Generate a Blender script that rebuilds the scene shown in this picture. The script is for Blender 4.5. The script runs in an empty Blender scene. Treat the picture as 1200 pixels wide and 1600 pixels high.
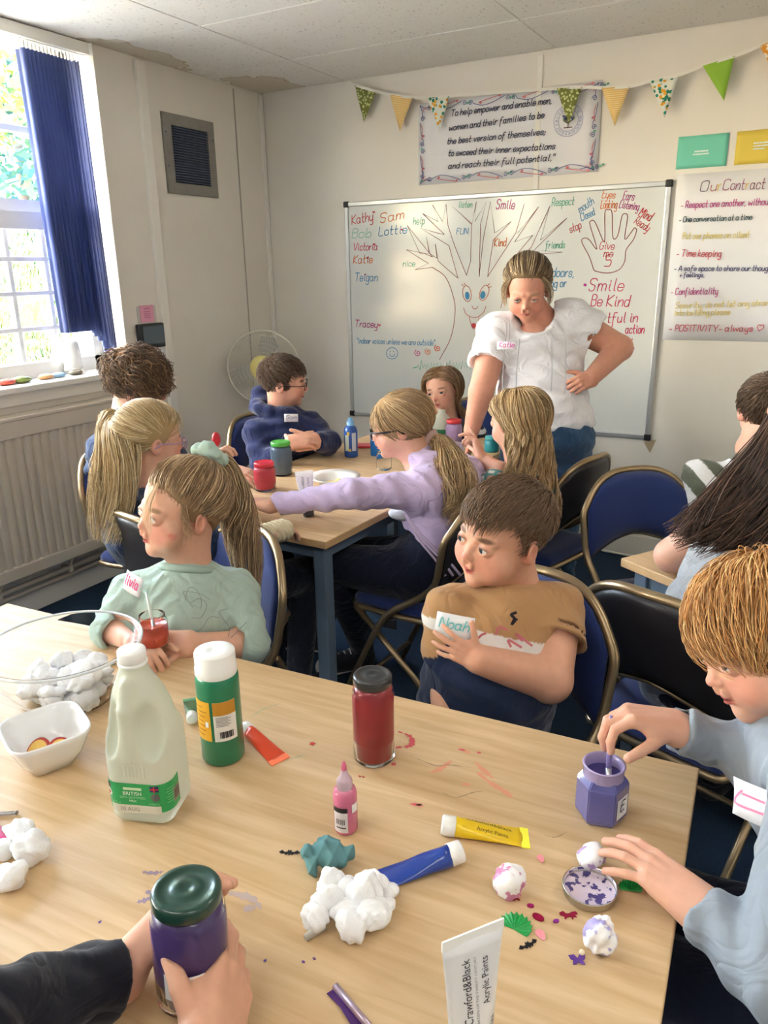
import bpy, bmesh, math, random
import numpy as np
from mathutils import Vector, Matrix
D = bpy.data
COL = bpy.context.scene.collection
# ------------------------------------------------------------------ camera (1200 x 1600 frame, 27 mm on a 36 mm tall gate)
CAM_H = 1.5
RW = np.array([[0.87384013, -0.13095954, 0.46824463], [0.48589558, 0.27002448, -0.83125945], [-0.01757615, 0.95390586, 0.29959088]])
CAMP = np.array([0, 0, CAM_H])
cam_d = D.cameras.new('camera'); cam = D.objects.new('camera', cam_d); COL.objects.link(cam)
cam_d.sensor_fit = 'VERTICAL'; cam_d.sensor_height = 36; cam_d.lens = 27; cam_d.clip_start = .02
m4 = Matrix.Identity(4)
for i in range(3):
    for j in range(3): m4[i][j] = RW[i][j]
m4[2][3] = CAM_H
cam.matrix_world = m4
bpy.context.scene.camera = cam
FW = RW @ np.array([0, 0, -1.])
# ------------------------------------------------------------------ world, sun, exposure
sc = bpy.context.scene
sc.view_settings.view_transform = 'Standard'; sc.view_settings.look = 'None'
sc.view_settings.gamma = 1; sc.view_settings.use_curve_mapping = False
sc.view_settings.exposure = 1.75
w = D.worlds.new('sky'); sc.world = w; w.use_nodes = True
nt = w.node_tree; nt.nodes.clear()
sky = nt.nodes.new('ShaderNodeTexSky'); sky.sky_type = 'NISHITA'; sky.sun_disc = False
sky.sun_elevation = math.radians(42); sky.sun_rotation = math.radians(230); sky.air_density = 1.2; sky.dust_density = 2.5
bg = nt.nodes.new('ShaderNodeBackground'); bg.inputs[1].default_value = 2.1
ow = nt.nodes.new('ShaderNodeOutputWorld')
nt.links.new(sky.outputs[0], bg.inputs[0]); nt.links.new(bg.outputs[0], ow.inputs[0])
def light(name, kind, loc, direction, energy, color=(1, 1, 1), **kw):
    l = D.lights.new(name, kind); l.energy = energy; l.color = color
    for k, v in kw.items(): setattr(l, k, v)
    o = D.objects.new(name, l); COL.objects.link(o); o.location = loc
    o.rotation_euler = Vector(direction).to_track_quat('-Z', 'Y').to_euler()
    return o
XL, YB, ZC = -3.085, 4.088, 2.508
XR, YF = 2.3, -1.9
light('sun', 'SUN', (-8, -4, 8), (.70, .50, -.70), 3.2, (1, .93, .82), angle=math.radians(1.0))
FILL_PANELS = ((-.9, -.35), (.9, -.35), (.95, 1.6))
# ------------------------------------------------------------------ helpers: points, meshes, materials
def at(px, py, dist):
    """world point seen at a pixel of the 1200x1600 frame, dist metres along the optical axis"""
    r = RW @ np.array([(px - 600) / 1200., -(py - 800) / 1200., -1.]); return CAMP + r * dist / (r @ FW)
def atz(px, py, z):
    r = RW @ np.array([(px - 600) / 1200., -(py - 800) / 1200., -1.]); return CAMP + r * (z - CAM_H) / r[2]
def aty(px, py, y):
    r = RW @ np.array([(px - 600) / 1200., -(py - 800) / 1200., -1.]); return CAMP + r * y / r[1]
def atx(px, py, x):
    r = RW @ np.array([(px - 600) / 1200., -(py - 800) / 1200., -1.]); return CAMP + r * x / r[0]
def V3(*a): return np.array(a, float)
def nrm(v): v = np.asarray(v, float); return v / (np.linalg.norm(v) + 1e-12)
def s2l(c): c = np.asarray(c, float) / 255.; return np.where(c <= .04045, c / 12.92, ((c + .055) / 1.055) ** 2.4)
def rgb(*c): return tuple(float(x) for x in s2l(c))
def link(o, parent=None):
    COL.objects.link(o)
    if parent is not None: o.parent = parent
    return o
def tag(o, label=None, cat=None, group=None, kind=None):
    if label: o['label'] = label
    if cat: o['category'] = cat
    if group: o['group'] = group
    if kind: o['kind'] = kind
    return o
def thing(name, label, cat, loc=(0, 0, 0), rotz=0, group=None):
    o = D.objects.new(name, None); o.empty_display_size = .05; link(o); o.location = loc; o.rotation_euler = (0, 0, rotz)
    return tag(o, label, cat, group)
def mesh_np(name, v, faces, mat=None, parent=None, smooth=True, col=None):
    v = np.asarray(v, np.float32); me = D.meshes.new(name)
    f = np.asarray(faces, np.int32); n, k = f.shape
    me.vertices.add(len(v)); me.vertices.foreach_set('co', v.ravel())
    me.loops.add(n * k); me.loops.foreach_set('vertex_index', f.ravel())
    me.polygons.add(n); me.polygons.foreach_set('loop_start', np.arange(0, n * k, k, dtype=np.int32))
    try: me.polygons.foreach_set('loop_total', np.full(n, k, np.int32))
    except Exception: pass
    if smooth: me.polygons.foreach_set('use_smooth', np.ones(n, bool))
    me.update(calc_edges=True)
    if col is not None:
        a = me.color_attributes.new('Col', 'FLOAT_COLOR', 'POINT')
        a.data.foreach_set('color', np.hstack([col, np.ones((len(v), 1))]).astype(np.float32).ravel())
    if mat: me.materials.append(mat)
    o = D.objects.new(name, me)
    return link(o, parent)
class MB:
    """collects shapes into one bmesh; build() links them as ONE mesh object"""
    def __init__(s): s.b = bmesh.new()
    def _new(s, r, M, mi, smooth=None):
        vs = [x for x in r['verts']]
        bmesh.ops.transform(s.b, matrix=M, verts=vs)
        fs = set(f for v in vs for f in v.link_faces)
        for f in fs:
            f.material_index = mi
            if smooth is not None: f.smooth = smooth
        return vs
    def box(s, c, d, rz=0, mi=0, bev=0, M=None):
        T = (M or Matrix.Identity(4)) @ Matrix.Translation(Vector(c)) @ Matrix.Rotation(rz, 4, 'Z') @ Matrix.Diagonal((*d, 1))
        r = bmesh.ops.create_cube(s.b, size=1); vs = s._new(r, T, mi)
        if bev:
            es = list(set(e for v in vs for e in v.link_edges))
            bmesh.ops.bevel(s.b, geom=es, offset=bev, segments=2, affect='EDGES', profile=.5)
        return s
    def tube(s, pts, r, n=8, mi=0, caps=True, closed=False):
        pts = [Vector(p) for p in pts]; N = len(pts); rs = r if hasattr(r, '__len__') else [r] * N
        rings = []; prev = None
        for i, p in enumerate(pts):
            if closed: t = pts[(i + 1) % N] - pts[i - 1]
            else: t = pts[min(i + 1, N - 1)] - pts[max(i - 1, 0)]
            t.normalize()
            if prev is None:
                a = t.cross(Vector((0, 0, 1)))
                if a.length < .1: a = t.cross(Vector((1, 0, 0)))
            else: a = prev - t * prev.dot(t)
            a.normalize(); prev = a; b = t.cross(a)
            rings.append([s.b.verts.new(p + (a * math.cos(q) + b * math.sin(q)) * rs[i]) for q in [2 * math.pi * k / n for k in range(n)]])
        for i in range(N if closed else N - 1):
            A, B = rings[i], rings[(i + 1) % N]
            for k in range(n):
                f = s.b.faces.new((A[k], A[(k + 1) % n], B[(k + 1) % n], B[k])); f.smooth = True; f.material_index = mi
        if caps and not closed:
            f = s.b.faces.new(rings[0][::-1]); f.material_index = mi
            f = s.b.faces.new(rings[-1]); f.material_index = mi
        return s
    def lathe(s, prof, n=32, mi=0, M=None, sx=1, sy=1, smooth=True):
        """prof: (r, z) list; mi may be a list per segment"""
        M = M or Matrix.Identity(4); rings = []
        for r, z in prof:
            if r < 1e-6: rings.append([s.b.verts.new(M @ Vector((0, 0, z)))])
            else: rings.append([s.b.verts.new(M @ Vector((r * sx * math.cos(q), r * sy * math.sin(q), z))) for q in [2 * math.pi * k / n for k in range(n)]])
        for i in range(len(prof) - 1):
            A, B = rings[i], rings[i + 1]; m = mi[i] if hasattr(mi, '__len__') else mi
            for k in range(n):
                k2 = (k + 1) % n
                if len(A) == 1 and len(B) == 1: break
                if len(A) == 1: vs = (A[0], B[k2], B[k])
                elif len(B) == 1: vs = (A[k], A[k2], B[0])
                else: vs = (A[k], A[k2], B[k2], B[k])
                f = s.b.faces.new(vs); f.smooth = smooth; f.material_index = m
        return s
    def prism(s, poly, z0, z1, mi=0, M=None, smooth=False):
        M = M or Matrix.Identity(4); n = len(poly)
        A = [s.b.verts.new(M @ Vector((x, y, z0))) for x, y in poly]; B = [s.b.verts.new(M @ Vector((x, y, z1))) for x, y in poly]
        fs = [s.b.faces.new(A[::-1]), s.b.faces.new(B)]
        for k in range(n): fs.append(s.b.faces.new((A[k], A[(k + 1) % n], B[(k + 1) % n], B[k])))
        for f in fs: f.material_index = mi
        return s
    def ball(s, c, r, mi=0, sub=2, M=None):
        rr = r if hasattr(r, '__len__') else (r, r, r)
        T = (M or Matrix.Identity(4)) @ Matrix.Translation(Vector(c)) @ Matrix.Diagonal((*rr, 1))
        s._new(bmesh.ops.create_icosphere(s.b, subdivisions=sub, radius=1), T, mi, True); return s
    def solid(s, t):
        s.b.normal_update(); bmesh.ops.solidify(s.b, geom=list(s.b.faces), thickness=t); return s
    def quad(s, pts, mi=0):
        f = s.b.faces.new([s.b.verts.new(Vector(p)) for p in pts]); f.material_index = mi; return s
    def build(s, name, mats=None, parent=None, fix=True):
        if fix: bmesh.ops.recalc_face_normals(s.b, faces=s.b.faces)
        me = D.meshes.new(name); s.b.to_mesh(me); s.b.free()
        for m in (mats if isinstance(mats, (list, tuple)) else [mats]):
            if m: me.materials.append(m)
        return link(D.objects.new(name, me), parent)
def copy_tree(o, parent=None):
    c = o.copy(); COL.objects.link(c)
    if parent is not None: c.parent = parent
    for ch in list(o.children): copy_tree(ch, c)
    return c
def P(name, color, rough=.5, metal=0, spec=.5, alpha=1, trans=0, ior=1.45, noise=None, bump=None, coat=0, sheen=0, sss=0, attr=False, emit=None):
    """procedural principled material. noise=(scale, amount[, stretch]) varies the colour, bump=(scale, strength[, stretch])"""
    m = D.materials.new(name); m.use_nodes = True; n = m.node_tree.nodes; L = m.node_tree.links; b = n['Principled BSDF']
    I = b.inputs; I['Roughness'].default_value = rough; I['Metallic'].default_value = metal; I['Specular IOR Level'].default_value = spec
    I['IOR'].default_value = ior; I['Transmission Weight'].default_value = trans; I['Alpha'].default_value = alpha
    I['Coat Weight'].default_value = coat; I['Sheen Weight'].default_value = sheen
    if sss:
        I['Subsurface Weight'].default_value = sss; I['Subsurface Radius'].default_value = (1, .35, .2); I['Subsurface Scale'].default_value = .008
    if emit: I['Emission Color'].default_value = (*emit[0], 1); I['Emission Strength'].default_value = emit[1]
    I['Base Color'].default_value = (*color, 1)
    src = None
    if attr:
        a = n.new('ShaderNodeVertexColor'); a.layer_name = 'Col'; src = a.outputs[0]; L.new(src, I['Base Color'])
    def tex(sc_, st, det=4):
        tc = n.new('ShaderNodeTexCoord'); mp = n.new('ShaderNodeMapping'); L.new(tc.outputs['Object'], mp.inputs[0]); mp.inputs['Scale'].default_value = st
        t = n.new('ShaderNodeTexNoise'); t.inputs['Scale'].default_value = sc_; t.inputs['Detail'].default_value = det; L.new(mp.outputs[0], t.inputs[0]); return t
    if noise:
        t = tex(noise[0], noise[2] if len(noise) > 2 else (1, 1, 1)); mx = n.new('ShaderNodeMixRGB'); mx.blend_type = 'MULTIPLY'; mx.inputs[0].default_value = 1
        r = n.new('ShaderNodeMapRange'); r.inputs['From Min'].default_value = .3; r.inputs['From Max'].default_value = .7
        r.inputs['To Min'].default_value = 1 - noise[1]; r.inputs['To Max'].default_value = 1 + noise[1] * .6; L.new(t.outputs[0], r.inputs[0])
        cb = n.new('ShaderNodeCombineColor')
        for k in range(3): L.new(r.outputs[0], cb.inputs[k])
        if src: L.new(src, mx.inputs[1])
        else: mx.inputs[1].default_value = (*color, 1)
        L.new(cb.outputs[0], mx.inputs[2]); L.new(mx.outputs[0], I['Base Color'])
    if bump:
        t = tex(bump[0], bump[2] if len(bump) > 2 else (1, 1, 1)); bp = n.new('ShaderNodeBump'); bp.inputs['Strength'].default_value = bump[1]; bp.inputs['Distance'].default_value = .004
        L.new(t.outputs[0], bp.inputs['Height']); L.new(bp.outputs[0], I['Normal'])
    return m
# ------------------------------------------------------------------ helpers: signed-distance modelling of soft bodies
def smin(a, b, k):
    if k <= 0: return np.minimum(a, b)
    h = np.clip(.5 + .5 * (b - a) / k, 0, 1); return b + (a - b) * h - k * h * (1 - h)
def cone(a, b, ra, rb):
    a = np.asarray(a, float); b = np.asarray(b, float); ab = b - a; l2 = ab @ ab + 1e-12; m = max(ra, rb)
    def f(p):
        t = np.clip(((p - a) @ ab) / l2, 0, 1); return np.linalg.norm(p - a - t[:, None] * ab, axis=1) - (ra + (rb - ra) * t)
    return f, np.minimum(a, b) - m, np.maximum(a, b) + m
def ell(c, r, R=None):
    c = np.asarray(c, float); r = np.asarray(r, float); R = np.eye(3) if R is None else R   # R columns: axes
    def f(p):
        q = (p - c) @ R; k0 = np.linalg.norm(q / r, axis=1); k1 = np.linalg.norm(q / (r * r), axis=1); return k0 * (k0 - 1) / np.maximum(k1, 1e-9)
    m = np.abs(R) @ r
    return f, c - m, c + m
def rbox(c, h, R, rad):
    c = np.asarray(c, float); h = np.asarray(h, float) - rad
    def f(p):
        q = np.abs((p - c) @ R) - h; return np.linalg.norm(np.maximum(q, 0), axis=1) + np.minimum(q.max(axis=1), 0) - rad
    m = np.abs(R) @ (h + rad)
    return f, c - m, c + m
def plane(pt, n):
    pt = np.asarray(pt, float); n = nrm(n); return (lambda p: (p - pt) @ n), V3(-9, -9, -9), V3(9, 9, 9)
class Shape:
    def __init__(s): s.ops = []
    def add(s, prim, k=.02): s.ops.append((0, prim, k)); return s
    def sub(s, prim, k=.005): s.ops.append((1, prim, k)); return s
    def cut(s, prim, k=.003): s.ops.append((2, prim, k)); return s      # keep only the inside (d<0) of prim
    def disp(s, fn, lo=None, hi=None): s.ops.append((3, (fn, V3(-9, -9, -9) if lo is None else lo, V3(9, 9, 9) if hi is None else hi), 0)); return s
    def bbox(s):
        lo = np.min([o[1][1] for o in s.ops if o[0] == 0], axis=0); hi = np.max([o[1][2] for o in s.ops if o[0] == 0], axis=0); return lo, hi
    def eval(s, p, M=.04):
        d = np.full(len(p), 1.0)
        for t, (f, lo, hi), k in s.ops:
            mg = M + k
            m = np.all((p > lo - mg) & (p < hi + mg), axis=1)
            if not m.any(): continue
            if m.all(): m = slice(None)
            v = f(p[m])
            if t == 0: d[m] = smin(d[m], v, k)
            elif t == 1: d[m] = -smin(-d[m], v, k)
            elif t == 2: d[m] = -smin(-d[m], -v, k)
            else: d[m] = d[m] + v
        return d
    def prim(s): lo, hi = s.bbox(); return s.eval, lo, hi
    def moved(s, c, R, sc_=1.0):
        """the shape built in local units, placed with rotation columns R, scale and origin c"""
        lo, hi = s.bbox(); cs = np.array([[x, y, z] for x in (lo[0], hi[0]) for y in (lo[1], hi[1]) for z in (lo[2], hi[2])]) @ R.T * sc_ + c
        return (lambda p: s.eval((p - c) @ R / sc_, .04 / sc_) * sc_), cs.min(0), cs.max(0)
    def mesh(s, h, B=8):
        lo, hi = s.bbox(); lo = lo - 2.5 * h; n = np.ceil((hi + 2.5 * h - lo) / (B * h)).astype(int)
        g = np.stack(np.meshgrid(*[np.arange(k) for k in n], indexing='ij'), -1).reshape(-1, 3)
        dc = s.eval(lo + (g + .5) * B * h, .04 + B * h); g = g[np.abs(dc) < B * h * 1.15]
        l = np.arange(B + 1); off = np.stack(np.meshgrid(l, l, l, indexing='ij'), -1).reshape(-1, 3)
        pts = (g[:, None, :] * B + off[None]).reshape(-1, 3)
        v = s.eval(lo + pts * h).reshape(len(g), B + 1, B + 1, B + 1)
        cn = [(0, 0, 0), (1, 0, 0), (0, 1, 0), (1, 1, 0), (0, 0, 1), (1, 0, 1), (0, 1, 1), (1, 1, 1)]
        C8 = np.stack([v[:, a:a + B, b:b + B, c:c + B] for a, b, c in cn], -1)
        ins = C8 < 0; k = ins.sum(-1); ac = (k > 0) & (k < 8); bi, x, y, z = np.nonzero(ac)
        c8 = C8[bi, x, y, z]; cell = g[bi] * B + np.stack([x, y, z], -1)
        cnv = np.array(cn, float); acc = np.zeros((len(cell), 3)); cnt = np.zeros(len(cell))
        for a in range(8):
            for b in range(a + 1, 8):
                if np.abs(cnv[a] - cnv[b]).sum() != 1: continue
                da, db = c8[:, a], c8[:, b]; x_ = (da < 0) != (db < 0); t = np.where(x_, da / np.where(x_, da - db, 1), 0)
                acc += np.where(x_[:, None], cnv[a] + t[:, None] * (cnv[b] - cnv[a]), 0); cnt += x_
        pos = lo + (cell + acc / cnt[:, None]) * h
        N = n * B + 2; lin = ((cell[:, 0] + 1) * N[1] + cell[:, 1] + 1) * N[2] + cell[:, 2] + 1
        o = np.argsort(lin); ls = lin[o]; quads = []
        st = [N[1] * N[2], N[2], 1]
        for ax, (c1, d1, d2) in enumerate([(1, 1, 2), (2, 2, 0), (4, 0, 1)]):
            m = ins[bi, x, y, z, 0] != ins[bi, x, y, z, c1]; base = np.nonzero(m)[0]; L0 = lin[base]
            ids = []; ok = np.ones(len(base), bool)
            for dl in (0, st[d1], st[d1] + st[d2], st[d2]):
                q = np.searchsorted(ls, L0 - dl); q = np.minimum(q, len(ls) - 1); ok &= ls[q] == L0 - dl; ids.append(o[q])
            q = np.stack(ids, -1)[ok]; fl = ins[bi, x, y, z, 0][base][ok]
            q[~fl] = q[~fl][:, ::-1]; quads.append(q)
        return pos, np.vstack(quads)
def rotm(fwd, up):
    """columns: right(x), forward(y), up(z)"""
    f = nrm(fwd); r = nrm(np.cross(f, up)); u = np.cross(r, f); return np.stack([r, f, u], 1)
# ------------------------------------------------------------------ helpers: people
E0C, E0R = V3(0, -.07, .13), V3(.355, .44, .37)
_rs = np.random.RandomState(7)
def head_shape(eye=.7, mouth=0., chub=0., wide=1., brow=0., eyes=True, nose=1.):
    """a head in head units: 1 = chin to crown, origin at mid height, y to the face"""
    s = Shape()
    s.add(ell(E0C, E0R * V3(wide, 1, 1)), 0)
    s.add(ell((0, .055, -.10), (.295 * wide, .345, .36)), .06)
    s.add(ell((0, .10, -.285), (.225 + chub * .35, .245, .18)), .08)
    s.add(cone((0, .285, -.41), (0, .285, -.40), .07, .07), .10)
    for q in (-1, 1):
        s.add(ell((q * (.165 + chub * .3), .225, -.20), (.115 + chub, .12, .12 + chub)), .09)
        s.add(cone((q * .05, .352, .055), (q * .20, .30, .05), .042, .03), .05)
        if eyes: s.sub(ell((q * .142, .425, -.022), (.095, .075, .052)), .05)
    s.add(cone((0, .350, .0), (0, .350 + .075 * nose, -.12), .030, .034 * nose), .045)
    s.add(ell((0, .352 + .082 * nose, -.132), V3(.043, .040, .038) * nose), .03)
    for q in (-1, 1):
        s.add(ell((q * .042 * nose, .352 + .050 * nose, -.147), V3(.030, .040, .027) * nose), .02)
        s.sub(ell((q * .020, .352 + .075 * nose, -.174), (.011, .020, .010)), .012)
        s.add(cone((q * .05, .40, -.20), (q * .045, .395, -.235), .02, .02), .03)
        if eyes:
            s.add(ell((q * .142, .318, -.022), (.078, .078, .074)), .014)
            s.sub(ell((q * .142, .405, -.024 - .006 * (1 - eye)), (.058, .06, .030 * eye + .003)), .006)
    m = mouth * .03
    for q in (-1, 1):
        s.add(cone((0, .380, -.256), (q * .080, .348, -.272), .020, .012), .022)
        s.add(cone((0, .374, -.296 - m), (q * .070, .342, -.284 - m * .6), .024, .014), .022)
    if mouth > 0: s.sub(ell((0, .42, -.276 - m * .4), (.055, .05, .006 + m * .45)), .006)
    else:
        for q in (-1, 1): s.sub(cone((0, .410, -.274), (q * .078, .366, -.277), .008, .006), .010)
    s.sub(ell((0, .425, -.345), (.06, .06, .018)), .05)
    for q in (-1, 1):
        a = math.radians(-22 * q); R = np.array([[math.cos(a), -math.sin(a), 0], [math.sin(a), math.cos(a), 0], [0, 0, 1.]])
        s.add(ell((q * .352 * wide, -.055, -.055), (.034, .085, .115), R), .018)
        s.sub(ell((q * .392 * wide, -.035, -.045), (.030, .045, .068), R), .02)
        s.add(cone((q * .335 * wide, -.03, -.135), (q * .34 * wide, -.03, -.14), .03, .028), .02)
    return s
SK = dict(skin=rgb(232, 184, 158), lip=rgb(196, 104, 98), cheek=rgb(206, 122, 106))
class Person:
    def __init__(s, label, skin=None, lip=None, h=.0035, brow=rgb(120, 88, 62), group=None):
        s.root = thing('person', label, 'person'); s.skin = Shape(); s.h = h; s.feat = []; s.base = np.array(skin or SK['skin']) * V3(.86, .82, .82); s.lip = lip or SK['lip']; s.brow = brow
        s.kids = []; s.hd = None
    def head(s, c, fwd, up, size, neck=None, nr=(.2, .25), eye=.7, gaze=None, iris=rgb(70, 90, 100), blush=.4, eyes=True, nk_k=None, **kw):
        s.c = np.asarray(c, float); s.R = rotm(fwd, up); s.sz = size; hs = head_shape(eye=eye, eyes=eyes, **kw)
        s.skin.add(hs.moved(s.c, s.R, size), .01)
        if neck is not None: s.skin.add(cone(s.L(0, -.12, -.22), neck, nr[0] * size, nr[1] * size), nk_k if nk_k else .2 * size)
        s.hd = True; L = s.L
        def el(c_, r_, col, k): s.feat.append(('h', V3(*c_), V3(*r_), np.array(col), k))
        for q in (-1, 1):
            el((q * .17, .30, -.18), (.15, .15, .13), SK['cheek'], blush * .8)
            el((q * .352, -.05, -.05), (.08, .13, .15), SK['cheek'], .35)
            if eyes:
                el((q * .142, .385, -.024 + .012), (.080, .06, .036), rgb(150, 98, 84), .55)
                el((q * .150, .36, .068), (.085, .12, .026), s.brow, .9)
                el((q * .142, .40, -.024 + .026 * eye), (.066, .05, .014), rgb(72, 46, 36), .9)
        el((0, .45, -.14), (.07, .07, .06), SK['cheek'], .35)
        m = kw.get('mouth', 0) * .03
        el((0, .39, -.258), (.085, .07, .020), s.lip, .95); el((0, .385, -.293 - m), (.075, .07, .024), s.lip, .95)
        el((0, .40, -.276 - m * .4), (.08, .08, .008 + m * .4), rgb(96, 40, 40), .9)
        if eyes:
            g = nrm(s.R.T @ (np.asarray(gaze, float))) if gaze is not None else V3(0, 1, 0)
            for q in (-1, 1): s.kids.append(('eye', L(q * .142, .316, -.022), .0735 * size, s.R @ g, iris))
        return s
    def L(s, x, y, z): return s.c + s.R @ (V3(x, y, z) * s.sz)
    def limb(s, pts, rs, k=.012, shape=None):
        sh = shape or s.skin
        for i in range(len(pts) - 1): sh.add(cone(pts[i], pts[i + 1], rs[i], rs[i + 1]), k)
        return s
    def mark(s, c, r, col, k=1.): s.feat.append(('w', np.asarray(c, float), V3(r, r, r) if not hasattr(r, '__len__') else V3(*r), np.array(col), k))
    def hand(s, wrist, f, n, right=True, L=.15, curl=None, spread=(.16, .04, -.06, -.18), thumb=(.9, .35, .3), wr=None, tips=None):
        """wrist point, finger direction, palm normal; curl: per finger three bends (radians) towards the palm; thumb: (out, towards palm, bend)"""
        f = nrm(f); n = nrm(np.asarray(n) - f * (f @ np.asarray(n))); sd = np.cross(f, n) if right else np.cross(n, f)
        wr = wr or L * .175; w_ = np.asarray(wrist, float); curl = curl or [(.25, .35, .25)] * 4
        if not hasattr(curl[0], '__len__'): curl = [curl] * 4
        S = Shape(); G = lambda a, b, c: w_ + (f * a + sd * b + n * c) * L
        kn = [(.49, .165), (.515, .055), (.49, -.055), (.445, -.155)]; ln = [.43, .48, .45, .35]; rd = [.054, .056, .053, .047]
        for i, (a, b) in enumerate(kn):
            S.add(cone(G(-.02, b * .5, 0), G(a - .03, b * .95, -.005), wr / L * .95 * L, .070 * L), .03 * L)
        S.add(ell(G(.20, .14, .05), V3(.17, .09, .085) * L, np.stack([nrm(f * .8 + sd * .6), nrm(np.cross(n, nrm(f * .8 + sd * .6))), n], 1)), .05 * L)
        S.add(cone(G(.10, -.11, .03), G(.34, -.14, .03), .06 * L, .06 * L), .05 * L)
        FS = Shape()
        for i, (a, b) in enumerate(kn):
            p = G(a, b, 0); fd = nrm(f + sd * spread[i]); ang = 0; r = rd[i] * L; F = Shape()
            for j, fr in enumerate((.44, .31, .25)):
                ang += curl[i][j]; dv = fd * math.cos(ang) + n * math.sin(ang); q = p + dv * ln[i] * fr * L
                r2 = r * (.93 if j < 2 else .86); F.add(cone(p, q, r, r2), .006 * L * 6 * .3); p, r = q, r2
            s.feat.append(('w', p + (-n * math.cos(ang) + fd * math.sin(ang)) * .04 * L, V3(.05, .05, .05) * L, np.array(rgb(226, 172, 154)), .5))
            if tips is not None: tips.append(p)
            FS.add(F.prim(), .004)
        S.add(FS.prim(), .05 * L)
        T = Shape(); p = G(.10, .14, .03); out, fold, bend = thumb; dv = nrm(f * .75 + sd * out + n * fold); r = .074 * L
        for j, ln_ in enumerate((.225, .17, .14)):
            q = p + dv * ln_ * L; r2 = r * (.86 if j < 2 else .88); T.add(cone(p, q, r, r2), .015 * L); p, r = q, r2
            dv = nrm(dv + (f * .6 + n * .5 - sd * .5) * bend)
        if tips is not None: tips.append(p)
        S.add(T.prim(), .035 * L)
        s.skin.add(S.prim(), .02 * L + .004); return s
    def colour(s, v):
        c = np.tile(s.base, (len(v), 1)); loc = (v - s.c) @ s.R / s.sz if s.hd else None
        for kind, ce, r, col, k in s.feat:
            q = ((loc if kind == 'h' else v) - ce) / r; d = np.linalg.norm(q, axis=1); w_ = np.clip((1.15 - d) / .5, 0, 1)[:, None] * k
            c = c * (1 - w_) + col * w_
        return c
    def finish(s, mat):
        v, q = s.skin.mesh(s.h); o = mesh_np('body', v, q, mat, s.root, col=s.colour(v))
        for kind, c, r, g, iris in s.kids: eyeball(c, r, g, iris, s.root)
        return o
def eyeball(c, r, g, iris, parent):
    b = MB(); q = nrm(g); R = rotm(V3(0, 0, 1) if abs(q[2]) < .9 else V3(0, 1, 0), q); M = Matrix([[*(R[0] * r), c[0]], [*(R[1] * r), c[1]], [*(R[2] * r), c[2]], [0, 0, 0, 1]])
    an = [0, 7, 13, 20, 27, 30, 50, 75, 100, 130, 160, 180]; prof = [(math.sin(math.radians(a)) + (1e-9 if a in (0, 180) else 0), math.cos(math.radians(a))) for a in an]
    prof[0] = (0, 1); prof[-1] = (0, -1)
    key = tuple(round(x, 3) for x in iris)
    if key not in eyeball.m: eyeball.m[key] = P('iris', iris, .12)
    b.lathe(prof, 16, [0, 0, 1, 1, 2, 3, 3, 3, 3, 3, 3], M); b.build('eye', [M_PUPIL, eyeball.m[key], M_LIMBAL, M_SCLERA], parent)
eyeball.m = {}
# --- hair
def hairline(front=.27, temple=.15, side=-.10, ear=-.06, back=-.30):
    a = np.radians([0, 35, 62, 82, 98, 120, 150, 180]); z = np.array([front, front - .02, temple, side, side, ear - .02, back * .8, back])
    return lambda ph: np.interp(np.abs(ph), a, z)
def to_world(P_, p): return P_.c + (p * P_.sz) @ P_.R.T
def roots(n, hl, rs, top=False):
    out = np.zeros((0, 3))
    while len(out) < n:
        d = rs.normal(size=(n * 2, 3)); d /= np.linalg.norm(d, axis=1)[:, None]; p = E0C + E0R * d; ph = np.arctan2(p[:, 0], p[:, 1])
        out = np.vstack([out, d[p[:, 2] > hl(ph) - rs.uniform(-.01, .05, len(p)) ** 1.0]])
    return out[:n]
def hair_cap(P_, hl, mat, col, infl=.014, h=.004, extra=None):
    s = Shape(); s.add(ell(E0C, E0R + infl), 0); s.add(ell((0, -.12, -.06), V3(.30, .30, .26) + infl * .7), .08)
    def f(p): ph = np.arctan2(p[:, 0], p[:, 1]); return (hl(ph) - p[:, 2]) * .75
    s.cut((f, V3(-2, -2, -2), V3(2, 2, 2)), .012)
    w_ = Shape(); w_.add(s.moved(P_.c, P_.R, P_.sz), 0)
    if extra: extra(w_)
    v, q = w_.mesh(h); rs = np.random.RandomState(3); cc = np.tile(np.array(col), (len(v), 1)) * .8
    return mesh_np('hair', v, q, M_SCALP, P_.root, col=cc)
def strands(P_, paths, rad, cols, mat, name='hair_strands', taper=.75, rtip=None, parent=None):
    S, n, _ = paths.shape; t = np.gradient(paths, axis=1); t /= np.linalg.norm(t, axis=2, keepdims=True) + 1e-9
    ref = np.array([.31, .47, .82]); a = np.cross(t, ref); a /= np.linalg.norm(a, axis=2, keepdims=True) + 1e-9; b = np.cross(t, a)
    u = np.linspace(0, 1, n); R = np.asarray(rad).reshape(-1, 1) * (1 - taper * u ** 2.2)[None]; R[:, 0] *= .8
    v = np.stack([paths + (a * math.cos(q) + b * math.sin(q)) * R[..., None] for q in (0, 2.094, 4.189)], 2)    # S n 3 3
    idx = np.arange(S * n * 3).reshape(S, n, 3); A = idx[:, :-1]; B_ = idx[:, 1:]
    q = np.stack([A, np.roll(A, -1, 2), np.roll(B_, -1, 2), B_], -1).reshape(-1, 4)
    col = np.repeat(cols, n * 3, axis=0); o = mesh_np(name, v.reshape(-1, 3), q, mat, parent or P_.root, col=col); o['kind'] = 'stuff'; return o
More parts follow.
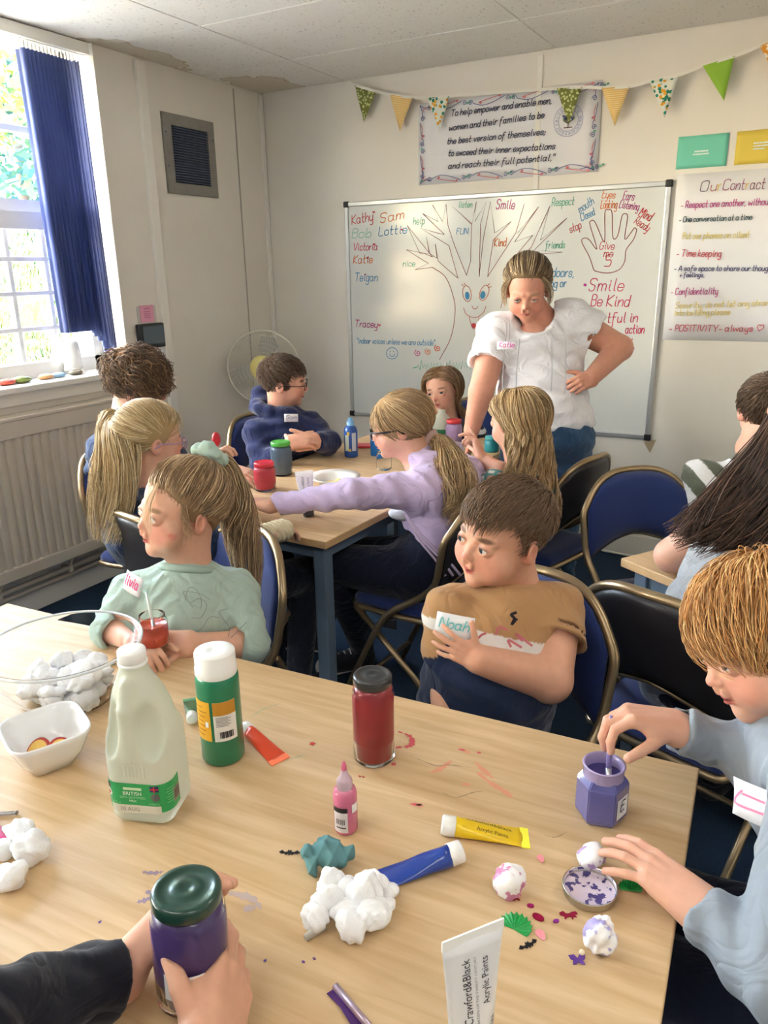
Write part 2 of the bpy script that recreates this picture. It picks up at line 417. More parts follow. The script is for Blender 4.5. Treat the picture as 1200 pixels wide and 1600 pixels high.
def shades(col, n, rs, amp=.35, hi=None, p=.3):
    c = np.tile(np.array(col), (n, 1)) * (1 + amp * rs.uniform(-1, 1, (n, 1)))
    if hi is not None: m = rs.rand(n) < p; c[m] = np.array(hi) * (1 + .25 * rs.uniform(-1, 1, (m.sum(), 1)))
    return np.clip(c, 0, 1)
def slerp(a, b, t):
    om = np.arccos(np.clip((a * b).sum(-1), -.999, .999))[:, None, None]; t = t[None, :, None]
    return (np.sin((1 - t) * om) * a[:, None] + np.sin(t * om) * b[:, None]) / np.sin(om)
def catm(pts, n):
    pts = np.asarray(pts, float); k = len(pts); e = np.vstack([2 * pts[0] - pts[1], pts, 2 * pts[-1] - pts[-2]]); u = np.linspace(0, k - 1 - 1e-6, n); i = u.astype(int); t = (u - i)[:, None]
    a, b, c, d = e[i], e[i + 1], e[i + 2], e[i + 3]
    return .5 * (2 * b + (c - a) * t + (2 * a - 5 * b + 4 * c - d) * t ** 2 + (3 * b - a - 3 * c + d) * t ** 3)
def hair_short(P_, n, hl, col, mat, length=.32, lift=.08, r=.0016, crown=(.05, -.40, .90), curl=0., flow=(0, .5, 0), seg=6, hi=None, seed=1, topmore=0):
    rs = np.random.RandomState(seed); d = roots(n, hl, rs); cw = nrm(crown)
    t = d - cw + np.array(flow) + rs.normal(0, .18, d.shape); t -= d * (t * d).sum(1, keepdims=True); t /= np.linalg.norm(t, axis=1, keepdims=True) + 1e-6
    ln = length * rs.uniform(.55, 1.15, (n, 1, 1)) * (1 + topmore * np.clip(d[:, 2], 0, 1))[:, None, None]; u = np.linspace(0, 1, seg)[None, :, None]
    dd = d[:, None] + t[:, None] * ln * u / .4
    dd /= np.linalg.norm(dd, axis=2, keepdims=True)
    rad = 1.05 + (.005 + lift * rs.uniform(.3, 1.2, (n, 1, 1)) * np.sin(u * 2.2)) / .4
    p = E0C + E0R * dd * rad
    if curl:
        ph = d[:, :1] * 9 + d[:, 1:2] * 7 + d[:, 2:] * 5 + rs.uniform(0, .9, (n, 1)); b = np.cross(d, t)
        w_ = curl * np.linspace(.2, 1, seg)[None, :]
        p = p + b[:, None] * (np.sin(ph + u[..., 0] * 7) * w_)[..., None] + d[:, None] * (np.cos(ph + u[..., 0] * 7) * w_)[..., None]
    return strands(P_, to_world(P_, p), r * rs.uniform(.6, 1.3, n), shades(col, n, rs, .35, hi), mat)
def hair_back(P_, n, hl, gather, col, mat, r=.0016, lift=.03, hi=None, seed=2, seg=9):
    """hair combed over the head to one gathering direction"""
    rs = np.random.RandomState(seed); d = roots(n, hl, rs); g = np.tile(nrm(gather), (n, 1)) + rs.normal(0, .05, (n, 3)); g /= np.linalg.norm(g, axis=1, keepdims=True)
    u = np.linspace(0, 1, seg); dd = slerp(d, g, u); rad = 1.0 + .065 * np.minimum(1, u * 4)[None] + (rs.uniform(0, lift, (n, 1)) + .01) / .4 * np.sin(u * 3.14)[None]
    p = E0C + E0R * dd * rad[..., None]
    return strands(P_, to_world(P_, p), r * rs.uniform(.6, 1.3, n), shades(col, n, rs, .3, hi), mat, taper=.2)
def hair_tail(P_, n, guide, radii, col, mat, r=.0018, wave=.004, hi=None, seed=3, seg=14, flat=None, freq=9., name='hair_strands', spread_tip=.15):
    """a lock of strands along a world-space guide; radii: profile of the lock's radius"""
    rs = np.random.RandomState(seed); g = catm(guide, seg); t = np.gradient(g, axis=0); t /= np.linalg.norm(t, axis=1, keepdims=True)
    ref = V3(0, 0, 1) if flat is None else nrm(flat); a = np.cross(t, ref); bad = np.linalg.norm(a, axis=1) < .05; a[bad] = np.cross(t[bad], V3(1, 0, 0)); a /= np.linalg.norm(a, axis=1, keepdims=True)
    b = np.cross(t, a); R = np.interp(np.linspace(0, 1, seg), np.linspace(0, 1, len(radii)), radii)
    an = rs.uniform(0, 6.28, n); rr = np.sqrt(rs.uniform(.05, 1, n)); u = np.linspace(0, 1, seg)
    fb = .55 if flat is not None else 1.
    ln = 1 - spread_tip * rs.rand(n); k = u[None] * ln[:, None] * (seg - 1); i = np.minimum(k.astype(int), seg - 2); fr = (k - i)[..., None]
    G_ = g[i] * (1 - fr) + g[i + 1] * fr; R_ = R[i] * (1 - fr[..., 0]) + R[i + 1] * fr[..., 0]; A_ = a[i]; B_ = b[i]
    ph = rs.uniform(0, 6.28, (n, 1)); an_ = an[:, None] + rs.normal(0, .25, (n, 1)) * u[None]
    p = G_ + A_ * (np.cos(an_) * rr[:, None] * R_)[..., None] + B_ * (np.sin(an_) * rr[:, None] * R_ * fb)[..., None]
    clump = np.round(an / .7)[:, None] * 1.7
    p += A_ * (np.sin(u[None] * freq + clump + ph * .15) * wave * u[None])[..., None] + B_ * (np.cos(u[None] * freq * .9 + clump) * wave * u[None])[..., None]
    return strands(P_, p, r * rs.uniform(.6, 1.3, n), shades(col, n, rs, .3, hi), mat, name=name)
def hair_loose(P_, n, hl, end, col, mat, part=.0, r=.0017, wave=.012, hi=None, seed=4, seg=16, low=-.30, minphi=78, bulge=.05, drop=None, freq=8.):
    """long loose hair: over the head from a parting, then hanging to end(phi, rnd) in world space (phi: degrees from the face, signed)"""
    rs = np.random.RandomState(seed); d = roots(n, hl, rs); ph = np.degrees(np.arctan2(d[:, 0] - part, d[:, 1])); sg = np.where(ph >= 0, 1, -1)
    p2 = sg * np.maximum(np.abs(ph), minphi + rs.uniform(0, 22, n)); zz = (low - E0C[2]) / E0R[2] * rs.uniform(.85, 1.0, n); zz = np.clip(zz, -.97, .9)
    tgt = np.stack([np.sin(np.radians(p2)) * np.sqrt(1 - zz ** 2 * .45), np.cos(np.radians(p2)) * np.sqrt(1 - zz ** 2 * .45), zz], 1); tl = np.linalg.norm(tgt, axis=1, keepdims=True); tgt = tgt / tl
    n1 = seg // 2 + 2; u = np.linspace(0, 1, n1); zm = np.clip(d[:, 2] * .55, .12, .6); pm = np.radians(sg * np.maximum(np.abs(ph) * .9, minphi * .93)); cm = np.sqrt(1 - zm ** 2); md = np.stack([np.sin(pm) * cm, np.cos(pm) * cm, zm], 1); u_ = u[None, :, None]; a_ = slerp(d, md, u); b_ = slerp(md, tgt, u); dd = a_ * (1 - u_) + b_ * u_; dd /= np.linalg.norm(dd, axis=2, keepdims=True); rad = 1.0 + .065 * np.minimum(1, u * 4)[None] + (bulge * rs.uniform(.3, 1, (n, 1))) / .4 * np.sin(np.minimum(u * 2.2, 1.57))[None] + (tl[:, :1] - 1) * u[None] ** 2
    p = to_world(P_, E0C + E0R * dd * rad[..., None]); last = p[:, -1]; tv = last - p[:, -2]
    e = np.array([end(a, rs.rand()) for a in p2]); n2 = seg - n1; u2 = np.linspace(0, 1, n2 + 1)[1:][None, :, None]
    m = last + tv * 1.5; q = (1 - u2) ** 2 * last[:, None] + 2 * u2 * (1 - u2) * (m * .6 + (last + e) * .2)[:, None] + u2 ** 2 * e[:, None]
    cl = np.round(p2 / 9)[:, None] * 2.1 + rs.uniform(0, 1.2, (n, 1)); w_ = wave * u2[..., 0] ** .7
    q[..., 0] += np.sin(u2[..., 0] * freq + cl) * w_; q[..., 1] += np.cos(u2[..., 0] * freq * 1.1 + cl) * w_
    return strands(P_, np.concatenate([p, q], 1), r * rs.uniform(.6, 1.3, n), shades(col, n, rs, .3, hi), mat, taper=.6)
# --- clothes
def wrinkle(amp, sc_=28., ax=V3(.4, .3, 1), seed=0.):
    sc_ = sc_ * 2.6
    ax = nrm(ax); o = nrm(np.cross(ax, V3(.3, .9, .1))); q = np.cross(ax, o)
    def f(p):
        a, b, c = p @ ax * sc_, p @ o * sc_, p @ q * sc_
        w1 = np.sin(b * .55 + 1.3 * np.sin(c * .4 + seed) + seed); w2 = np.sin(a * .9 + 1.6 * np.sin(b * .5 + seed * 2) + .9 * np.sin(c * .7)); w3 = np.sin(a * 1.9 + 2. * np.sin(c * .8 - seed) + b * .6)
        return -amp * 1.6 * (.6 * w2 * (.6 + .4 * w1) + .35 * w3)
    return f
def torso(S, pelvis, chest, neck, shl, shr, w=.15, d=.10, shr_r=.05, k=.04, belly=1.0):
    """trunk of a garment: half width w, half depth d"""
    pelvis, chest, neck, shl, shr = [np.asarray(x, float) for x in (pelvis, chest, neck, shl, shr)]
    up = nrm(neck - pelvis); rt = nrm(shr - shl); fw = nrm(np.cross(up, rt)); rt = np.cross(fw, up); R = np.stack([rt, fw, up], 1)
    S.add(ell(chest, (w, d, np.linalg.norm(neck - chest) * .86), R), 0)
    mid = (pelvis + chest) / 2; S.add(ell(mid, (w * .97 * belly, d * 1.02 * belly, np.linalg.norm(chest - pelvis) * .8), R), k)
    S.add(ell(pelvis, (w * 1.02, d * 1.05, w * .75), R), k)
    m = (shl + shr) / 2
    S.add(cone(shl, m, shr_r, shr_r * 1.15), k); S.add(cone(shr, m, shr_r, shr_r * 1.15), k)
    S.add(cone(m, neck - up * .012, shr_r * 1.1, shr_r * .85), k)
    return R
def sdn(*q): return [np.asarray(x) - V3(0, 0, .026) for x in q]
def garment(name, S, h, mat, parent, colf=None):
    v, q = S.mesh(h); return mesh_np(name, v, q, mat, parent, col=colf(v) if colf else None)
M_PUPIL = P('pupil', rgb(16, 14, 14), .08); M_SCLERA = P('sclera', rgb(226, 218, 212), .25); M_LIMBAL = P('limbal', rgb(44, 46, 52), .15)
M_SKIN = P('skin', (1, 1, 1), .48, spec=.35, attr=True, sss=.18, noise=(60, .05), bump=(900, .06))
M_HAIR = P('hair', (1, 1, 1), .42, spec=.35, attr=True, sheen=.1)
M_SCALP = P('hair_base', (1, 1, 1), .85, spec=.08, attr=True, bump=(300, .3))
M_CLOTH = P('cloth', (1, 1, 1), .9, spec=.1, attr=True, bump=(700, .15), sheen=.2)
def folds(m, sc_=11, dist=.02):
    """soft cloth folds under the weave"""
    n = m.node_tree.nodes; L = m.node_tree.links; tc = n.new('ShaderNodeTexCoord'); t = n.new('ShaderNodeTexNoise'); t.inputs['Scale'].default_value = sc_; t.inputs['Detail'].default_value = 2.5; t.inputs['Distortion'].default_value = 1.4; t.inputs['Roughness'].default_value = .45; L.new(tc.outputs['Object'], t.inputs[0])
    a = n.new('ShaderNodeMath'); a.operation = 'SUBTRACT'; a.inputs[1].default_value = .5; L.new(t.outputs[0], a.inputs[0]); b = n.new('ShaderNodeMath'); b.operation = 'ABSOLUTE'; L.new(a.outputs[0], b.inputs[0])
    bp = n.new('ShaderNodeBump'); bp.inputs['Strength'].default_value = .8; bp.inputs['Distance'].default_value = dist; L.new(b.outputs[0], bp.inputs['Height']); old = [x for x in n if x.type == 'BUMP' and x != bp][0]; L.new(bp.outputs[0], old.inputs['Normal'])
folds(M_CLOTH)
# ------------------------------------------------------------------ handwriting and printing
GL = {}
for _l in '''a|46 37 17 06 04 13 33 45;47 44 53
b|0a 03;05 16 27 37 46 44 33 13 04
c|46 37 17 06 04 13 33 44
d|46 37 17 06 04 13 33 45;4a 43
e|05 45 46 37 17 06 04 13 33 44
f|4a 2a 19 13 10;07 37
g|46 37 17 06 04 13 33 45;47 41 30 10 01
h|0a 03;05 16 27 37 46 43
i|17 14 23;19 18
j|27 21 10 00;29 28
k|0a 03;37 05 43
l|1a 14 23
m|07 03;05 17 27 36 33;36 47 57 66 63
n|07 03;05 16 27 37 46 43
o|27 17 06 04 13 33 44 46 37 27
p|07 00;06 17 37 46 44 33 13 04
q|46 37 17 06 04 13 33 45;47 40 51
r|07 03;05 16 27 37
s|46 37 17 06 15 35 44 33 13 04
t|1a 14 23 33;07 37
u|07 04 13 23 44;47 43
v|07 23 47
w|07 13 36 53 67
x|07 43;03 47
y|07 04 13 23 44;47 41 30 10
z|07 47 03 43
A|03 3a 63;15 55
B|03 0a 3a 49 48 37 07;37 46 44 33 03
C|59 4a 2a 09 04 13 43 54
D|03 0a 3a 58 55 33 03
E|4a 0a 03 43;07 37
F|4a 0a 03;07 37
G|59 4a 2a 08 05 13 43 55 56 36
H|0a 03;5a 53;07 57
I|1a 13
K|0a 03;5a 06 53
L|0a 03 43
M|03 0a 36 6a 63
N|03 0a 53 5a
O|2a 09 04 13 43 54 59 4a 2a
P|03 0a 3a 49 47 36 06
R|03 0a 3a 49 47 36 06;26 53
S|59 4a 1a 09 08 17 46 45 44 33 13 04
T|0a 6a;3a 33
U|0a 04 13 43 54 5a
V|0a 33 6a
Y|0a 36 6a;36 33
,|13 02
.|13 12
;|13 02;16 15
-|05 35
"|0a 08;2a 28
'|0a 08
+|05 45;27 23
5|4a 0a 07 37 46 44 33 03
1|08 1a 13
0|1a 08 05 13 33 45 48 3a 1a
2|09 1a 3a 49 03 43
7|0a 4a 13
<|23 06 08 19 28 39 48 46 23'''.split('\n'):
    _c, _s = _l[0], _l[2:]
    GL[_c] = [[(int(p[0], 16), int(p[1], 16) - 3) for p in st.split()] for st in _s.split(';')]
def text_strokes(txt, slant=.22):
    """single-line letters: strokes in x-height units (x height 1), and the line length"""
    x = 0; out = []
    for ch in txt:
        if ch == ' ': x += .75; continue
        g = GL.get(ch, GL['-']); wd = max(p[0] for st in g for p in st)
        for st in g: out.append([(x + p[0] / 4. + slant * p[1] / 4., p[1] / 4.) for p in st])
        x += wd / 4. + .42
    return out, x - .3
def ribbon(strokes, width, sm=4):
    """flat marker lines in a plane: verts (2-D) and quads"""
    V, F = [], []
    for st in strokes:
        p = np.array(st, float)
        if len(p) > 2 and sm > 1: p = catm(p, (len(p) - 1) * sm + 1)
        d = np.gradient(p, axis=0); d /= np.linalg.norm(d, axis=1, keepdims=True) + 1e-9; nn = np.stack([-d[:, 1], d[:, 0]], 1) * width / 2
        p[0] -= d[0] * width * .4; p[-1] += d[-1] * width * .4; b = len(V); V += list(p + nn) + list(p - nn); k = len(p)
        F += [(b + i, b + i + 1, b + k + i + 1, b + k + i) for i in range(k - 1)]
    return np.array(V), F
def ink(strokes, width, O, U, W, mat, parent, name='lettering', sm=4):
    """O origin, U and W unit vectors of the surface; strokes in metres"""
    V, F = ribbon(strokes, width, sm); v = O + V[:, :1] * U + V[:, 1:] * W
    o = mesh_np(name, v, F, mat, parent, smooth=False); o['kind'] = 'stuff'; return o
INKS = {}
def inkmat(*c):
    if c not in INKS: INKS[c] = P('ink', rgb(*c), .6)
    return INKS[c]
def line_on_wall(txt, a, b, xh, mat, parent, y, conv, width=.0045, slant=.22):
    A = aty(*conv(*a), y); B = aty(*conv(*b), y); U = B - A; ln = np.linalg.norm(U); U = U / ln; W = nrm(V3(0, 0, 1) - U * U[2])
    st, L0 = text_strokes(txt, slant); sx = ln / L0; return ink([[(p[0] * sx, p[1] * xh) for p in s_] for s_ in st], width, A, U, W, mat, parent)
def wall_ink(strokes, width, mat, parent, y, conv, name='drawing', sm=4):
    st = [[(q[0], q[2]) for q in (aty(*conv(*p), y) for p in s_)] for s_ in strokes]
    return ink(st, width, V3(0, y, 0), V3(1, 0, 0), V3(0, 0, 1), mat, parent, name, sm)
def printed(txt, size, O, U, W, mat, parent, align='LEFT', name='lettering', fit=None, bold=0):
    c = D.curves.new('lettering', 'FONT'); c.body = txt; c.size = size; c.align_x = align; c.resolution_u = 3; c.offset = bold
    t = D.objects.new('lettering', c); COL.objects.link(t); dg = bpy.context.evaluated_depsgraph_get(); me = D.meshes.new_from_object(t.evaluated_get(dg)); D.objects.remove(t)
    me.name = name; n = len(me.vertices); co = np.zeros(n * 3); me.vertices.foreach_get('co', co); co = co.reshape(-1, 3)
    if fit: co[:, 0] *= fit / max(1e-6, co[:, 0].max() - co[:, 0].min())
    return me, co
def print_on(txt, size, fn, mat, parent, align='LEFT', fit=None, bold=0):
    """printed lettering laid on a surface by fn(x, y) -> points"""
    me, co = printed(txt, size, 0, 0, 0, mat, parent, align, fit=fit, bold=bold); v = fn(co[:, 0], co[:, 1]); me.vertices.foreach_set('co', np.asarray(v, np.float32).ravel()); me.update()
    me.materials.clear(); me.materials.append(mat); o = link(D.objects.new('lettering', me), parent); o['kind'] = 'stuff'; return o
# ------------------------------------------------------------------ setting: room shell
def st(o, name=None):
    o['kind'] = 'structure'; return o
M_WALL = P('wall_paint', rgb(234, 229, 220), .38, noise=(3, .03), bump=(260, .05))
M_TRIM = P('trim_paint', rgb(240, 237, 230), .35); M_REVEAL = P('reveal_paint', rgb(234, 232, 228), .4)
def carpet():
    m = P('carpet', rgb(20, 50, 78), .95, noise=(180, .45), bump=(420, .9)); return m
def tilemat():
    m = P('ceiling_tile', rgb(240, 237, 229), .9, bump=(240, .25)); n = m.node_tree.nodes; L = m.node_tree.links
    tc = n.new('ShaderNodeNewGeometry')
    mp = n.new('ShaderNodeMapping'); mp.inputs['Scale'].default_value = (1, .45, 1); L.new(tc.outputs['Position'], mp.inputs[0])
    a = n.new('ShaderNodeTexNoise'); a.inputs['Scale'].default_value = 95; a.inputs['Detail'].default_value = 2; L.new(mp.outputs[0], a.inputs[0])
    r = n.new('ShaderNodeMapRange'); r.inputs[1].default_value = .30; r.inputs[2].default_value = .36; r.inputs[3].default_value = .72; r.inputs[4].default_value = 1; L.new(a.outputs[0], r.inputs[0])
    mx = n.new('ShaderNodeMixRGB'); mx.blend_type = 'MULTIPLY'; mx.inputs[0].default_value = 1; mx.inputs[1].default_value = (*rgb(240, 237, 229), 1)
    L.new(r.outputs[0], mx.inputs[2]); cur = mx.outputs[0]
    # two old water stains beside the left wall, each with its own edge
    for (x, y, sx, sy) in ((-2.95, 3.98, .22, .34), (-3.06, 3.10, .16, .34)):
        mp2 = n.new('ShaderNodeMapping'); mp2.vector_type = 'POINT'; mp2.inputs['Location'].default_value = (-x / sx, -y / sy, 0); mp2.inputs['Scale'].default_value = (1 / sx, 1 / sy, 0); L.new(tc.outputs['Position'], mp2.inputs[0])
        ln = n.new('ShaderNodeVectorMath'); ln.operation = 'LENGTH'; L.new(mp2.outputs[0], ln.inputs[0])
        nz = n.new('ShaderNodeTexNoise'); nz.inputs['Scale'].default_value = 9; L.new(tc.outputs['Position'], nz.inputs[0])
        ad = n.new('ShaderNodeMath'); ad.operation = 'MULTIPLY_ADD'; ad.inputs[1].default_value = 1.1; L.new(nz.outputs[0], ad.inputs[0]); L.new(ln.outputs['Value'], ad.inputs[2])
        cr = n.new('ShaderNodeValToRGB'); e = cr.color_ramp.elements; e[0].position = .0; e[0].color = (.55, .55, .55, 1); e[1].position = 1.0; e[1].color = (0, 0, 0, 1)
        k = e.new(.93); k.color = (.45, .45, .45, 1); k = e.new(.97); k.color = (.95, .95, .95, 1)
        sb = n.new('ShaderNodeMath'); sb.operation = 'MULTIPLY'; sb.inputs[1].default_value = .66; L.new(ad.outputs[0], sb.inputs[0]); L.new(sb.outputs[0], cr.inputs[0])
        m2 = n.new('ShaderNodeMixRGB'); m2.inputs[2].default_value = (*rgb(196, 176, 142), 1); L.new(cr.outputs[0], m2.inputs[0]); L.new(cur, m2.inputs[1]); cur = m2.outputs[0]
    L.new(cur, n['Principled BSDF'].inputs['Base Color']); return m
b = MB(); b.box(((XL + XR) / 2, (YF + YB) / 2, -.05), (XR - XL + .3, YB - YF + .3, .1)); st(b.build('floor', carpet()))
# left wall with two window openings
WIN = [(.85, 2.80, 1.045, 2.50), (-1.6, .25, 1.045, 2.50)]
b = MB(); xc = XL - .15; T = .3; ys = [YF - .15, -1.6, .25, .85, 2.80, YB + .3]
for y0, y1 in ((ys[0], ys[1]), (ys[2], ys[3]), (ys[4], ys[5])): b.box((xc, (y0 + y1) / 2, 1.3), (T, y1 - y0, 2.6))
for y0, y1, z0, z1 in WIN:
    b.box((xc, (y0 + y1) / 2, z0 / 2 - .01), (T, y1 - y0, z0 - .02)); b.box((xc, (y0 + y1) / 2, (z1 + 2.6) / 2), (T, y1 - y0, 2.6 - z1))
st(b.build('wall_left', M_WALL))
b = MB(); b.box(((XL + XR) / 2, YB + .1, 1.3), (XR - XL + .6, .2, 2.6)); st(b.build('wall_back', M_WALL))
b = MB(); b.box((XR + .1, (YF + YB) / 2, 1.3), (.2, YB - YF + .3, 2.6)); st(b.build('wall_right', M_WALL))
b = MB(); b.box(((XL + XR) / 2, YF - .1, 1.3), (XR - XL + .6, .2, 2.6)); st(b.build('wall_front', M_WALL))
# ceiling: dark void, tiles hung under it
M_VOID = P('ceiling_void', rgb(40, 36, 34), .9); MT = tilemat()
b = MB(); b.box(((XL + XR) / 2, (YF + YB) / 2, ZC + .06), (XR - XL + .5, YB - YF + .5, .05)); ceil_ = st(b.build('ceiling', M_VOID))
xs = [XL + .004, -2.497, -1.30, -.10, 1.10, XR]; yt = [YB - .004, 3.556, 2.904, 2.25, 1.60, .95, .30, -.35, -1.0, YF]
rnd = random.Random(5)
for i in range(len(xs) - 1):
    for j in range(len(yt) - 1):
        x0, x1, y0, y1 = xs[i], xs[i + 1], yt[j + 1], yt[j]; g = .0028
        bb = MB(); bb.box(((x0 + x1) / 2, (y0 + y1) / 2, ZC + .011 + rnd.uniform(-.0015, .0015)), (x1 - x0 - 2 * g + rnd.uniform(-.003, .002), y1 - y0 - 2 * g, .022), bev=.003); bb.build('ceiling_tile', MT, ceil_)
# skirting, wall strips, panel seams
b = MB(); b.box((XL + .009, (YF + YB) / 2, .05), (.018, YB - YF, .10), bev=.004); st(b.build('baseboard_left', M_TRIM))
b = MB(); b.box(((XL + XR) / 2, YB - .009, .055), (XR - XL, .018, .11), bev=.004); st(b.build('baseboard_back', M_TRIM))
b = MB(); b.box((XL + .012, 3.113, 1.305), (.024, .055, 2.38), bev=.003); st(b.build('trim_1', M_TRIM))
b = MB(); b.box((XL + .002, 3.83, 1.305), (.004, .008, 2.38)); st(b.build('trim_2', P('seam', rgb(176, 170, 160), .5)))
b = MB(); b.box((-1.378, YB - .004, 1.3), (.030, .008, 2.38), bev=.003); st(b.build('trim_3', M_TRIM))
b = MB(); b.box((XL + .008, YB - .02, 1.3), (.016, .03, 2.40), bev=.003); st(b.build('trim_4', M_TRIM))
b = MB(); b.box((XL + .011, 1.825, 2.480), (.022, 1.96, .05), bev=.004); st(b.build('trim_5', M_TRIM))
# windows
def glass(name, textured):
    m = D.materials.new(name); m.use_nodes = True; n = m.node_tree.nodes; L = m.node_tree.links; n.clear()
    o = n.new('ShaderNodeOutputMaterial'); t = n.new('ShaderNodeBsdfTransparent'); t.inputs[0].default_value = (.96, .98, .97, 1)
    mx = n.new('ShaderNodeMixShader'); g = n.new('ShaderNodeBsdfGlossy'); g.inputs[1].default_value = .03
    if textured:
        g.inputs[1].default_value = .1; g = n.new('ShaderNodeBsdfRefraction'); g.inputs[2].default_value = 1.35; g.inputs[1].default_value = .02
        tc = n.new('ShaderNodeTexCoord'); mp = n.new('ShaderNodeMapping'); mp.inputs['Scale'].default_value = (1, 1, .45); L.new(tc.outputs['Object'], mp.inputs[0]); v = n.new('ShaderNodeTexNoise'); v.inputs['Scale'].default_value = 42; v.inputs['Distortion'].default_value = 1.2; v.inputs['Detail'].default_value = 1
        L.new(mp.outputs[0], v.inputs[0]); bp = n.new('ShaderNodeBump'); bp.inputs['Strength'].default_value = 1; bp.inputs['Distance'].default_value = .02; L.new(v.outputs[0], bp.inputs['Height']); L.new(bp.outputs[0], g.inputs['Normal'])
        mx.inputs[0].default_value = .6
    else: mx.inputs[0].default_value = .06
    L.new(t.outputs[0], mx.inputs[1]); L.new(g.outputs[0], mx.inputs[2]); L.new(mx.outputs[0], o.inputs[0]); return m
G_CLEAR = glass('window_glass', False); G_TEXT = glass('obscured_glass', True); M_FRAME = P('window_paint', rgb(238, 238, 236), .35)
for wi, (y0, y1, z0, z1) in enumerate(WIN):
    w_ = D.objects.new('window_%d' % (wi + 1), None); link(w_); st(w_); xg = XL - .17
    b = MB(); yc = (y0 + y1) / 2
    for yy in (y0 + .025, y1 - .025): b.box((xg, yy, (z0 + z1) / 2), (.07, .05, z1 - z0))
    b.box((xg, yc, z1 - .025), (.07, y1 - y0, .05)); b.box((xg, yc, z0 + .035), (.07, y1 - y0, .07)); b.box((xg + .01, yc, 1.745), (.09, y1 - y0, .075)); b.box((xg, yc, 1.81), (.06, y1 - y0, .05)); b.build('window_frame', M_FRAME, w_)
    for zz, th in ((1.58, .022), (1.428, .022), (1.268, .022), (2.13, .03)):
        b = MB(); b.box((xg, yc, zz), (.035, y1 - y0 - .1, th), bev=.004); b.build('glazing_bar', M_FRAME, w_)
    nx = 10; cols = [y1 - .05 - .196 * k for k in range(1, nx)]; cols = [c for c in cols if c > y0 + .12]
    for c in cols:
        b = MB(); b.box((xg, c, 1.41), (.032, .024, .60), bev=.004); b.build('glazing_bar', M_FRAME, w_)
    for c in (cols[2] - .03, cols[6] if len(cols) > 6 else cols[-1]):
        b = MB(); b.box((xg, c, 2.15), (.05, .05, .62), bev=.004); b.build('glazing_bar', M_FRAME, w_)
    ed = [y1 - .05] + cols + [y0 + .05]
    for ya, yb in zip(ed[:-1], ed[1:]):
        for za, zb in ((1.59, 1.71), (1.438, 1.57), (1.278, 1.418), (1.115, 1.258)):
            b = MB(); b.quad([(xg, ya, za), (xg, yb, za), (xg, yb, zb), (xg, ya, zb)]); b.build('window_pane', G_TEXT, w_)
    for za, zb in ((1.835, 2.115), (2.145, 2.45)):
        b = MB(); b.quad([(xg, y0 + .05, za), (xg, y1 - .05, za), (xg, y1 - .05, zb), (xg, y0 + .05, zb)]); b.build('window_pane', G_CLEAR, w_)
    b = MB(); b.box((XL - .06, yc, z0 - .012), (.25, y1 - y0 + .0, .028), bev=.006); b.build('window_sill', M_TRIM, w_)
    b = MB(); b.box((XL + .012, yc, z0 - .055), (.022, y1 - y0, .062), bev=.004); b.build('sill_apron', M_TRIM, w_)
    b = MB()
    for yy in (y0 - .0, y1 + .0): b.box((XL - .06, yy, (z0 + z1) / 2), (.21, .004, z1 - z0))
    b.build('window_reveal', M_REVEAL, w_)
# daylight portals: guide the sky's light through the openings
for y0, y1, z0, z1 in WIN:
    po = light('window_portal', 'AREA', (XL - .22, (y0 + y1) / 2, (z0 + z1) / 2), (1, 0, 0), 1, shape='RECTANGLE', size=z1 - z0, size_y=y1 - y0); po.data.cycles.is_portal = True
# glowing ceiling panels added as fill light, out of the camera's view
M_FILL = P('fill_glow', rgb(240, 240, 235), .6, emit=((1, .96, .9), 4.0))
for lx, ly in FILL_PANELS:
    t = thing('fill_panel', 'unseen ceiling panel added as fill light ' + {-.35: 'behind the viewer, ' + ('nearer the windows' if lx < 0 else 'farther from the windows'), 1.6: 'over the table with the grey shirted person'}[ly], 'light', (lx, ly, ZC), group='added fill panels')
    b = MB(); b.box((0, 0, -.012), (1.22, .32, .024), bev=.004); b.build('fill_frame', M_TRIM, t); b = MB(); b.box((0, 0, -.027), (1.16, .27, .006)); b.build('fill_face', M_FILL, t)
# ------------------------------------------------------------------ things on the walls
# vertical blind drawn to the right end of the window
M_BLIND = P('blind_fabric', rgb(58, 76, 138), .8, bump=(900, .1), sheen=.2)
t = thing('vertical_blind', 'dark navy vertical blind stacked at the right end of the window', 'blind', (XL - .02, 2.5, 2.47))
b = MB(); b.box((0, -.62, .0), (.045, 1.84, .035), bev=.004); b.build('headrail', M_TRIM, t)
for k in range(15):
    y = -.035 + k * .0195 - .0; bb = MB(); n = 6; lean = .010; zt, zb = -.05, -1.22 - .14 * max(0, (k - 8) / 6.) ** 1.4  # lower ends stepped into an arch, mimicking the glare off the sill
    P0 = [(-.052 + .104 * i / n, .006 * math.sin(i / n * math.pi * 2 + k * .3)) for i in range(n + 1)]
    w2 = .55 if k < 13 else .75
    vs = []
    for z in (zt, zb):
        sw = 0 if z == zt else .006 * math.sin(k * 1.7)
        vs.append([bb.b.verts.new((x * w2 + (.02 if z == zb else 0), y + dy + sw + (x + .05) * lean * 4 + (.012 if z == zb else 0), z)) for x, dy in P0])
    for i in range(n): f = bb.b.faces.new((vs[0][i], vs[0][i + 1], vs[1][i + 1], vs[1][i])); f.smooth = True
    bb.solid(.0015); bb.build('blind_slat', M_BLIND, t)
    bb = MB(); bb.box((0, y, -.033), (.008, .006, .036)); bb.build('blind_hook', M_TRIM, t)
t = thing('glare_dome', 'white dome standing in for sun glare beneath the navy blind', 'pot', (XL - .092, 2.575, 1.048))  # white shape stands in for the bright glare at the sill
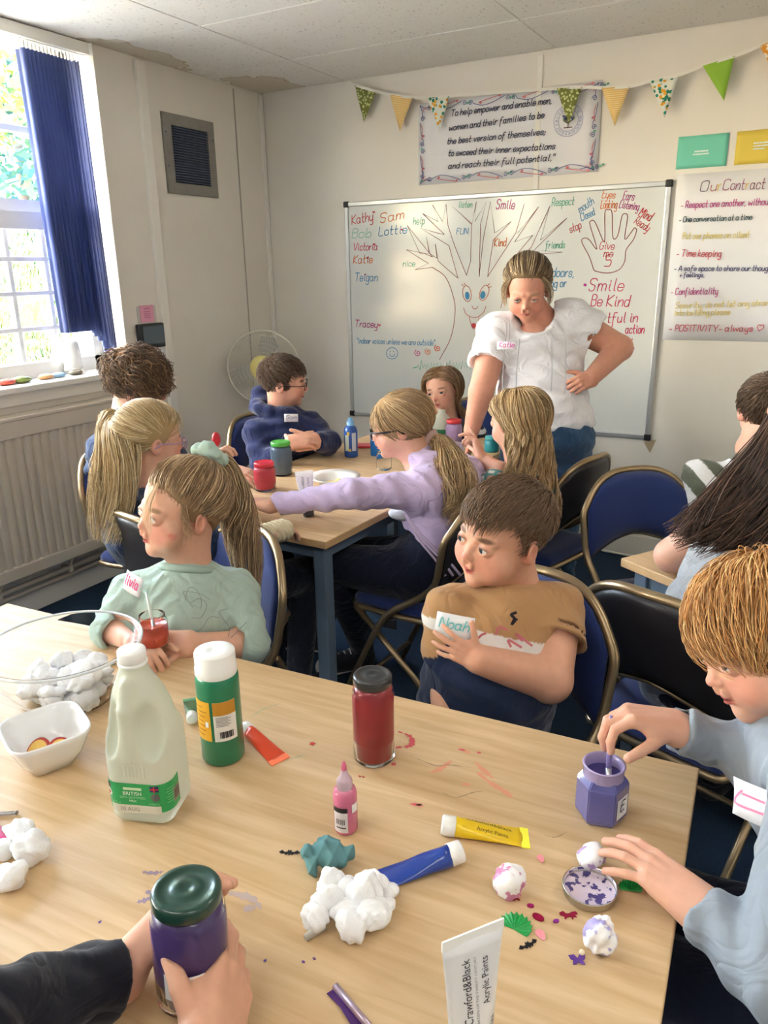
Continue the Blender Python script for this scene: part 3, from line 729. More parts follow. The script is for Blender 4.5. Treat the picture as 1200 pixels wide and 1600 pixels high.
b = MB(); b.lathe([(0, .0), (.038, .0), (.042, .02), (.042, .10), (.040, .13), (.032, .15), (.018, .160), (0, .163)], 32); b.build('dome', P('white_plastic', rgb(245, 245, 242), .35), t)
b = MB(); b.lathe([(.042, .012), (.0445, .012), (.0445, .03), (.042, .03)], 32); b.build('base_ring', M_TRIM, t)
ST = [((10, 598), (206, 92, 74), 'painted pebble in coral red on the window sill', .042), ((34, 597), (120, 132, 62), 'painted pebble in lime and black on the window sill', .046), ((72, 592), (214, 160, 110), 'pale orange painted pebble on the window sill', .038), ((92, 589), (140, 176, 206), 'light blue painted pebble on the window sill', .036), ((119, 588), (120, 112, 100), 'grey speckled painted pebble on the window sill', .036)]
for (p, c, lb, r) in ST:
    q = atx(*p, XL - .04); b = MB(); b.ball((0, 0, r * .32), (r * .8, r, r * .34), sub=3); o = b.build('pebble', P('pebble_paint', rgb(*c), .45, noise=(40, .5))); o.location = (q[0], q[1], 1.047); tag(o, lb, 'pebble')
# radiator and its pipes
M_RAD = P('radiator_enamel', rgb(218, 207, 192), .22, noise=(4, .03)); y0, y1, zb, zt = 1.25, 2.72, .215, .93; xr = XL + .10
t = thing('radiator', 'cream ribbed panel radiator beneath the window', 'radiator', (XL, 0, 0))
b = MB(); prof = []; nr = 33; dy = (y1 - y0) / nr
for k in range(nr):
    a = y0 + k * dy; prof += [(a, .088), (a + dy * .30, .088), (a + dy * .42, .100), (a + dy * .88, .100)]
prof.append((y1, .088)); vs = [[b.b.verts.new((x, y, z)) for y, x in prof] for z in (zb + .055, zt - .09)]
for i in range(len(prof) - 1): b.b.faces.new((vs[0][i], vs[0][i + 1], vs[1][i + 1], vs[1][i]))
b.solid(.004); b.build('ribbed_panel', M_RAD, t)
b = MB(); b.box((.088, (y0 + y1) / 2, zb + .03), (.03, y1 - y0, .06), bev=.006); b.build('bottom_rail', M_RAD, t)
b = MB(); b.box((.088, (y0 + y1) / 2, zt - .055), (.03, y1 - y0, .08), bev=.006); b.build('top_rail', M_RAD, t)
b = MB(); b.box((.06, (y0 + y1) / 2, zt - .01), (.095, y1 - y0, .018), bev=.005); b.build('top_grille', M_RAD, t)
b = MB(); b.box((.06, y1, (zb + zt) / 2), (.09, .008, zt - zb - .01), bev=.003); b.build('end_panel', M_RAD, t)
b = MB(); b.box((.035, (y0 + y1) / 2, (zb + zt) / 2), (.02, y1 - y0 - .02, zt - zb - .06)); b.build('rear_panel', M_RAD, t)
t = thing('heating_pipe', 'cream heating pipes running along the skirting below the radiator', 'pipe', (XL, 0, 0))
b = MB(); b.tube([(.045, .3, .155), (.045, 2.9, .155)], .014, 10); b.build('flow_pipe', M_RAD, t)
b = MB(); b.tube([(.04, .3, .118), (.04, 2.75, .118)], .010, 10); b.build('return_pipe', M_RAD, t)
for y in (1.9, 2.28, 2.6): b = MB(); b.box((.03, y, .15), (.06, .02, .03)); b.tube([(.045, y, .155), (.05, y + .05, .23)], .007, 8); b.build('pipe_clip', M_RAD, t)
# wall vent
M_VENT = P('vent_grey', rgb(140, 137, 132), .55, noise=(30, .1)); M_LOUV = P('louvre', rgb(108, 122, 148), .35, metal=.3)
t = thing('wall_vent', 'square grey louvred vent high on the left wall', 'vent', (XL, 3.43, 2.10))
b = MB()
for y, z, sy, sz in ((0, .165, .39, .055), (0, -.165, .39, .055), (-.165, 0, .06, .275), (.168, 0, .054, .275)): b.box((.006, y, z), (.012, sy, sz))
b.build('vent_frame', M_VENT, t); b = MB(); b.box((.0015, 0, 0), (.003, .28, .28)); b.build('vent_back', P('vent_dark', rgb(26, 36, 62), .6), t)
for k in range(21): b = MB(); b.box((.009, 0.003, -.128 + k * .0128), (.012, .27, .0028), M=None); o = b.build('vent_slat', M_LOUV, t)
for y, z in ((-.178, .1), (-.178, -.06), (.18, .1)): b = MB(); b.ball((.013, y, z), .005, sub=1); b.build('screw', M_LOUV, t)
# control panel and pink notice
t = thing('control_panel', 'dark glass wall control panel beside the window', 'controller', (XL, 3.01, 1.197))
b = MB(); b.box((.012, 0, .0), (.024, .20, .125), bev=.006); b.build('housing', P('panel_black', rgb(40, 44, 50), .3), t)
b = MB(); b.box((.0245, .0, .004), (.003, .145, .088)); b.build('screen', P('panel_screen', rgb(84, 98, 108), .12), t); b = MB(); b.box((.006, .012, -.078), (.012, .18, .03), bev=.003); b.build('base_strip', P('panel_base', rgb(214, 216, 214), .4), t)
t = thing('notice', 'small pink notice in a clear sleeve above the control panel', 'notice', (XL, 2.998, 1.305))
b = MB(); b.box((.0015, 0, -.0), (.003, .13, .085)); b.build('sleeve', P('sleeve', rgb(214, 210, 204), .2), t); b = MB(); b.box((.004, -.0, .004), (.003, .095, .085)); b.build('paper', P('pink_paper', rgb(232, 164, 190), .8), t)
ink([[(-.02, z), (.02, z)] for z in (.03, .015, .005, -.005, -.015)], .003, V3(.0062, 0, 0), V3(0, 1, 0), V3(0, 0, 1), inkmat(160, 80, 120), t)
# pedestal fan
M_FANW = P('fan_cream', rgb(226, 222, 208), .4); fp = V3(-2.86, 3.66, .968); fd = nrm(V3(.45, -.88, .06))
t = thing('pedestal_fan', 'cream pedestal fan with a pale yellow hub in the corner', 'fan', (fp[0] - .03, fp[1] + .06, 0))
def fanM():
    R = rotm(-fd, V3(0, 0, 1)); z = fd; x = R[:, 0]; y = np.cross(z, x); q = fp - V3(fp[0] - .03, fp[1] + .06, 0); return Matrix([[x[0], y[0], z[0], q[0]], [x[1], y[1], z[1], q[1]], [x[2], y[2], z[2], q[2]], [0, 0, 0, 1]])
FM = fanM(); b = MB(); b.lathe([(0, .062), (.05, .060), (.071, .05), (.071, .045), (0, .045)], 32, M=FM); b.build('hub_badge', P('fan_yellow', rgb(238, 224, 142), .45), t)
def ring(b, r, z, th, n=48, m=6): b.tube([FM @ Vector((r * math.cos(2 * math.pi * k / n), r * math.sin(2 * math.pi * k / n), z)) for k in range(n)], th, m, closed=True)
b = MB(); ring(b, .212, .0, .0055); b.build('guard_rim', M_FANW, t)
b = MB()
for r, z in ((.19, .02), (.165, .032), (.14, .04), (.115, .046), (.09, .049)): ring(b, r, z, .0012, 40, 3)
for k in range(72):
    a = 2 * math.pi * k / 72; b.tube([FM @ Vector((r * math.cos(a + s_), r * math.sin(a + s_), z)) for r, z, s_ in ((.07, .049, 0), (.13, .043, .08), (.19, .02, .13), (.212, .0, .15))], .0009, 3, caps=False)
o = b.build('front_guard', M_FANW, t); o['kind'] = 'stuff'
b = MB()
for r, z in ((.19, -.03), (.13, -.05), (.08, -.055)): ring(b, r, z, .0012, 40, 3)
for k in range(48):
    a = 2 * math.pi * k / 48; b.tube([FM @ Vector((r * math.cos(a - s_), r * math.sin(a - s_), z)) for r, z, s_ in ((.06, -.055, 0), (.19, -.03, .1), (.212, .0, .12))], .0009, 3, caps=False)
o = b.build('rear_guard', M_FANW, t); o['kind'] = 'stuff'
M_BLADE = P('fan_blade', rgb(176, 174, 164), .4)
for k in range(3):
    a0 = math.radians(75 + 120 * k); b = MB(); pts = [(.035, -.25), (.09, -.42), (.15, -.42), (.185, -.15), (.18, .28), (.13, .42), (.08, .35), (.035, .25)]
    top = [b.b.verts.new(FM @ Vector((r * math.cos(a0 + a), r * math.sin(a0 + a), .012 + a * .03))) for r, a in pts]; b.b.faces.new(top); b.solid(.002); b.build('blade', M_BLADE, t)
b = MB(); b.lathe([(0, -.17), (.04, -.165), (.055, -.14), (.055, -.07), (.04, -.055), (.012, -.05), (.012, .045)], 24, M=FM); b.build('motor_housing', M_FANW, t)
b = MB(); b.tube([(0, .0, .02), (0, .03, .86)], .013, 12); b.build('pole', M_FANW, t); b = MB(); b.lathe([(0, 0), (.19, 0), (.19, .012), (.05, .03), (.02, .05), (0, .05)], 32); b.build('base', M_FANW, t)
# whiteboard with its drawings
c3 = lambda x, y: (530 + x / 2.2642, 280 + y / 2.2642)
wx0, wx1, wz0, wz1 = -2.507, -.722, .653, 1.869; yw = YB - .012
t = thing('whiteboard', 'large wall whiteboard covered in coloured marker drawings and names', 'whiteboard', (0, 0, 0))
b = MB(); b.box(((wx0 + wx1) / 2, YB - .006, (wz0 + wz1) / 2), (wx1 - wx0 - .02, .012, wz1 - wz0 - .02)); b.build('board', P('board_enamel', rgb(226, 228, 226), .16, spec=.6, noise=(2.5, .03)), t)
M_ALU = P('aluminium', rgb(196, 198, 200), .35, metal=.8); M_BLK = P('black_plastic', rgb(34, 34, 38), .4)
for x, z, sx, sz in (((wx0 + wx1) / 2, wz0, wx1 - wx0, .024), ((wx0 + wx1) / 2, wz1, wx1 - wx0, .024), (wx0, (wz0 + wz1) / 2, .024, wz1 - wz0), (wx1, (wz0 + wz1) / 2, .024, wz1 - wz0)):
    b = MB(); b.box((x, YB - .011, z), (sx, .022, sz), bev=.004); b.build('frame_rail', M_ALU, t)
for x in (wx0, wx1):
    for z in (wz0, wz1): b = MB(); b.box((x, YB - .013, z), (.034, .026, .034), bev=.006); b.build('corner_cap', M_BLK, t)
RED, MAG, ORA, GRN, BLU, BRN = (198, 52, 62), (186, 62, 140), (226, 122, 56), (70, 176, 146), (64, 142, 190), (150, 92, 92)
WT = [('Kathy', (45, 160), (120, 145), RED, 18), ('Sam', (145, 155), (230, 138), ORA, 18), ('Bob', (45, 208), (112, 205), (140, 196, 176), 18), ('Lottie', (140, 200), (240, 190), BLU, 17), ('Victoria', (50, 252), (135, 250), (206, 66, 100), 15), ('Katie', (50, 298), (118, 296), ORA, 16), ('Teigan', (55, 360), (135, 360), BLU, 17), ('Tracey', (55, 522), (135, 525), MAG, 15),
      ('nice', (225, 308), (268, 308), GRN, 12), ('help', (262, 160), (302, 158), GRN, 14), ('listen', (422, 100), (470, 100), GRN, 12), ('Smile', (555, 105), (620, 105), MAG, 17), ('Respect', (752, 95), (830, 90), GRN, 14), ('FUN', (415, 195), (455, 193), BLU, 11), ('Kind', (548, 238), (590, 236), ORA, 15), ('friends', (730, 245), (798, 243), GRN, 13),
      ('mouth', (852, 120), (903, 85), BLU, 14), ('Closed', (858, 148), (905, 125), BLU, 13), ('Eyes', (930, 65), (975, 68), ORA, 13), ('Looking', (925, 103), (982, 102), ORA, 14), ('Ears', (1003, 72), (1042, 75), MAG, 14), ('Listening', (990, 100), (1058, 110), MAG, 13), ('Mind', (1058, 128), (1098, 148), RED, 15), ('Ready', (1042, 155), (1090, 185), RED, 13), ('stop', (818, 190), (858, 172), RED, 14),
      ('Give', (920, 247), (972, 249), (206, 66, 80), 14), ('me', (935, 275), (967, 275), (206, 66, 80), 14), ('5', (938, 308), (960, 308), (206, 66, 80), 20), ('Smile', (882, 395), (1005, 395), (206, 56, 100), 22), ('Be Kind', (890, 448), (1025, 450), (206, 56, 100), 20), ('tful in', (948, 508), (1055, 505), (206, 56, 100), 18), ('action', (1012, 545), (1078, 545), (206, 56, 100), 16), ('Be', (862, 592), (905, 592), (206, 56, 80), 19), ('ful.', (985, 597), (1045, 597), (206, 56, 80), 17),
      ('indoors,', (728, 345), (830, 345), BLU, 17), ('ing or', (738, 383), (803, 380), BLU, 15), ('"indoor voices unless we are outside"', (62, 580), (338, 588), BLU, 12)]
PX = 1 / 2.2642 * 4.15 / 1200
for tx, a, c_, col, xh in WT: line_on_wall(tx, a, c_, xh * PX, inkmat(*col), t, yw - .0012, c3, .0046 if xh > 14 else .0036)
TREE = [[(330, 312), (268, 320), (316, 298), (238, 250), (300, 262), (330, 275)], [(330, 275), (240, 163), (285, 262), (318, 262), (308, 205), (320, 262), (345, 280), (340, 230), (350, 290), (420, 350)], [(420, 350), (388, 235), (340, 205), (285, 172), (345, 190), (372, 195), (295, 122), (350, 150), (330, 90), (365, 150), (378, 88), (385, 165), (408, 235), (450, 340)],
        [(450, 340), (465, 290), (468, 160), (400, 95), (470, 158), (485, 80), (480, 150), (520, 80), (500, 160), (495, 345)], [(495, 345), (510, 210), (535, 80), (550, 190), (608, 150), (545, 215), (525, 345)], [(525, 345), (580, 260), (625, 190), (655, 85), (632, 190), (705, 98), (620, 222), (685, 198), (600, 300), (590, 380), (572, 455)], [(620, 300), (680, 240), (745, 95), (712, 215), (805, 138), (690, 250), (790, 258), (680, 268)]]
wall_ink(TREE, .0034, inkmat(*BRN), t, yw - .0012, c3, sm=1)
wall_ink([[(330, 312), (375, 345), (402, 410), (410, 470), (395, 560), (355, 638)], [(900, 320), (885, 275), (858, 222), (868, 208), (885, 215), (912, 248), (888, 165), (890, 148), (905, 152), (935, 220), (940, 200), (940, 118), (952, 108), (965, 118), (968, 205), (985, 200), (1000, 132), (1012, 122), (1020, 135), (1010, 212), (1035, 185), (1045, 172), (1052, 182), (1040, 215), (1015, 250), (1010, 290), (990, 320), (950, 332), (910, 326), (900, 320)]], .0045, inkmat(*BRN), t, yw - .0012, c3)
def el_(cx_, cy_, rx, ry, a=0, n=20): return [(cx_ + rx * math.cos(q) * math.cos(a) - ry * math.sin(q) * math.sin(a), cy_ + rx * math.cos(q) * math.sin(a) + ry * math.sin(q) * math.cos(a)) for q in [2 * math.pi * k / n for k in range(n + 1)]]
wall_ink([el_(452, 405, 15, 28, -.15), el_(513, 402, 15, 28, .35), [(470, 448), (474, 457), (483, 459), (491, 450)], [(440, 456), (450, 478), (480, 490), (508, 474), (519, 450)], [(460, 488), (468, 518), (477, 530), (490, 515), (495, 488)], [(440, 378), (434, 372)], [(446, 374), (441, 368)], [(522, 378), (532, 370)], [(527, 384), (538, 380)]], .004, inkmat(196, 110, 96), t, yw - .0012, c3)
for pts, col in ((el_(453, 412, 8, 14, -.1), BLU), (el_(508, 410, 9, 14, .2), BLU), (el_(476, 518, 9, 9), (206, 60, 66))):
    v = [aty(*c3(*p), yw - .0012) for p in pts[:-1]]; b = MB(); f = b.b.faces.new([b.b.verts.new(Vector(p)) for p in v]); b.build('drawing', inkmat(*col), t)
wall_ink([el_(187, 616, 20, 20), [(178, 618), (183, 626), (192, 626), (197, 618)], [(181, 608), (181, 611)], [(192, 608), (192, 611)]], .004, inkmat(*BLU), t, yw - .0012, c3)
for cx_, cy_, col in ((278, 615, (206, 100, 160)), (315, 610, (226, 140, 110)), (348, 598, (222, 96, 60))): wall_ink([[(cx_ + q * 1.5 * math.cos(q * 1.3), cy_ + q * 1.5 * math.sin(q * 1.3)) for q in [k * .5 for k in range(1, 17)]]], .0055, inkmat(*col), t, yw - .0012, c3, sm=2)
rr = random.Random(2); zz = [(262, 668), (276, 664)]
for k in range(38): zz.append((280 + k * 5.6, 670 + rr.uniform(-3, 5) if k % 2 else 648 + rr.uniform(-8, 10)))
wall_ink([zz], .0055, inkmat(80, 186, 156), t, yw - .0012, c3, sm=1)
for cx_, cy_, k_ in ((122, 116, 1), (124, 230, 1), (100, 278, 1), (92, 338, .8), (222, 178, .9), (142, 516, 1)):
    v = [aty(*c3(cx_ + k_ * 5 * x, cy_ + k_ * 5 * y), yw - .0012) for x, y in ((0, 1), (-1, 0), (-.8, -.7), (0, -.3), (.8, -.7), (1, 0))]; b = MB(); b.b.faces.new([b.b.verts.new(Vector(p)) for p in v]); b.build('drawing', inkmat(210, 50, 80), t)
for cx_, cy_ in ((870, 374), (853, 570)):
    v = [aty(*c3(*p), yw - .0012) for p in el_(cx_, cy_, 6, 5)[:-1]]; b = MB(); b.b.faces.new([b.b.verts.new(Vector(p)) for p in v]); b.build('drawing', inkmat(190, 50, 150), t)
# papers
M_PAPER = P('paper', rgb(236, 236, 240), .6)
def sheet(name, label, cat, x0, x1, z0, z1, mat, off=.003, curl=.004):
    o = thing(name, label, cat, (0, 0, 0)); n = 12; b = MB(); g = [[b.b.verts.new((x0 + (x1 - x0) * i / n, YB - off - curl * (math.sin(i * .9) * .3 + .3) - curl * 1.2 * (abs(i / n - .5) * 2) ** 4, z0 + (z1 - z0) * j / 6)) for i in range(n + 1)] for j in range(7)]
    for j in range(6):
        for i in range(n): f = b.b.faces.new((g[j][i], g[j][i + 1], g[j + 1][i + 1], g[j + 1][i])); f.smooth = True
    b.solid(.0006); b.build('sheet', mat, o); return o
t = sheet('poster', 'wide white poster of navy handwriting with a scrolled border', 'poster', -2.042, -1.066, 1.944, 2.345, M_PAPER)
c2 = lambda x, y: (520 + x / 1.7647, 40 + y / 1.7647); yp = YB - .0118; NAV = inkmat(44, 48, 84)
for tx, a, c_ in (('To help empower and enable men,', (325, 250), (603, 214)), ('women and their families to be', (320, 290), (582, 254)), ('the best version of themselves;', (315, 327), (585, 300)), ('to exceed their inner expectations', (318, 360), (612, 340)), ('and reach their full potential."', (318, 395), (610, 371))): line_on_wall(tx, a, c_, 8.2 / 1.7647 * 4.25 / 1200, NAV, t, yp, c2, .0042, .3)
def spiral(x, z, r, s_=1, turns=1.7, a0=0): return [(x + s_ * r * (1 - k / 22.) * math.cos(a0 + k / 22. * turns * 6.283), z + r * (1 - k / 22.) * math.sin(a0 + k / 22. * turns * 6.283)) for k in range(20)]
cb, cr, cg = [], [], []
for zc, sg in ((2.318, -1), (1.968, 1)):
    for k in range(4):
        x = -1.98 + k * .235; cb += [[(x + .02, zc + sg * .004), (x + .07, zc + sg * .018), (x + .13, zc + sg * .008), (x + .19, zc - sg * .014)], spiral(x + .005, zc, .013, 1, 1.7, 0), spiral(x + .205, zc - sg * .003, .012, -1, 1.6, 1)]; cr += [[(x + .05, zc + sg * .002), (x + .10, zc - sg * .008), (x + .16, zc - sg * .018)], spiral(x + .165, zc - sg * .016, .006), spiral(x + .06, zc + sg * .006, .006)]; cg += [spiral(x + .222, zc, .006), spiral(x + .236, zc + .006, .005)]
for xc_, sg in ((-2.018, 1), (-1.094, -1)):
    for k in range(2):
        z = 2.27 - k * .16; cb += [spiral(xc_ + sg * .004, z, .013, sg), [(xc_ - sg * .012, z - .02), (xc_ - sg * .006, z - .07), (xc_ + sg * .008, z - .11)], spiral(xc_, z - .125, .012, -sg)]; cr += [[(xc_ - sg * .006, z - .03), (xc_ + sg * .004, z - .06), (xc_ - sg * .004, z - .10)], spiral(xc_ + sg * .008, z - .085, .006)]; cg += [spiral(xc_ - sg * .004, z - .145, .006)]
    for zc, s2 in ((2.33, -1), (1.957, 1)): cb += [[(xc_ - sg * .012, zc - .004 * s2), (xc_ + sg * .02, zc + s2 * .01), (xc_ + sg * .055, zc + s2 * .004)], [(xc_ - sg * .012, zc - .004 * s2), (xc_ + sg * .002, zc + s2 * .03), (xc_, zc + s2 * .055)]]; cr += [[(xc_ + sg * .005, zc + s2 * .012), (xc_ + sg * .012, zc + s2 * .03)], [(xc_ + sg * .012, zc + s2 * .012), (xc_ + sg * .03, zc + s2 * .018)]]
for s_, c_ in ((cb, (74, 86, 150)), (cr, (222, 110, 122)), (cg, (90, 176, 150))): ink(s_, .003, V3(0, yp, 0), V3(1, 0, 0), V3(0, 0, 1), inkmat(*c_), t, 'border_scroll', 2)
lc = aty(888, 188, yp); LG = inkmat(128, 138, 196); n = 48
for r0 in (.072, .049): ink([[(r0 * math.cos(q), r0 * math.sin(q)) for q in [2 * math.pi * k / n for k in range(n + 1)]]], .002, lc, V3(1, 0, 0), V3(0, 0, 1), LG, t, 'logo_ring', 1)
def arc_text(txt, a0, a1, r):
    for k, ch in enumerate(txt):
        if ch == ' ': continue
        a = a0 + (a1 - a0) * k / (len(txt) - 1); U = V3(math.sin(a), 0, -math.cos(a)); Wd = V3(math.cos(a), 0, math.sin(a)); s_, _ = text_strokes(ch, 0); ink([[((p[0] - .6) * .0058, p[1] * .0058) for p in q] for q in s_], .0018, lc + Wd * r, U, Wd, LG, t, 'lettering', 1)
arc_text('SOMETHING', math.radians(262), math.radians(128), .054); arc_text('POSITIVE SOLUTIONS', math.radians(110), math.radians(-82), .054)
ink([[(0, -.03), (0, .0)], [(-.02, -.032), (.02, -.032)], [(0, -.006), (-.016, .012)], [(0, -.004), (.016, .014)], [(0, -.014), (-.02, -.002)], [(0, -.01), (.02, .0)]], .004, lc, V3(1, 0, 0), V3(0, 0, 1), inkmat(84, 60, 44), t, 'logo_tree', 1)
rr = random.Random(9)
for k in range(26):
    a = rr.uniform(.0, 3.14); q = rr.uniform(.012, .036); p = lc + V3(q * math.cos(a) * 1.05, -.0006, q * math.sin(a) * .95); b = MB(); b.quad([p + V3(x * .0045, 0, z * .0045) for x, z in ((-1, 0), (0, -1), (1, 0), (0, 1))]); b.build('logo_leaf', inkmat(*rr.choice([(70, 90, 170), (120, 150, 80), (150, 120, 180), (60, 70, 130)])), t)
t = sheet('card', 'turquoise card with small white print on the wall above the contract poster', 'card', -.700, -.482, 1.928, 2.066, P('teal_card', rgb(118, 206, 182), .7), curl=.001)
M_WHT = inkmat(232, 240, 236)
def dashes(t, x0, z, n, rnd_, w_=.012): ink([[(x0 + k * w_ + .001, z), (x0 + k * w_ + w_ * rnd_.uniform(.5, .85), z)] for k in range(n)], .006, V3(0, YB - .0075, 0), V3(1, 0, 0), V3(0, 0, 1), M_WHT, t, 'lettering', 1)
dashes(t, -.622, 1.998, 5, rr); dashes(t, -.628, 1.986, 6, rr)
t = sheet('card', 'mustard yellow card with small white print at the right of the turquoise one', 'card', -.450, -.232, 1.928, 2.066, P('yellow_card', rgb(222, 198, 84), .7), curl=.001)
for k, n in enumerate((5, 6, 4)): dashes(t, -.376, 2.012 - .012 * k, n, rr)
t = sheet('contract_poster', 'white flip chart sheet headed Our Contract in coloured marker', 'poster', -.690, .02, 1.15, 1.905, M_PAPER)
c4 = lambda x, y: (860 + x / 3.5294, 180 + y / 3.5294); q4 = 1 / 3.5294 * 4.05 / 1200
for tx, a, c_, col, xh in (('O', (825, 420), (868, 418), (80, 60, 90), 26), ('u', (882, 418), (915, 416), (180, 80, 90), 26), ('r', (922, 414), (940, 412), (226, 200, 90), 26), ('C', (950, 412), (985, 411), (150, 60, 110), 26), ('ont', (992, 411), (1068, 409), (150, 70, 120), 26), ('r', (1075, 409), (1090, 408), (226, 180, 80), 26), ('act', (1100, 408), (1180, 405), (120, 60, 90), 26),
        ('- Respect one another, without judgement', (720, 512), (1400, 486), MAG, 17), ('- One conversation at a time', (710, 590), (1110, 575), (60, 84, 90), 14), ('Put our phones on silent', (728, 682), (1095, 674), (226, 206, 120), 16), ('- Time keeping', (695, 778), (940, 780), (206, 66, 84), 18), ('- A safe space to share our thoughts', (683, 858), (1250, 858), (70, 74, 120), 14), ('+ feelings.', (712, 892), (848, 892), (70, 74, 120), 12), ('- Confidentiality', (665, 990), (922, 986), MAG, 18), ('Security, do not let any strangers', (690, 1065), (1290, 1046), (226, 206, 120), 16), ('into building please', (682, 1105), (990, 1098), (226, 206, 120), 15), ('- POSITIVITY- always', (655, 1190), (1115, 1192), (206, 76, 96), 17), ('<', (1135, 1190), (1172, 1190), (206, 76, 96), 20)):
    line_on_wall(tx, a, c_, xh * q4, inkmat(*col), t, YB - .0118, c4, .0034, .15)
# bunting
def flagmat(kind):
    base = {'olive': rgb(122, 128, 66), 'stripe': rgb(232, 184, 98), 'floral': rgb(232, 236, 224), 'lime': rgb(150, 196, 70), 'orange': rgb(232, 160, 60)}[kind]
    m = P('flag_' + kind, base, .9); n = m.node_tree.nodes; L = m.node_tree.links; I = n['Principled BSDF'].inputs['Base Color']; tc = n.new('ShaderNodeTexCoord')
    if kind == 'stripe':
        w_ = n.new('ShaderNodeTexWave'); w_.bands_direction = 'Z'; w_.inputs['Scale'].default_value = 36; L.new(tc.outputs['Object'], w_.inputs[0]); mx = n.new('ShaderNodeMixRGB'); mx.inputs[1].default_value = (*base, 1); mx.inputs[2].default_value = (*rgb(246, 226, 170), 1); L.new(w_.outputs[0], mx.inputs[0]); L.new(mx.outputs[0], I)
    elif kind != 'lime':
        cur = None
        for sc_, th, c_ in {'olive': [(75, .42, (206, 214, 150))], 'orange': [(60, .4, (246, 236, 210))], 'floral': [(48, .40, (44, 140, 116)), (40, .30, (236, 172, 52)), (30, .2, (250, 236, 180))]}[kind]:
            v = n.new('ShaderNodeTexVoronoi'); v.inputs['Scale'].default_value = sc_; L.new(tc.outputs['Object'], v.inputs['Vector']); g = n.new('ShaderNodeMath'); g.operation = 'LESS_THAN'; g.inputs[1].default_value = th; L.new(v.outputs['Distance'], g.inputs[0])
            mx = n.new('ShaderNodeMixRGB'); mx.inputs[2].default_value = (*rgb(*c_), 1); L.new(g.outputs[0], mx.inputs[0])
            if cur: L.new(cur, mx.inputs[1])
            else: mx.inputs[1].default_value = (*base, 1)
            cur = mx.outputs[0]
        L.new(cur, I)
    return m
FMAT = {k: flagmat(k) for k in ('olive', 'stripe', 'floral', 'lime', 'orange')}
t = thing('bunting', 'string of patterned triangular bunting flags on white tape across the back wall', 'bunting', (0, 0, 0)); yb_ = YB - .055
FL = [('olive', (555, 133), (588, 143), (568, 190)), ('stripe', (610, 148), (645, 152), (624, 205)), ('floral', (668, 153), (702, 150), (686, 207)), ('olive', (870, 138), (910, 136), (888, 193)), ('stripe', (940, 137), (984, 135), (960, 197)), ('floral', (1015, 127), (1061, 117), (1038, 183)), ('lime', (1098, 103), (1148, 87), (1131, 157)), ('orange', (1187, 72), (1232, 52), (1212, 118))]
tape = []
for k, a, c_, d_ in FL:
    A, B, C_ = aty(*a, yb_), aty(*c_, yb_), aty(*d_, yb_ + .012); tape += [A, B]; b = MB(); n = 5; g = []
    for j in range(n + 1):
        row = []
        for i in range(n - j + 1): q = A + (B - A) * (i / n) + (C_ - A) * (j / n) - (B - A) * 0; row.append(b.b.verts.new(Vector(q + V3(0, -.006 * math.sin(i * 1.3 + j) * (j / n + .2), 0))))
        g.append(row)
    for j in range(n):
        for i in range(n - j):
            f = b.b.faces.new((g[j][i], g[j][i + 1], g[j + 1][i])); f.smooth = True
            if i < n - j - 1: f = b.b.faces.new((g[j][i + 1], g[j + 1][i + 1], g[j + 1][i])); f.smooth = True
    b.solid(.0012); b.build('flag', FMAT[k], t)
tape = [aty(545, 128, yb_ + .03)] + tape + [aty(1290, 10, yb_ + .02)]; tp = catm(np.array(tape), 90); b = MB(); up = V3(0, 0, .007)
vs = [(b.b.verts.new(Vector(p - up + V3(0, -.001, 0))), b.b.verts.new(Vector(p + up + V3(0, -.001, 0)))) for p in tp]
for i in range(len(vs) - 1): b.b.faces.new((vs[i][0], vs[i + 1][0], vs[i + 1][1], vs[i][1]))
b.solid(.0012); b.build('tape', P('tape_white', rgb(236, 234, 226), .8), t)
# socket with its lead, small wooden bracket
t = thing('wall_socket', 'white double wall socket with a red neon switch low on the back wall', 'socket', (-1.035, YB, .285))
b = MB(); b.box((0, -.005, 0), (.146, .010, .086), bev=.003); b.build('face_plate', M_TRIM, t); b = MB(); b.box((.048, -.012, .012), (.012, .006, .02), bev=.002); b.build('red_switch', P('neon_red', rgb(206, 40, 34), .4), t); b = MB(); b.box((-.048, -.012, .012), (.012, .006, .02), bev=.002); b.build('switch', M_TRIM, t); b = MB(); b.box((.03, -.03, -.02), (.045, .045, .045), bev=.006); b.build('plug', M_TRIM, t)
b = MB(); b.tube(catm([(-1.0, YB - .05, .24), (-.985, YB - .055, .12), (-.93, YB - .06, .03), (-.8, YB - .06, .012), (-.4, YB - .08, .012), (.3, YB - .1, .012)], 30), .006, 8); tag(b.build('power_lead', M_TRIM), 'thin white power lead running from the socket along the skirting', 'cable')
b = MB(); b.prism([(-.03, .0), (.035, .018), (.008, -.055)], -.015, .0, M=Matrix.Translation((-.712, YB, .625)) @ Matrix.Rotation(math.radians(90), 4, 'X')); tag(b.build('corner_bracket', P('bare_wood', rgb(206, 186, 154), .7)), 'small bare wooden bracket under the whiteboard corner', 'bracket')
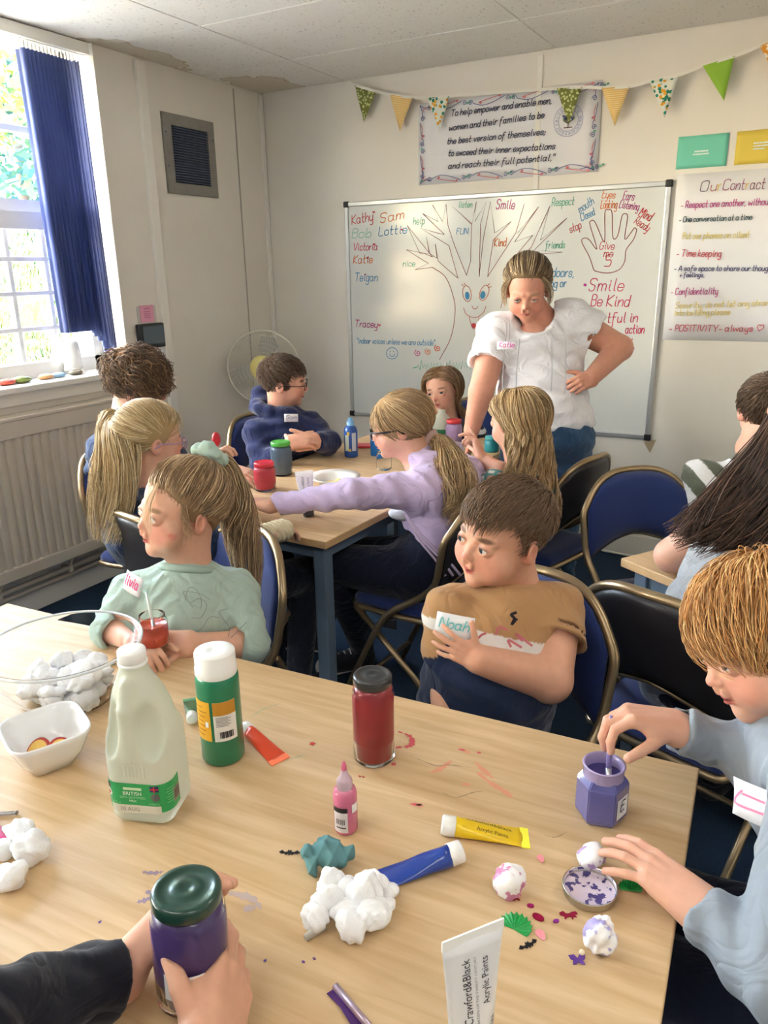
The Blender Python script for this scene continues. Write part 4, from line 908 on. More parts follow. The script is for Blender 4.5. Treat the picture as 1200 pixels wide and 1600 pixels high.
# ------------------------------------------------------------------ tables
def wood():
    m = P('beech_laminate', rgb(222, 190, 146), .42, spec=.4); n = m.node_tree.nodes; L = m.node_tree.links; tc = n.new('ShaderNodeTexCoord')
    mp = n.new('ShaderNodeMapping'); mp.inputs['Scale'].default_value = (1.3, 16, 16); L.new(tc.outputs['Object'], mp.inputs[0]); a = n.new('ShaderNodeTexNoise'); a.inputs['Scale'].default_value = 4; a.inputs['Detail'].default_value = 6; a.inputs['Distortion'].default_value = .6; L.new(mp.outputs[0], a.inputs[0])
    mp2 = n.new('ShaderNodeMapping'); mp2.inputs['Scale'].default_value = (.8, 3.2, 3); L.new(tc.outputs['Object'], mp2.inputs[0]); b_ = n.new('ShaderNodeTexWave'); b_.bands_direction = 'Y'; b_.inputs['Scale'].default_value = 2.2; b_.inputs['Distortion'].default_value = 5; b_.inputs['Detail'].default_value = 2; L.new(mp2.outputs[0], b_.inputs[0])
    ad = n.new('ShaderNodeMath'); ad.operation = 'MULTIPLY_ADD'; ad.inputs[1].default_value = .12; L.new(b_.outputs['Fac'], ad.inputs[0]); L.new(a.outputs[0], ad.inputs[2])
    cr = n.new('ShaderNodeValToRGB'); e = cr.color_ramp.elements; e[0].position = .30; e[0].color = (*rgb(216, 187, 147), 1); e[1].position = .85; e[1].color = (*rgb(190, 156, 113), 1); L.new(ad.outputs[0], cr.inputs[0]); L.new(cr.outputs[0], n['Principled BSDF'].inputs['Base Color']); return m
M_WOOD = wood(); M_EDGE = P('table_edge', rgb(206, 170, 124), .45, noise=(30, .1, (1, 1, 6))); M_TLEG = P('table_leg', rgb(104, 122, 142), .4, metal=.2)
def table(name, label, corner, u, v, lu, lv, z=.72):
    """corner point, unit vectors along the two edges"""
    a = math.atan2(u[1], u[0]); t = thing(name, label, 'table', (corner[0], corner[1], 0), a); s_ = 1 if u[0] * v[1] - u[1] * v[0] > 0 else -1
    b = MB(); b.box((lu / 2, s_ * lv / 2, z - .0125), (lu, lv, .025), bev=.0025, mi=0)
    for f in b.b.faces:
        f.normal_update()
        if abs(f.normal.z) < .5: f.material_index = 1
    b.build('tabletop', [M_WOOD, M_EDGE], t)
    for x in (.05, lu - .05):
        for y in (.05, lv - .05): b = MB(); b.box((x, s_ * y, (z - .03) / 2 + .005), (.045, .045, z - .035), bev=.005); b.build('leg', M_TLEG, t); b = MB(); b.box((x, s_ * y, .006), (.05, .05, .012), bev=.003); b.build('foot_cap', M_BLK, t)
    for y in (.05, lv - .05): b = MB(); b.box((lu / 2, s_ * y, z - .05), (lu - .1, .025, .05)); b.build('frame_rail', M_TLEG, t)
    for x in (.05, lu - .05): b = MB(); b.box((x, s_ * lv / 2, z - .05), (.025, lv - .1, .05)); b.build('frame_rail', M_TLEG, t)
    return t
U1 = V3(-.9984, -.0563, 0); V1 = V3(.0563, -.9984, 0)
T1 = table('craft_table', 'beech craft table in front strewn with paint jars, cotton wool and paint smears', (-.082, 1.175), U1, V1, 1.622, .80)
T2 = table('craft_table', 'beech table in the middle of the room with children round it', (-1.23, 1.822), V3(-.9994, .035, 0), V3(.035, .9994, 0), .735, 1.60)
T3 = table('craft_table', 'beech table with a blue grey leg where a dark haired person leans an elbow', (-.411, 2.078), V3(.845, -.534, 0), V3(.534, .845, 0), 1.30, .75)
# ------------------------------------------------------------------ folding chairs
M_BLUE = P('blue_fabric', rgb(20, 43, 102), .9, bump=(900, .3), noise=(300, .15), sheen=.25); M_BRZ = P('bronze_frame', rgb(158, 138, 108), .32, metal=.75); M_SHELL = P('black_shell', rgb(38, 36, 40), .38)
def make_chair():
    t = thing('folding_chair', '', 'chair'); bw = .205
    def top(x): return .835 - .125 * abs(x / bw) ** 3.2
    def bot(x): return .615 - .075 * abs(x / bw) ** 1.6
    def yy(x, z): return -.205 + .045 * (x / bw) ** 2 - .16 * (z - .6)
    def panel(off, inset, bulge, mat, name):
        b = MB(); n, m = 14, 8; g = []
        for i in range(n + 1):
            u = -1 + 2 * i / n; x = u * (bw - inset); z0, z1 = bot(x) + inset, top(x) - inset
            g.append([b.b.verts.new((x, yy(x, z0 + (z1 - z0) * j / m) + off + bulge * (1 - u ** 4) * (1 - (2 * j / m - 1) ** 4), z0 + (z1 - z0) * j / m)) for j in range(m + 1)])
        for i in range(n):
            for j in range(m): f = b.b.faces.new((g[i][j], g[i + 1][j], g[i + 1][j + 1], g[i][j + 1])); f.smooth = True
        b.solid(.006); return b.build(name, mat, t)
    panel(.006, .008, .022, M_BLUE, 'backrest'); panel(-.010, .006, -.004, M_SHELL, 'back_shell')
    # one bent tube: front foot, up past the seat, round the top of the back, down again
    xs_ = [-bw + 2 * bw * k / 18 for k in range(19)]
    arch = [(x * 1.02, yy(x, top(x)) - .002, top(x)) for x in xs_]; L_ = [(-.215, .235, .012), (-.215, .15, .20), (-.212, .035, .42), (-.198, -.075, .50), (-.204, -.145, .565), (-bw * 1.02, yy(bw, .65), .65)]
    R_ = [(-x, y, z) for x, y, z in L_[::-1]]
    b = MB(); b.tube(catm(L_ + arch + R_, 90), .0115, 8); b.build('frame', M_BRZ, t)
    b = MB(); b.tube([(x, yy(x, bot(x)) - .004, bot(x)) for x in xs_], .006, 6); b.build('back_rail', M_BRZ, t)
    for s_ in (-1, 1):
        b = MB(); b.tube([(s_ * .188, .165, .425), (s_ * .19, -.06, .22), (s_ * .192, -.25, .012)], .0105, 8); b.build('leg', M_BRZ, t)
        b = MB(); b.box((s_ * .203, .02, .40), (.008, .05, .035), bev=.003); b.build('hinge', M_SHELL, t)
        for y in (.235, -.25): b = MB(); b.lathe([(0, 0), (.016, 0), (.016, .03), (.0, .032)], 12, M=Matrix.Translation((s_ * (.215 if y > 0 else .192), y, 0))); b.build('foot_cap', M_BLK, t)
    for y, z, w_ in ((.19, .11, .212), (-.19, .07, .19)): b = MB(); b.tube([(-w_, y, z), (w_, y, z)], .008, 8); b.build('cross_bar', M_BRZ, t)
    b = MB(); o = [(-.18, .17), (-.12, .195), (.12, .195), (.18, .17), (.19, 0), (.175, -.15), (.12, -.175), (-.12, -.175), (-.175, -.15), (-.19, 0)]; o = [tuple(q[:2]) for q in catm([(x, y, 0) for x, y in o + o[:1]], 41)[:-1]]
    rings = [(.94, .430), (1, .436), (1, .448), (.95, .462), (.7, .468)]; vs = [[b.b.verts.new((x * k, y * k, z)) for x, y in o] for k, z in rings]
    for A, B in zip(vs[:-1], vs[1:]):
        for i in range(len(o)): f = b.b.faces.new((A[i], A[(i + 1) % len(o)], B[(i + 1) % len(o)], B[i])); f.smooth = True
    b.b.faces.new(vs[-1]).smooth = True; b.b.faces.new(vs[0][::-1]); b.build('seat', M_BLUE, t)
    b = MB(); b.tube([(x * 1.0, y * 1.0, .424) for x, y in o], .010, 8, closed=True); b.build('seat_frame', M_BRZ, t); b = MB(); b.prism([(x * .94, y * .94) for x, y in o], .414, .430); b.build('seat_shell', M_SHELL, t)
    return t
chair0 = make_chair()
CH = [((-1.365, 1.335), (-.33, -.945), 'blue folding chair under the girl in the mint sweatshirt'), ((-1.63, 1.72), (.22, .97), 'folding chair with its dark back shell behind the long blonde ponytail'), ((-2.24, 2.12), (1, .25), 'folding chair under the curly haired boy by the radiator'), ((-2.18, 2.93), (1, -.05), 'blue folding chair under the boy in the navy hoodie'),
      ((-.535, 1.37), (-.2, -.98), 'blue folding chair behind the boy in the tan and navy shirt'), ((-1.08, 2.20), (-1, .06), 'folding chair seen side on under the girl in the lilac hoodie'), ((-.90, 2.83), (-.97, .26), 'folding chair with a dark back shell behind the long wavy hair'), ((-.345, 2.47), (.66, -.75), 'empty blue folding chair facing the right hand table'),
      ((-.17, 1.81), (.33, .94), 'folding chair with a worn bronze frame behind the boy in the tan shirt'), ((-1.56, 3.60), (0, -1), 'blue folding chair against the whiteboard under the girl in stripes'), ((.30, 1.02), (-1, .05), 'folding chair under the ginger haired child'), ((.22, 2.74), (.5, -.86), 'folding chair under the boy in the grey striped shirt')]
for i, (c, f, lb) in enumerate(CH):
    o = chair0 if i == 0 else copy_tree(chair0); o.location = (c[0], c[1], 0); o.rotation_euler = (0, 0, math.atan2(-f[0], f[1])); o['label'] = lb; o['group'] = 'blue folding chairs'
# ------------------------------------------------------------------ garden outside the window
def foliage(name, label, c, r, n, cols, leaf=.05, seed=1, trunk=None, group=None):
    rs = np.random.RandomState(seed); d = rs.normal(size=(n, 3)); d /= np.linalg.norm(d, axis=1)[:, None]; q = np.array(c) + d * np.array(r) * (rs.uniform(.35, 1.05, (n, 1)) ** .6)
    a = rs.normal(size=(n, 3)); a /= np.linalg.norm(a, axis=1)[:, None]; b = np.cross(a, rs.normal(size=(n, 3))); b /= np.linalg.norm(b, axis=1)[:, None]; L = leaf * rs.uniform(.5, 1.4, (n, 1))
    v = np.stack([q - a * L, q + b * L * .45, q + a * L, q - b * L * .45], 1).reshape(-1, 3); f = np.arange(n * 4).reshape(n, 4); cc = np.repeat(np.array([cols[i] for i in rs.randint(0, len(cols), n)]) * rs.uniform(.7, 1.3, (n, 1)), 4, axis=0)
    t = thing(name, label, 'tree' if trunk else 'shrub', (c[0], c[1], 0), group=group); o = mesh_np('foliage', v - np.array([c[0], c[1], 0]), f, M_LEAF, t, smooth=False, col=cc); o['kind'] = 'stuff'
    m = MB(); h = c[2]
    if trunk: m.tube([(0, 0, -.3), (.05, .03, h * .5), (0, 0, h)], [trunk, trunk * .8, trunk * .5], 10)
    else:
        for k in range(7): m.tube([(0.03 * k - .1, .03, -.3), (.3 * r[0] * math.cos(k), .3 * r[1] * math.sin(k), h)], .012, 6)
    o = m.build('trunk' if trunk else 'stem', P('bark', rgb(96, 80, 64), .9), t)
M_LEAF = P('leaf', (1, 1, 1), .6, attr=True); M_LEAF.node_tree.nodes['Principled BSDF'].inputs['Transmission Weight'].default_value = .0
GR = [rgb(86, 128, 60), rgb(120, 160, 74), rgb(70, 110, 66), rgb(150, 176, 90)]; BG = [rgb(70, 112, 110), rgb(90, 130, 110), rgb(110, 150, 96)]; YG = [rgb(170, 190, 84), rgb(140, 170, 80), rgb(196, 200, 100)]
b = MB(); b.box((-9.5, 3, -.42), (12.4, 24, .1)); st(b.build('pale_ground', P('paving', rgb(186, 180, 168), .95, noise=(6, .2))), 'path')  # outside ground made pale paving so its bounce stays neutral, not green
foliage('garden_tree', 'tall blue green tree seen through the upper window panes', (-8.6, 6.6, 3.0), (1.8, 2.2, 2.2), 9000, BG, .09, 1, .12)
foliage('garden_tree', 'pale yellow green tree crown across the top of the window view', (-7.2, 4.4, 3.3), (1.2, 1.3, .9), 4000, YG, .07, 2, .08)
foliage('garden_shrub', 'bright green shrub behind the textured lower panes', (-6.2, 4.3, .9), (1.1, 1.5, 1.0), 7000, GR + YG, .06, 3)
foliage('garden_shrub', 'yellow green shrub beyond the lower panes beside the brighter one', (-6.8, 6.3, .9), (1.2, 1.3, 1.1), 5000, YG + GR, .06, 4)
foliage('garden_tree', 'unseen dense tree added outside to shade the side window', (-6.2, -2.3, 4.0), (1.6, 1.7, 1.9), 13000, GR, .10, 5, .14)  # unseen crown added to block the sun from the second window
foliage('garden_tree', 'unseen tree added outside to keep sun off half the front window', (-6.6, .25, 4.8), (1.1, 1.0, 1.3), 5000, GR, .10, 6, .12)  # out of view, added to thin the sun entering the first window
# ------------------------------------------------------------------ people
TOCAM = V3(.4903, -.8716, 0); CRIGHT = V3(.8740, .4860, 0)
def face(az, el=0):
    """direction by azimuth: 0 towards the viewer, 90 to image right, -90 to image left, 180 away"""
    a, e = math.radians(az), math.radians(el); return (TOCAM * math.cos(a) + CRIGHT * math.sin(a)) * math.cos(e) + V3(0, 0, math.sin(e))
def dirto(P_, w_): q = (P_.R.T @ (np.asarray(w_) - P_.c)) / P_.sz; return nrm((q - E0C) / E0R)
def sleeve(pts, rs, hollow=.006, k=.02, cuff=False):
    s = Shape()
    for i in range(len(pts) - 1): s.add(cone(pts[i], pts[i + 1], rs[i], rs[i + 1]), k)
    a, b = np.asarray(pts[-2]), np.asarray(pts[-1]); d_ = nrm(b - a); e = b - d_ * rs[-1] * .2
    s.cut(plane(e, d_), .003)
    if hollow:
        cf, lo, hi = cone(e - d_ * .03, e + d_ * .05, max(.004, rs[-1] - hollow), rs[-1] - hollow + .002); q0 = e - d_ * .022
        s.sub((lambda p: np.maximum(cf(p), (q0 - p) @ d_), lo, hi), .002)
    return s
def collar(P_, c, ax, r, th, col, sx=1.):
    ax = nrm(ax); a = nrm(np.cross(ax, TOCAM)); b = np.cross(ax, a); m = MB(); m.tube([c + a * r * math.cos(q) * sx + b * r * math.sin(q) for q in [2 * math.pi * k / 36 for k in range(36)]], th, 8, closed=True)
    return m.build('collar', P('collar_rib', col, .9, bump=(800, .2)), P_.root)
def solidcol(*c): a = np.array(rgb(*c)); return lambda v: np.tile(a, (len(v), 1))
def sit(P_, c, f, col, shoe=(40, 42, 48), knee=.36, hip=.075, r=(.085, .06, .045), splay=0., anklef=.30, h=.008, kz=.49):
    f = nrm(V3(f[0], f[1], 0)); s_ = np.cross(f, V3(0, 0, 1)); S = Shape(); F = Shape(); S.add(ell(V3(c[0], c[1], .535), (.13, .13, .075)), 0)
    for q in (-1, 1):
        H = V3(c[0], c[1], .52) + s_ * q * hip; K = V3(c[0], c[1], kz) + f * knee + s_ * q * (hip + splay); A = V3(c[0], c[1], .10) + f * anklef + s_ * q * (hip + splay)
        S.add(cone(H, K, r[0], r[1]), .03); S.add(cone(K, A, r[1], r[2]), .02); T_ = A + f * .12; T_[2] = .04; A2 = A.copy(); A2[2] = .045; F.add(cone(A2, T_, .038, .036), .01)
    F.cut(plane(V3(0, 0, .004), V3(0, 0, -1)), .002)
    garment('trousers', S, h, M_CLOTH, P_.root, solidcol(*col)); garment('shoes', F, h * .8, M_CLOTH, P_.root, solidcol(*shoe))
def glasses(P_, col, w_=.095, h_=.075, y=.44, th=.010, z=-.03):
    m = MB(); L = P_.L; r = th * P_.sz
    for q in (-1, 1):
        pts = [L(q * .148 + w_ * math.copysign(abs(math.cos(a)) ** .75, math.cos(a)), y - .10 * (abs(.148 + q * 0 + q * 0) ** 2) - .12 * max(0, abs(q * .148 + w_ * math.cos(a)) - .12), z + h_ * math.copysign(abs(math.sin(a)) ** .75, math.sin(a))) for a in [2 * math.pi * k / 24 for k in range(24)]]
        m.tube(pts, r, 6, closed=True); m.tube([L(q * (.148 + w_), y - .02, z + .03), L(q * .345, .30, z + .03), L(q * .375, .0, z + .02), L(q * .37, -.09, z - .05)], r, 6)
    m.tube([L(-.055, y - .005, z + .02), L(0, y + .012, z + .035), L(.055, y - .005, z + .02)], r, 6); o = m.build('glasses', P('glasses_frame', col, .25), P_.root)
    for q in (-1, 1):
        g = MB(); c = [g.b.verts.new(Vector(L(q * .148 + w_ * .95 * math.cos(a), y - .012, z + h_ * .95 * math.sin(a)))) for a in [2 * math.pi * k / 20 for k in range(20)]]; g.b.faces.new(c); g.build('lens', G_CLEAR, o)
def badge(P_, c, n, up, w_, h_, txt=None, col=(210, 60, 120), mat=None, xh=.012, curl=0.):
    R = rotm(n, up); m = MB(); nx = 6; c = np.asarray(c, float)
    g = [[m.b.verts.new(Vector(c - R[:, 0] * (x / nx - .5) * w_ + R[:, 2] * (y / 3 - .5) * h_ + R[:, 1] * (curl * (y / 3.) ** 2 + .003 * math.sin(x / nx * 3.14)))) for x in range(nx + 1)] for y in range(4)]
    for y in range(3):
        for x in range(nx): m.b.faces.new((g[y][x], g[y][x + 1], g[y + 1][x + 1], g[y + 1][x])).smooth = True
    m.solid(.0006); o = m.build('name_badge', mat or M_PAPER, P_.root)
    if txt:
        s_, l = text_strokes(txt); k = w_ * .78 / l; ink([[((p[0] - l / 2) * k, (p[1] - .5) * xh) for p in q] for q in s_], .0028, c + R[:, 1] * (.005 + curl * .3), -R[:, 0], R[:, 2], inkmat(*col), o)
    return o
HB, HBH = rgb(150, 122, 92), rgb(206, 178, 140)
# --- the girl in the mint sweatshirt
p = Person('girl in a mint sweatshirt with a scrunchie and high ponytail holding a jar', h=.0023, brow=rgb(150, 116, 84))
D0 = 1.78; p.head(at(282, 795, D0 - .02), V3(-.335, -.935, .09), V3(.13, .07, .985), .221, neck=at(296, 890, D0 + .03), nr=(.19, .24), eye=.8, gaze=face(-75, -4), iris=rgb(70, 100, 120), chub=.028, nose=.86, blush=.6, wide=.98)
sh_r, sh_l = sdn(at(205, 918, D0 - .02), at(366, 912, D0 + .06)); nk = at(296, 885, D0 + .03); ch_ = at(288, 955, D0 + .02); pv = V3(-1.37, 1.36, .55)
el_r, wr_r = at(178, 985, D0 - .06), at(218, 1004, D0 - .15); el_l, wr_l = at(382, 1008, D0 - .02), at(292, 1006, D0 - .13)
p.limb([sh_r, el_r, wr_r], [.04, .031, .022]); p.limb([sh_l, el_l, wr_l], [.04, .034, .023])
p.hand(wr_l, at(236, 1004, D0 - .13) - wr_l, TOCAM * .8 + V3(0, 0, .5), False, .125, curl=[(.5, .6, .4), (.5, .65, .4), (.55, .7, .4), (.6, .7, .4)], thumb=(.9, .45, .1))
p.hand(wr_r, V3(.5, -.25, -.02), V3(.1, .3, -1), True, .12, curl=(.7, .8, .5))
p.mark(at(275, 842, D0 - .1), (.018, .018, .014), rgb(198, 80, 84), .55); p.mark(at(266, 838, D0 - .1), (.01, .01, .006), rgb(190, 60, 70), .6)
p.finish(M_SKIN)
S = Shape(); torso(S, pv, ch_, nk - V3(0, 0, .015), sh_l, sh_r, .125, .095, .05); S.add(cone(ch_, (ch_ + pv) / 2 + TOCAM * .04, .11, .11), .05)
S.add(sleeve([sh_l, el_l * .97 + sh_l * .03, el_l * .75 + wr_l * .25], [.056, .054, .042]).prim(), .025); S.add(sleeve([sh_r, el_r, el_r * .72 + wr_r * .28], [.054, .046, .040]).prim(), .025)
S.disp(wrinkle(.0030, 34, nrm(el_l - sh_l), 1.)); garment('sweatshirt', S, .0045, M_CLOTH, p.root, solidcol(168, 188, 178)); collar(p, at(292, 889, D0 + .01), nk - ch_, .060, .009, rgb(158, 180, 170))
badge(p, at(208, 912, D0 - .115), face(-30, 12), V3(.25, .1, 1), .052, .045, 'livia', (214, 50, 120), xh=.014)
for k in range(5): ink([[(0, 0), (.02, .012 * math.sin(k)), (.035, .03), (.02 + .01 * k, .045), (.0, .035 + .004 * k)]], .0014, at(300 + k * 14, 965 - (k % 3) * 14, D0 - .098), nrm(CRIGHT * math.cos(k) + V3(0, 0, math.sin(k))), nrm(V3(0, 0, math.cos(k)) - CRIGHT * math.sin(k)), inkmat(130, 132, 134), p.root)
sit(p, (-1.37, 1.345), (-.35, -.94), (196, 200, 204), (230, 228, 226))
hl = hairline(.30, .17, -.04, -.05, -.30); sc_ = at(328, 712, D0 + .03); hair_cap(p, hl, M_HAIR, HB); g_ = dirto(p, sc_)
hair_back(p, 2300, hl, g_, HB, M_HAIR, r=.00105, hi=HBH, lift=.04)
hair_tail(p, 620, [sc_, at(352, 735, D0 + .07), at(372, 800, D0 + .11), at(386, 870, D0 + .12), at(396, 950, D0 + .13)], [.018, .034, .046, .042, .012], HB, M_HAIR, r=.0015, hi=HBH, wave=.006, freq=7, spread_tip=.35)
hair_tail(p, 14, [p.L(-.10, .30, .34), p.L(-.15, .42, .15), p.L(-.16, .43, -.05), p.L(-.15, .41, -.2)], [.004, .010, .011, .012], HBH, M_HAIR, r=.0006, hi=HBH, seed=5, wave=.001)
hair_tail(p, 30, [p.L(-.27, .12, .24), p.L(-.35, .14, .05), p.L(-.37, .10, -.10), p.L(-.35, .10, -.28)], [.006, .010, .010, .009], HB, M_HAIR, r=.0007, hi=HBH, seed=6, wave=.001)
m = Shape()
for k in range(26): a = 2 * math.pi * k / 26; ax = nrm(sc_ - p.L(0, 0, .1)); u = nrm(np.cross(ax, CRIGHT)); w2 = np.cross(ax, u); q = sc_ + (u * math.cos(a) + w2 * math.sin(a)) * (.026 + .006 * math.sin(k * 2.3)) + ax * .006 * math.cos(k * 3.1); m.add(ell(q, (.012 + .004 * math.sin(k * 1.7), .013, .014)), .006)
m.disp(wrinkle(.0022, 70, V3(1, .2, .3))); garment('scrunchie', m, .0025, M_CLOTH, p.root, solidcol(168, 190, 180))
# --- the boy in the tan and navy shirt
p = Person('boy in a tan, white and navy shirt with a hand on his chest', h=.0023, brow=rgb(92, 66, 48), skin=rgb(230, 178, 150))
D0 = 1.62; p.head(at(784, 834, D0 - .04), V3(-.415, -.907, .0), V3(.15, -.03, .981), .221, neck=at(800, 922, D0 + .05), nr=(.22, .28), eye=.62, gaze=face(-72, -14), iris=rgb(60, 70, 80), chub=.03, nose=.92, blush=.45)
sh_r, sh_l = sdn(at(700, 935, D0 - .02), at(872, 932, D0 + .03)); nk = at(797, 922, D0 + .06); ch_ = at(782, 990, D0 + .04); pv = V3(-.545, 1.385, .55)
el_l, wr_l = at(858, 1062, D0 - .06), at(748, 1030, D0 - .13); el_r, wr_r = at(690, 1052, D0 + .02), at(694, 1130, D0 - .06)
p.limb([sh_l, el_l, wr_l], [.052, .046, .029]); p.limb([sh_r, el_r, wr_r], [.040, .030, .023])
hd = at(688, 1004, D0 - .15) - wr_l
p.hand(wr_l, hd, nrm(-TOCAM - V3(0, 0, .15)), False, .106, curl=[(.12, .35, .3), (.15, .4, .3), (.2, .4, .35), (.3, .45, .4)], spread=(.28, .08, -.12, -.30), thumb=(.95, .1, .0))
for a in ((693, 975), (686, 993), (690, 1010)): p.mark(at(*a, D0 - .17), .011, rgb(196, 50, 60), .8)
p.finish(M_SKIN)
S = Shape(); Rt = torso(S, pv, ch_, nk - V3(0, 0, .012), sh_l, sh_r, .142, .098, .046, belly=1.1); S.add(cone(ch_, (ch_ + pv) / 2 + TOCAM * .03, .120, .13), .05)
S.add(sleeve([sh_l, sh_l * .45 + el_l * .55, sh_l * .42 + el_l * .58], [.052, .066, .067]).prim(), .03); S.add(sleeve([sh_r, sh_r * .25 + el_r * .75, sh_r * .22 + el_r * .78], [.046, .044, .044]).prim(), .03)
S.disp(wrinkle(.0032, 24, V3(.5, .3, 1), 2.))
ax = nrm(nk - pv); zb = [(at(760, 990, D0 - .09)) @ ax, (at(765, 1018, D0 - .09)) @ ax]
def tan_col(v):
    h_ = v @ ax; c = np.tile(np.array(rgb(176, 136, 96)), (len(v), 1)); arm = np.minimum(np.linalg.norm(v - el_l, axis=1), 9) < 0; c[h_ < zb[0]] = rgb(226, 222, 220); c[h_ < zb[1]] = rgb(34, 44, 70)
    sl = (np.linalg.norm(np.cross(v - sh_l, nrm(el_l - sh_l)), axis=1) < .085) & ((v - sh_l) @ nrm(el_l - sh_l) > .0) & ((v - sh_l) @ nrm(el_l - sh_l) < .60 * np.linalg.norm(el_l - sh_l)) & ((v - nk) @ nrm(sh_l - nk) > .10); c[sl] = rgb(176, 136, 96)
    sl = (np.linalg.norm(np.cross(v - sh_r, nrm(el_r - sh_r)), axis=1) < .050) & ((v - nk) @ nrm(sh_r - nk) > .118) & ((v - sh_r) @ nrm(el_r - sh_r) < .80 * np.linalg.norm(el_r - sh_r)); c[sl] = rgb(176, 136, 96); return c
garment('shirt', S, .0036, M_CLOTH, p.root, tan_col); collar(p, at(793, 921, D0 + .025), nk - ch_, .060, .007, rgb(168, 128, 90))
badge(p, at(710, 978, D0 - .115), face(-10, 15), V3(.12, .06, 1), .075, .045, 'Noah', (120, 196, 200), xh=.011)
ink([[(0, 0), (.004, .012), (-.002, .02), (.006, .024)], [(.002, .002), (.008, .01)]], .006, at(800, 975, D0 - .112), CRIGHT, V3(0, 0, 1), inkmat(40, 34, 44), p.root, 'emblem')
for k, (x, y) in enumerate(((742, 1003), (775, 990), (798, 1010), (815, 1000))): ink([[(0, 0), (.012 * math.cos(k), .014), (.02, .018 - .01 * k)]], .005, at(x, y, D0 - .122), CRIGHT, V3(0, 0, 1), inkmat(206, 120, 130), p.root, 'paint_mark')
sit(p, (-.54, 1.375), (-.2, -.98), (34, 40, 60), (60, 60, 66))
HC = rgb(122, 96, 74); hl = hairline(.28, .22, -.04, -.02, -.26); hair_cap(p, hl, M_HAIR, rgb(120, 92, 72), infl=.004)
hair_short(p, 2600, hl, rgb(120, 94, 74), M_HAIR, length=.06, lift=.01, r=.0009, seed=3)
hair_short(p, 2800, hairline(.29, .33, .28, .26, .20), HC, M_HAIR, length=.19, lift=.04, r=.0011, crown=(.0, -.55, .8), flow=(-.1, .9, -.1), hi=rgb(120, 92, 66), seed=4)
# --- the girl in the lilac hoodie
LIL = (196, 178, 212)
p = Person('girl in a lilac hoodie and dark glasses reaching across the middle table', h=.003, brow=rgb(150, 116, 84))
D0 = 2.60; p.head(at(623, 664, D0), V3(-.885, -.427, -.185), V3(-.16, -.092, .983), .220, neck=at(655, 722, D0 + .02), nr=(.2, .25), chub=.015, nose=.95, blush=.55, iris=rgb(80, 100, 110))
sh_l, sh_r = sdn(at(664, 752, D0 - .10), at(728, 728, D0 + .16)); nk = at(662, 712, D0 + .02); ch_ = at(692, 770, D0 + .05); pv = V3(-1.04, 2.20, .55)
el_l, wr_l = at(548, 772, D0 - .16), at(422, 790, D0 - .10); el_r, wr_r = at(712, 770, D0 + .22), at(640, 760, D0 + .20)
p.limb([sh_l, el_l, wr_l], [.045, .036, .024]); p.hand(wr_l, at(380, 782, D0 - .06) - wr_l, V3(0, 0, -1), False, .145, curl=(.3, .4, .3)); p.finish(M_SKIN)
S = Shape(); torso(S, pv, ch_, nk, sh_l, sh_r, .145, .12, .06, k=.05); S.cut(plane(pv + V3(0, 0, .10), V3(-.3, 0, -1)), .01); S.add(cone(ch_, sh_l, .11, .07), .05); S.add(ell(at(655, 775, D0 + .0), (.09, .09, .07)), .05)
S.add(sleeve([sh_l, sh_l * .5 + el_l * .5, el_l, wr_l * .9 + el_l * .1, wr_l], [.064, .055, .048, .033, .035], .005).prim(), .03); S.add(sleeve([sh_r, el_r, wr_r], [.062, .055, .04]).prim(), .03)
for k in range(9): a = -2.4 + k * .6; S.add(ell(nk + CRIGHT * (.03 + .075 * math.cos(a)) + TOCAM * .075 * -math.sin(a) + V3(0, 0, .01 + .012 * math.cos(a)), (.03, .03, .024)), .02)
S.disp(wrinkle(.0042, 22, nrm(wr_l - sh_l), 3.)); garment('hoodie', S, .0055, M_CLOTH, p.root, solidcol(*LIL))
S = Shape(); w0 = at(660, 800, D0 + .0)
S.add(ell(V3(-1.06, 2.20, .56), (.15, .15, .11)), 0); legs = []
for q, kx, an in ((-1, at(522, 880, 2.66), at(566, 1010, 3.0)), (1, at(535, 868, 2.95), at(500, 985, 3.15))):
    an[2] = max(an[2], .1); H = V3(-1.06, 2.20 + q * .08, .53); S.add(cone(H, kx, .095, .07), .03); S.add(cone(kx, an, .068, .045), .02); legs.append((an, nrm(V3(-.75, -.55 + .3 * q, 0))))
garment('trousers', S, .007, M_CLOTH, p.root, solidcol(26, 32, 50))
for an, fd_ in legs:
    F = Shape(); a2 = an.copy(); a2[2] = .055; F.add(cone(a2 + V3(0, 0, .04), a2, .042, .046), 0); F.add(cone(a2, a2 + fd_ * .15 - V3(0, 0, .012), .046, .040), .02); F.cut(plane(V3(0, 0, .006), V3(0, 0, -1)), .003)
    sv = an.copy(); garment('shoe', F, .0045, M_CLOTH, p.root, lambda v: np.where(((v[:, 2] < .028) | ((v - a2) @ fd_ > .145))[:, None], np.array(rgb(226, 222, 216)), np.array(rgb(34, 34, 40))))
    m = MB()
    for k in range(5): c = a2 + fd_ * (.03 + .022 * k) + V3(0, 0, .052 - .006 * k); sd = np.cross(fd_, V3(0, 0, 1)); m.tube([c - sd * .022 - V3(0, 0, .012), c, c + sd * .022 - V3(0, 0, .012)], .003, 5)
    o = m.build('shoelace', P('lace', rgb(228, 226, 220), .8), p.root); o['kind'] = 'stuff'
m = MB()
for k in range(3): m.tube(catm([at(632, 802, 2.46), at(652 + k * 5, 840, 2.40), at(680 + k * 9, 874, 2.36), at(696 + k * 12, 900, 2.36)], 12), .0045, 6)
o = m.build('drawstring', P('lilac_cord', rgb(176, 160, 190), .9), p.root); o['kind'] = 'stuff'
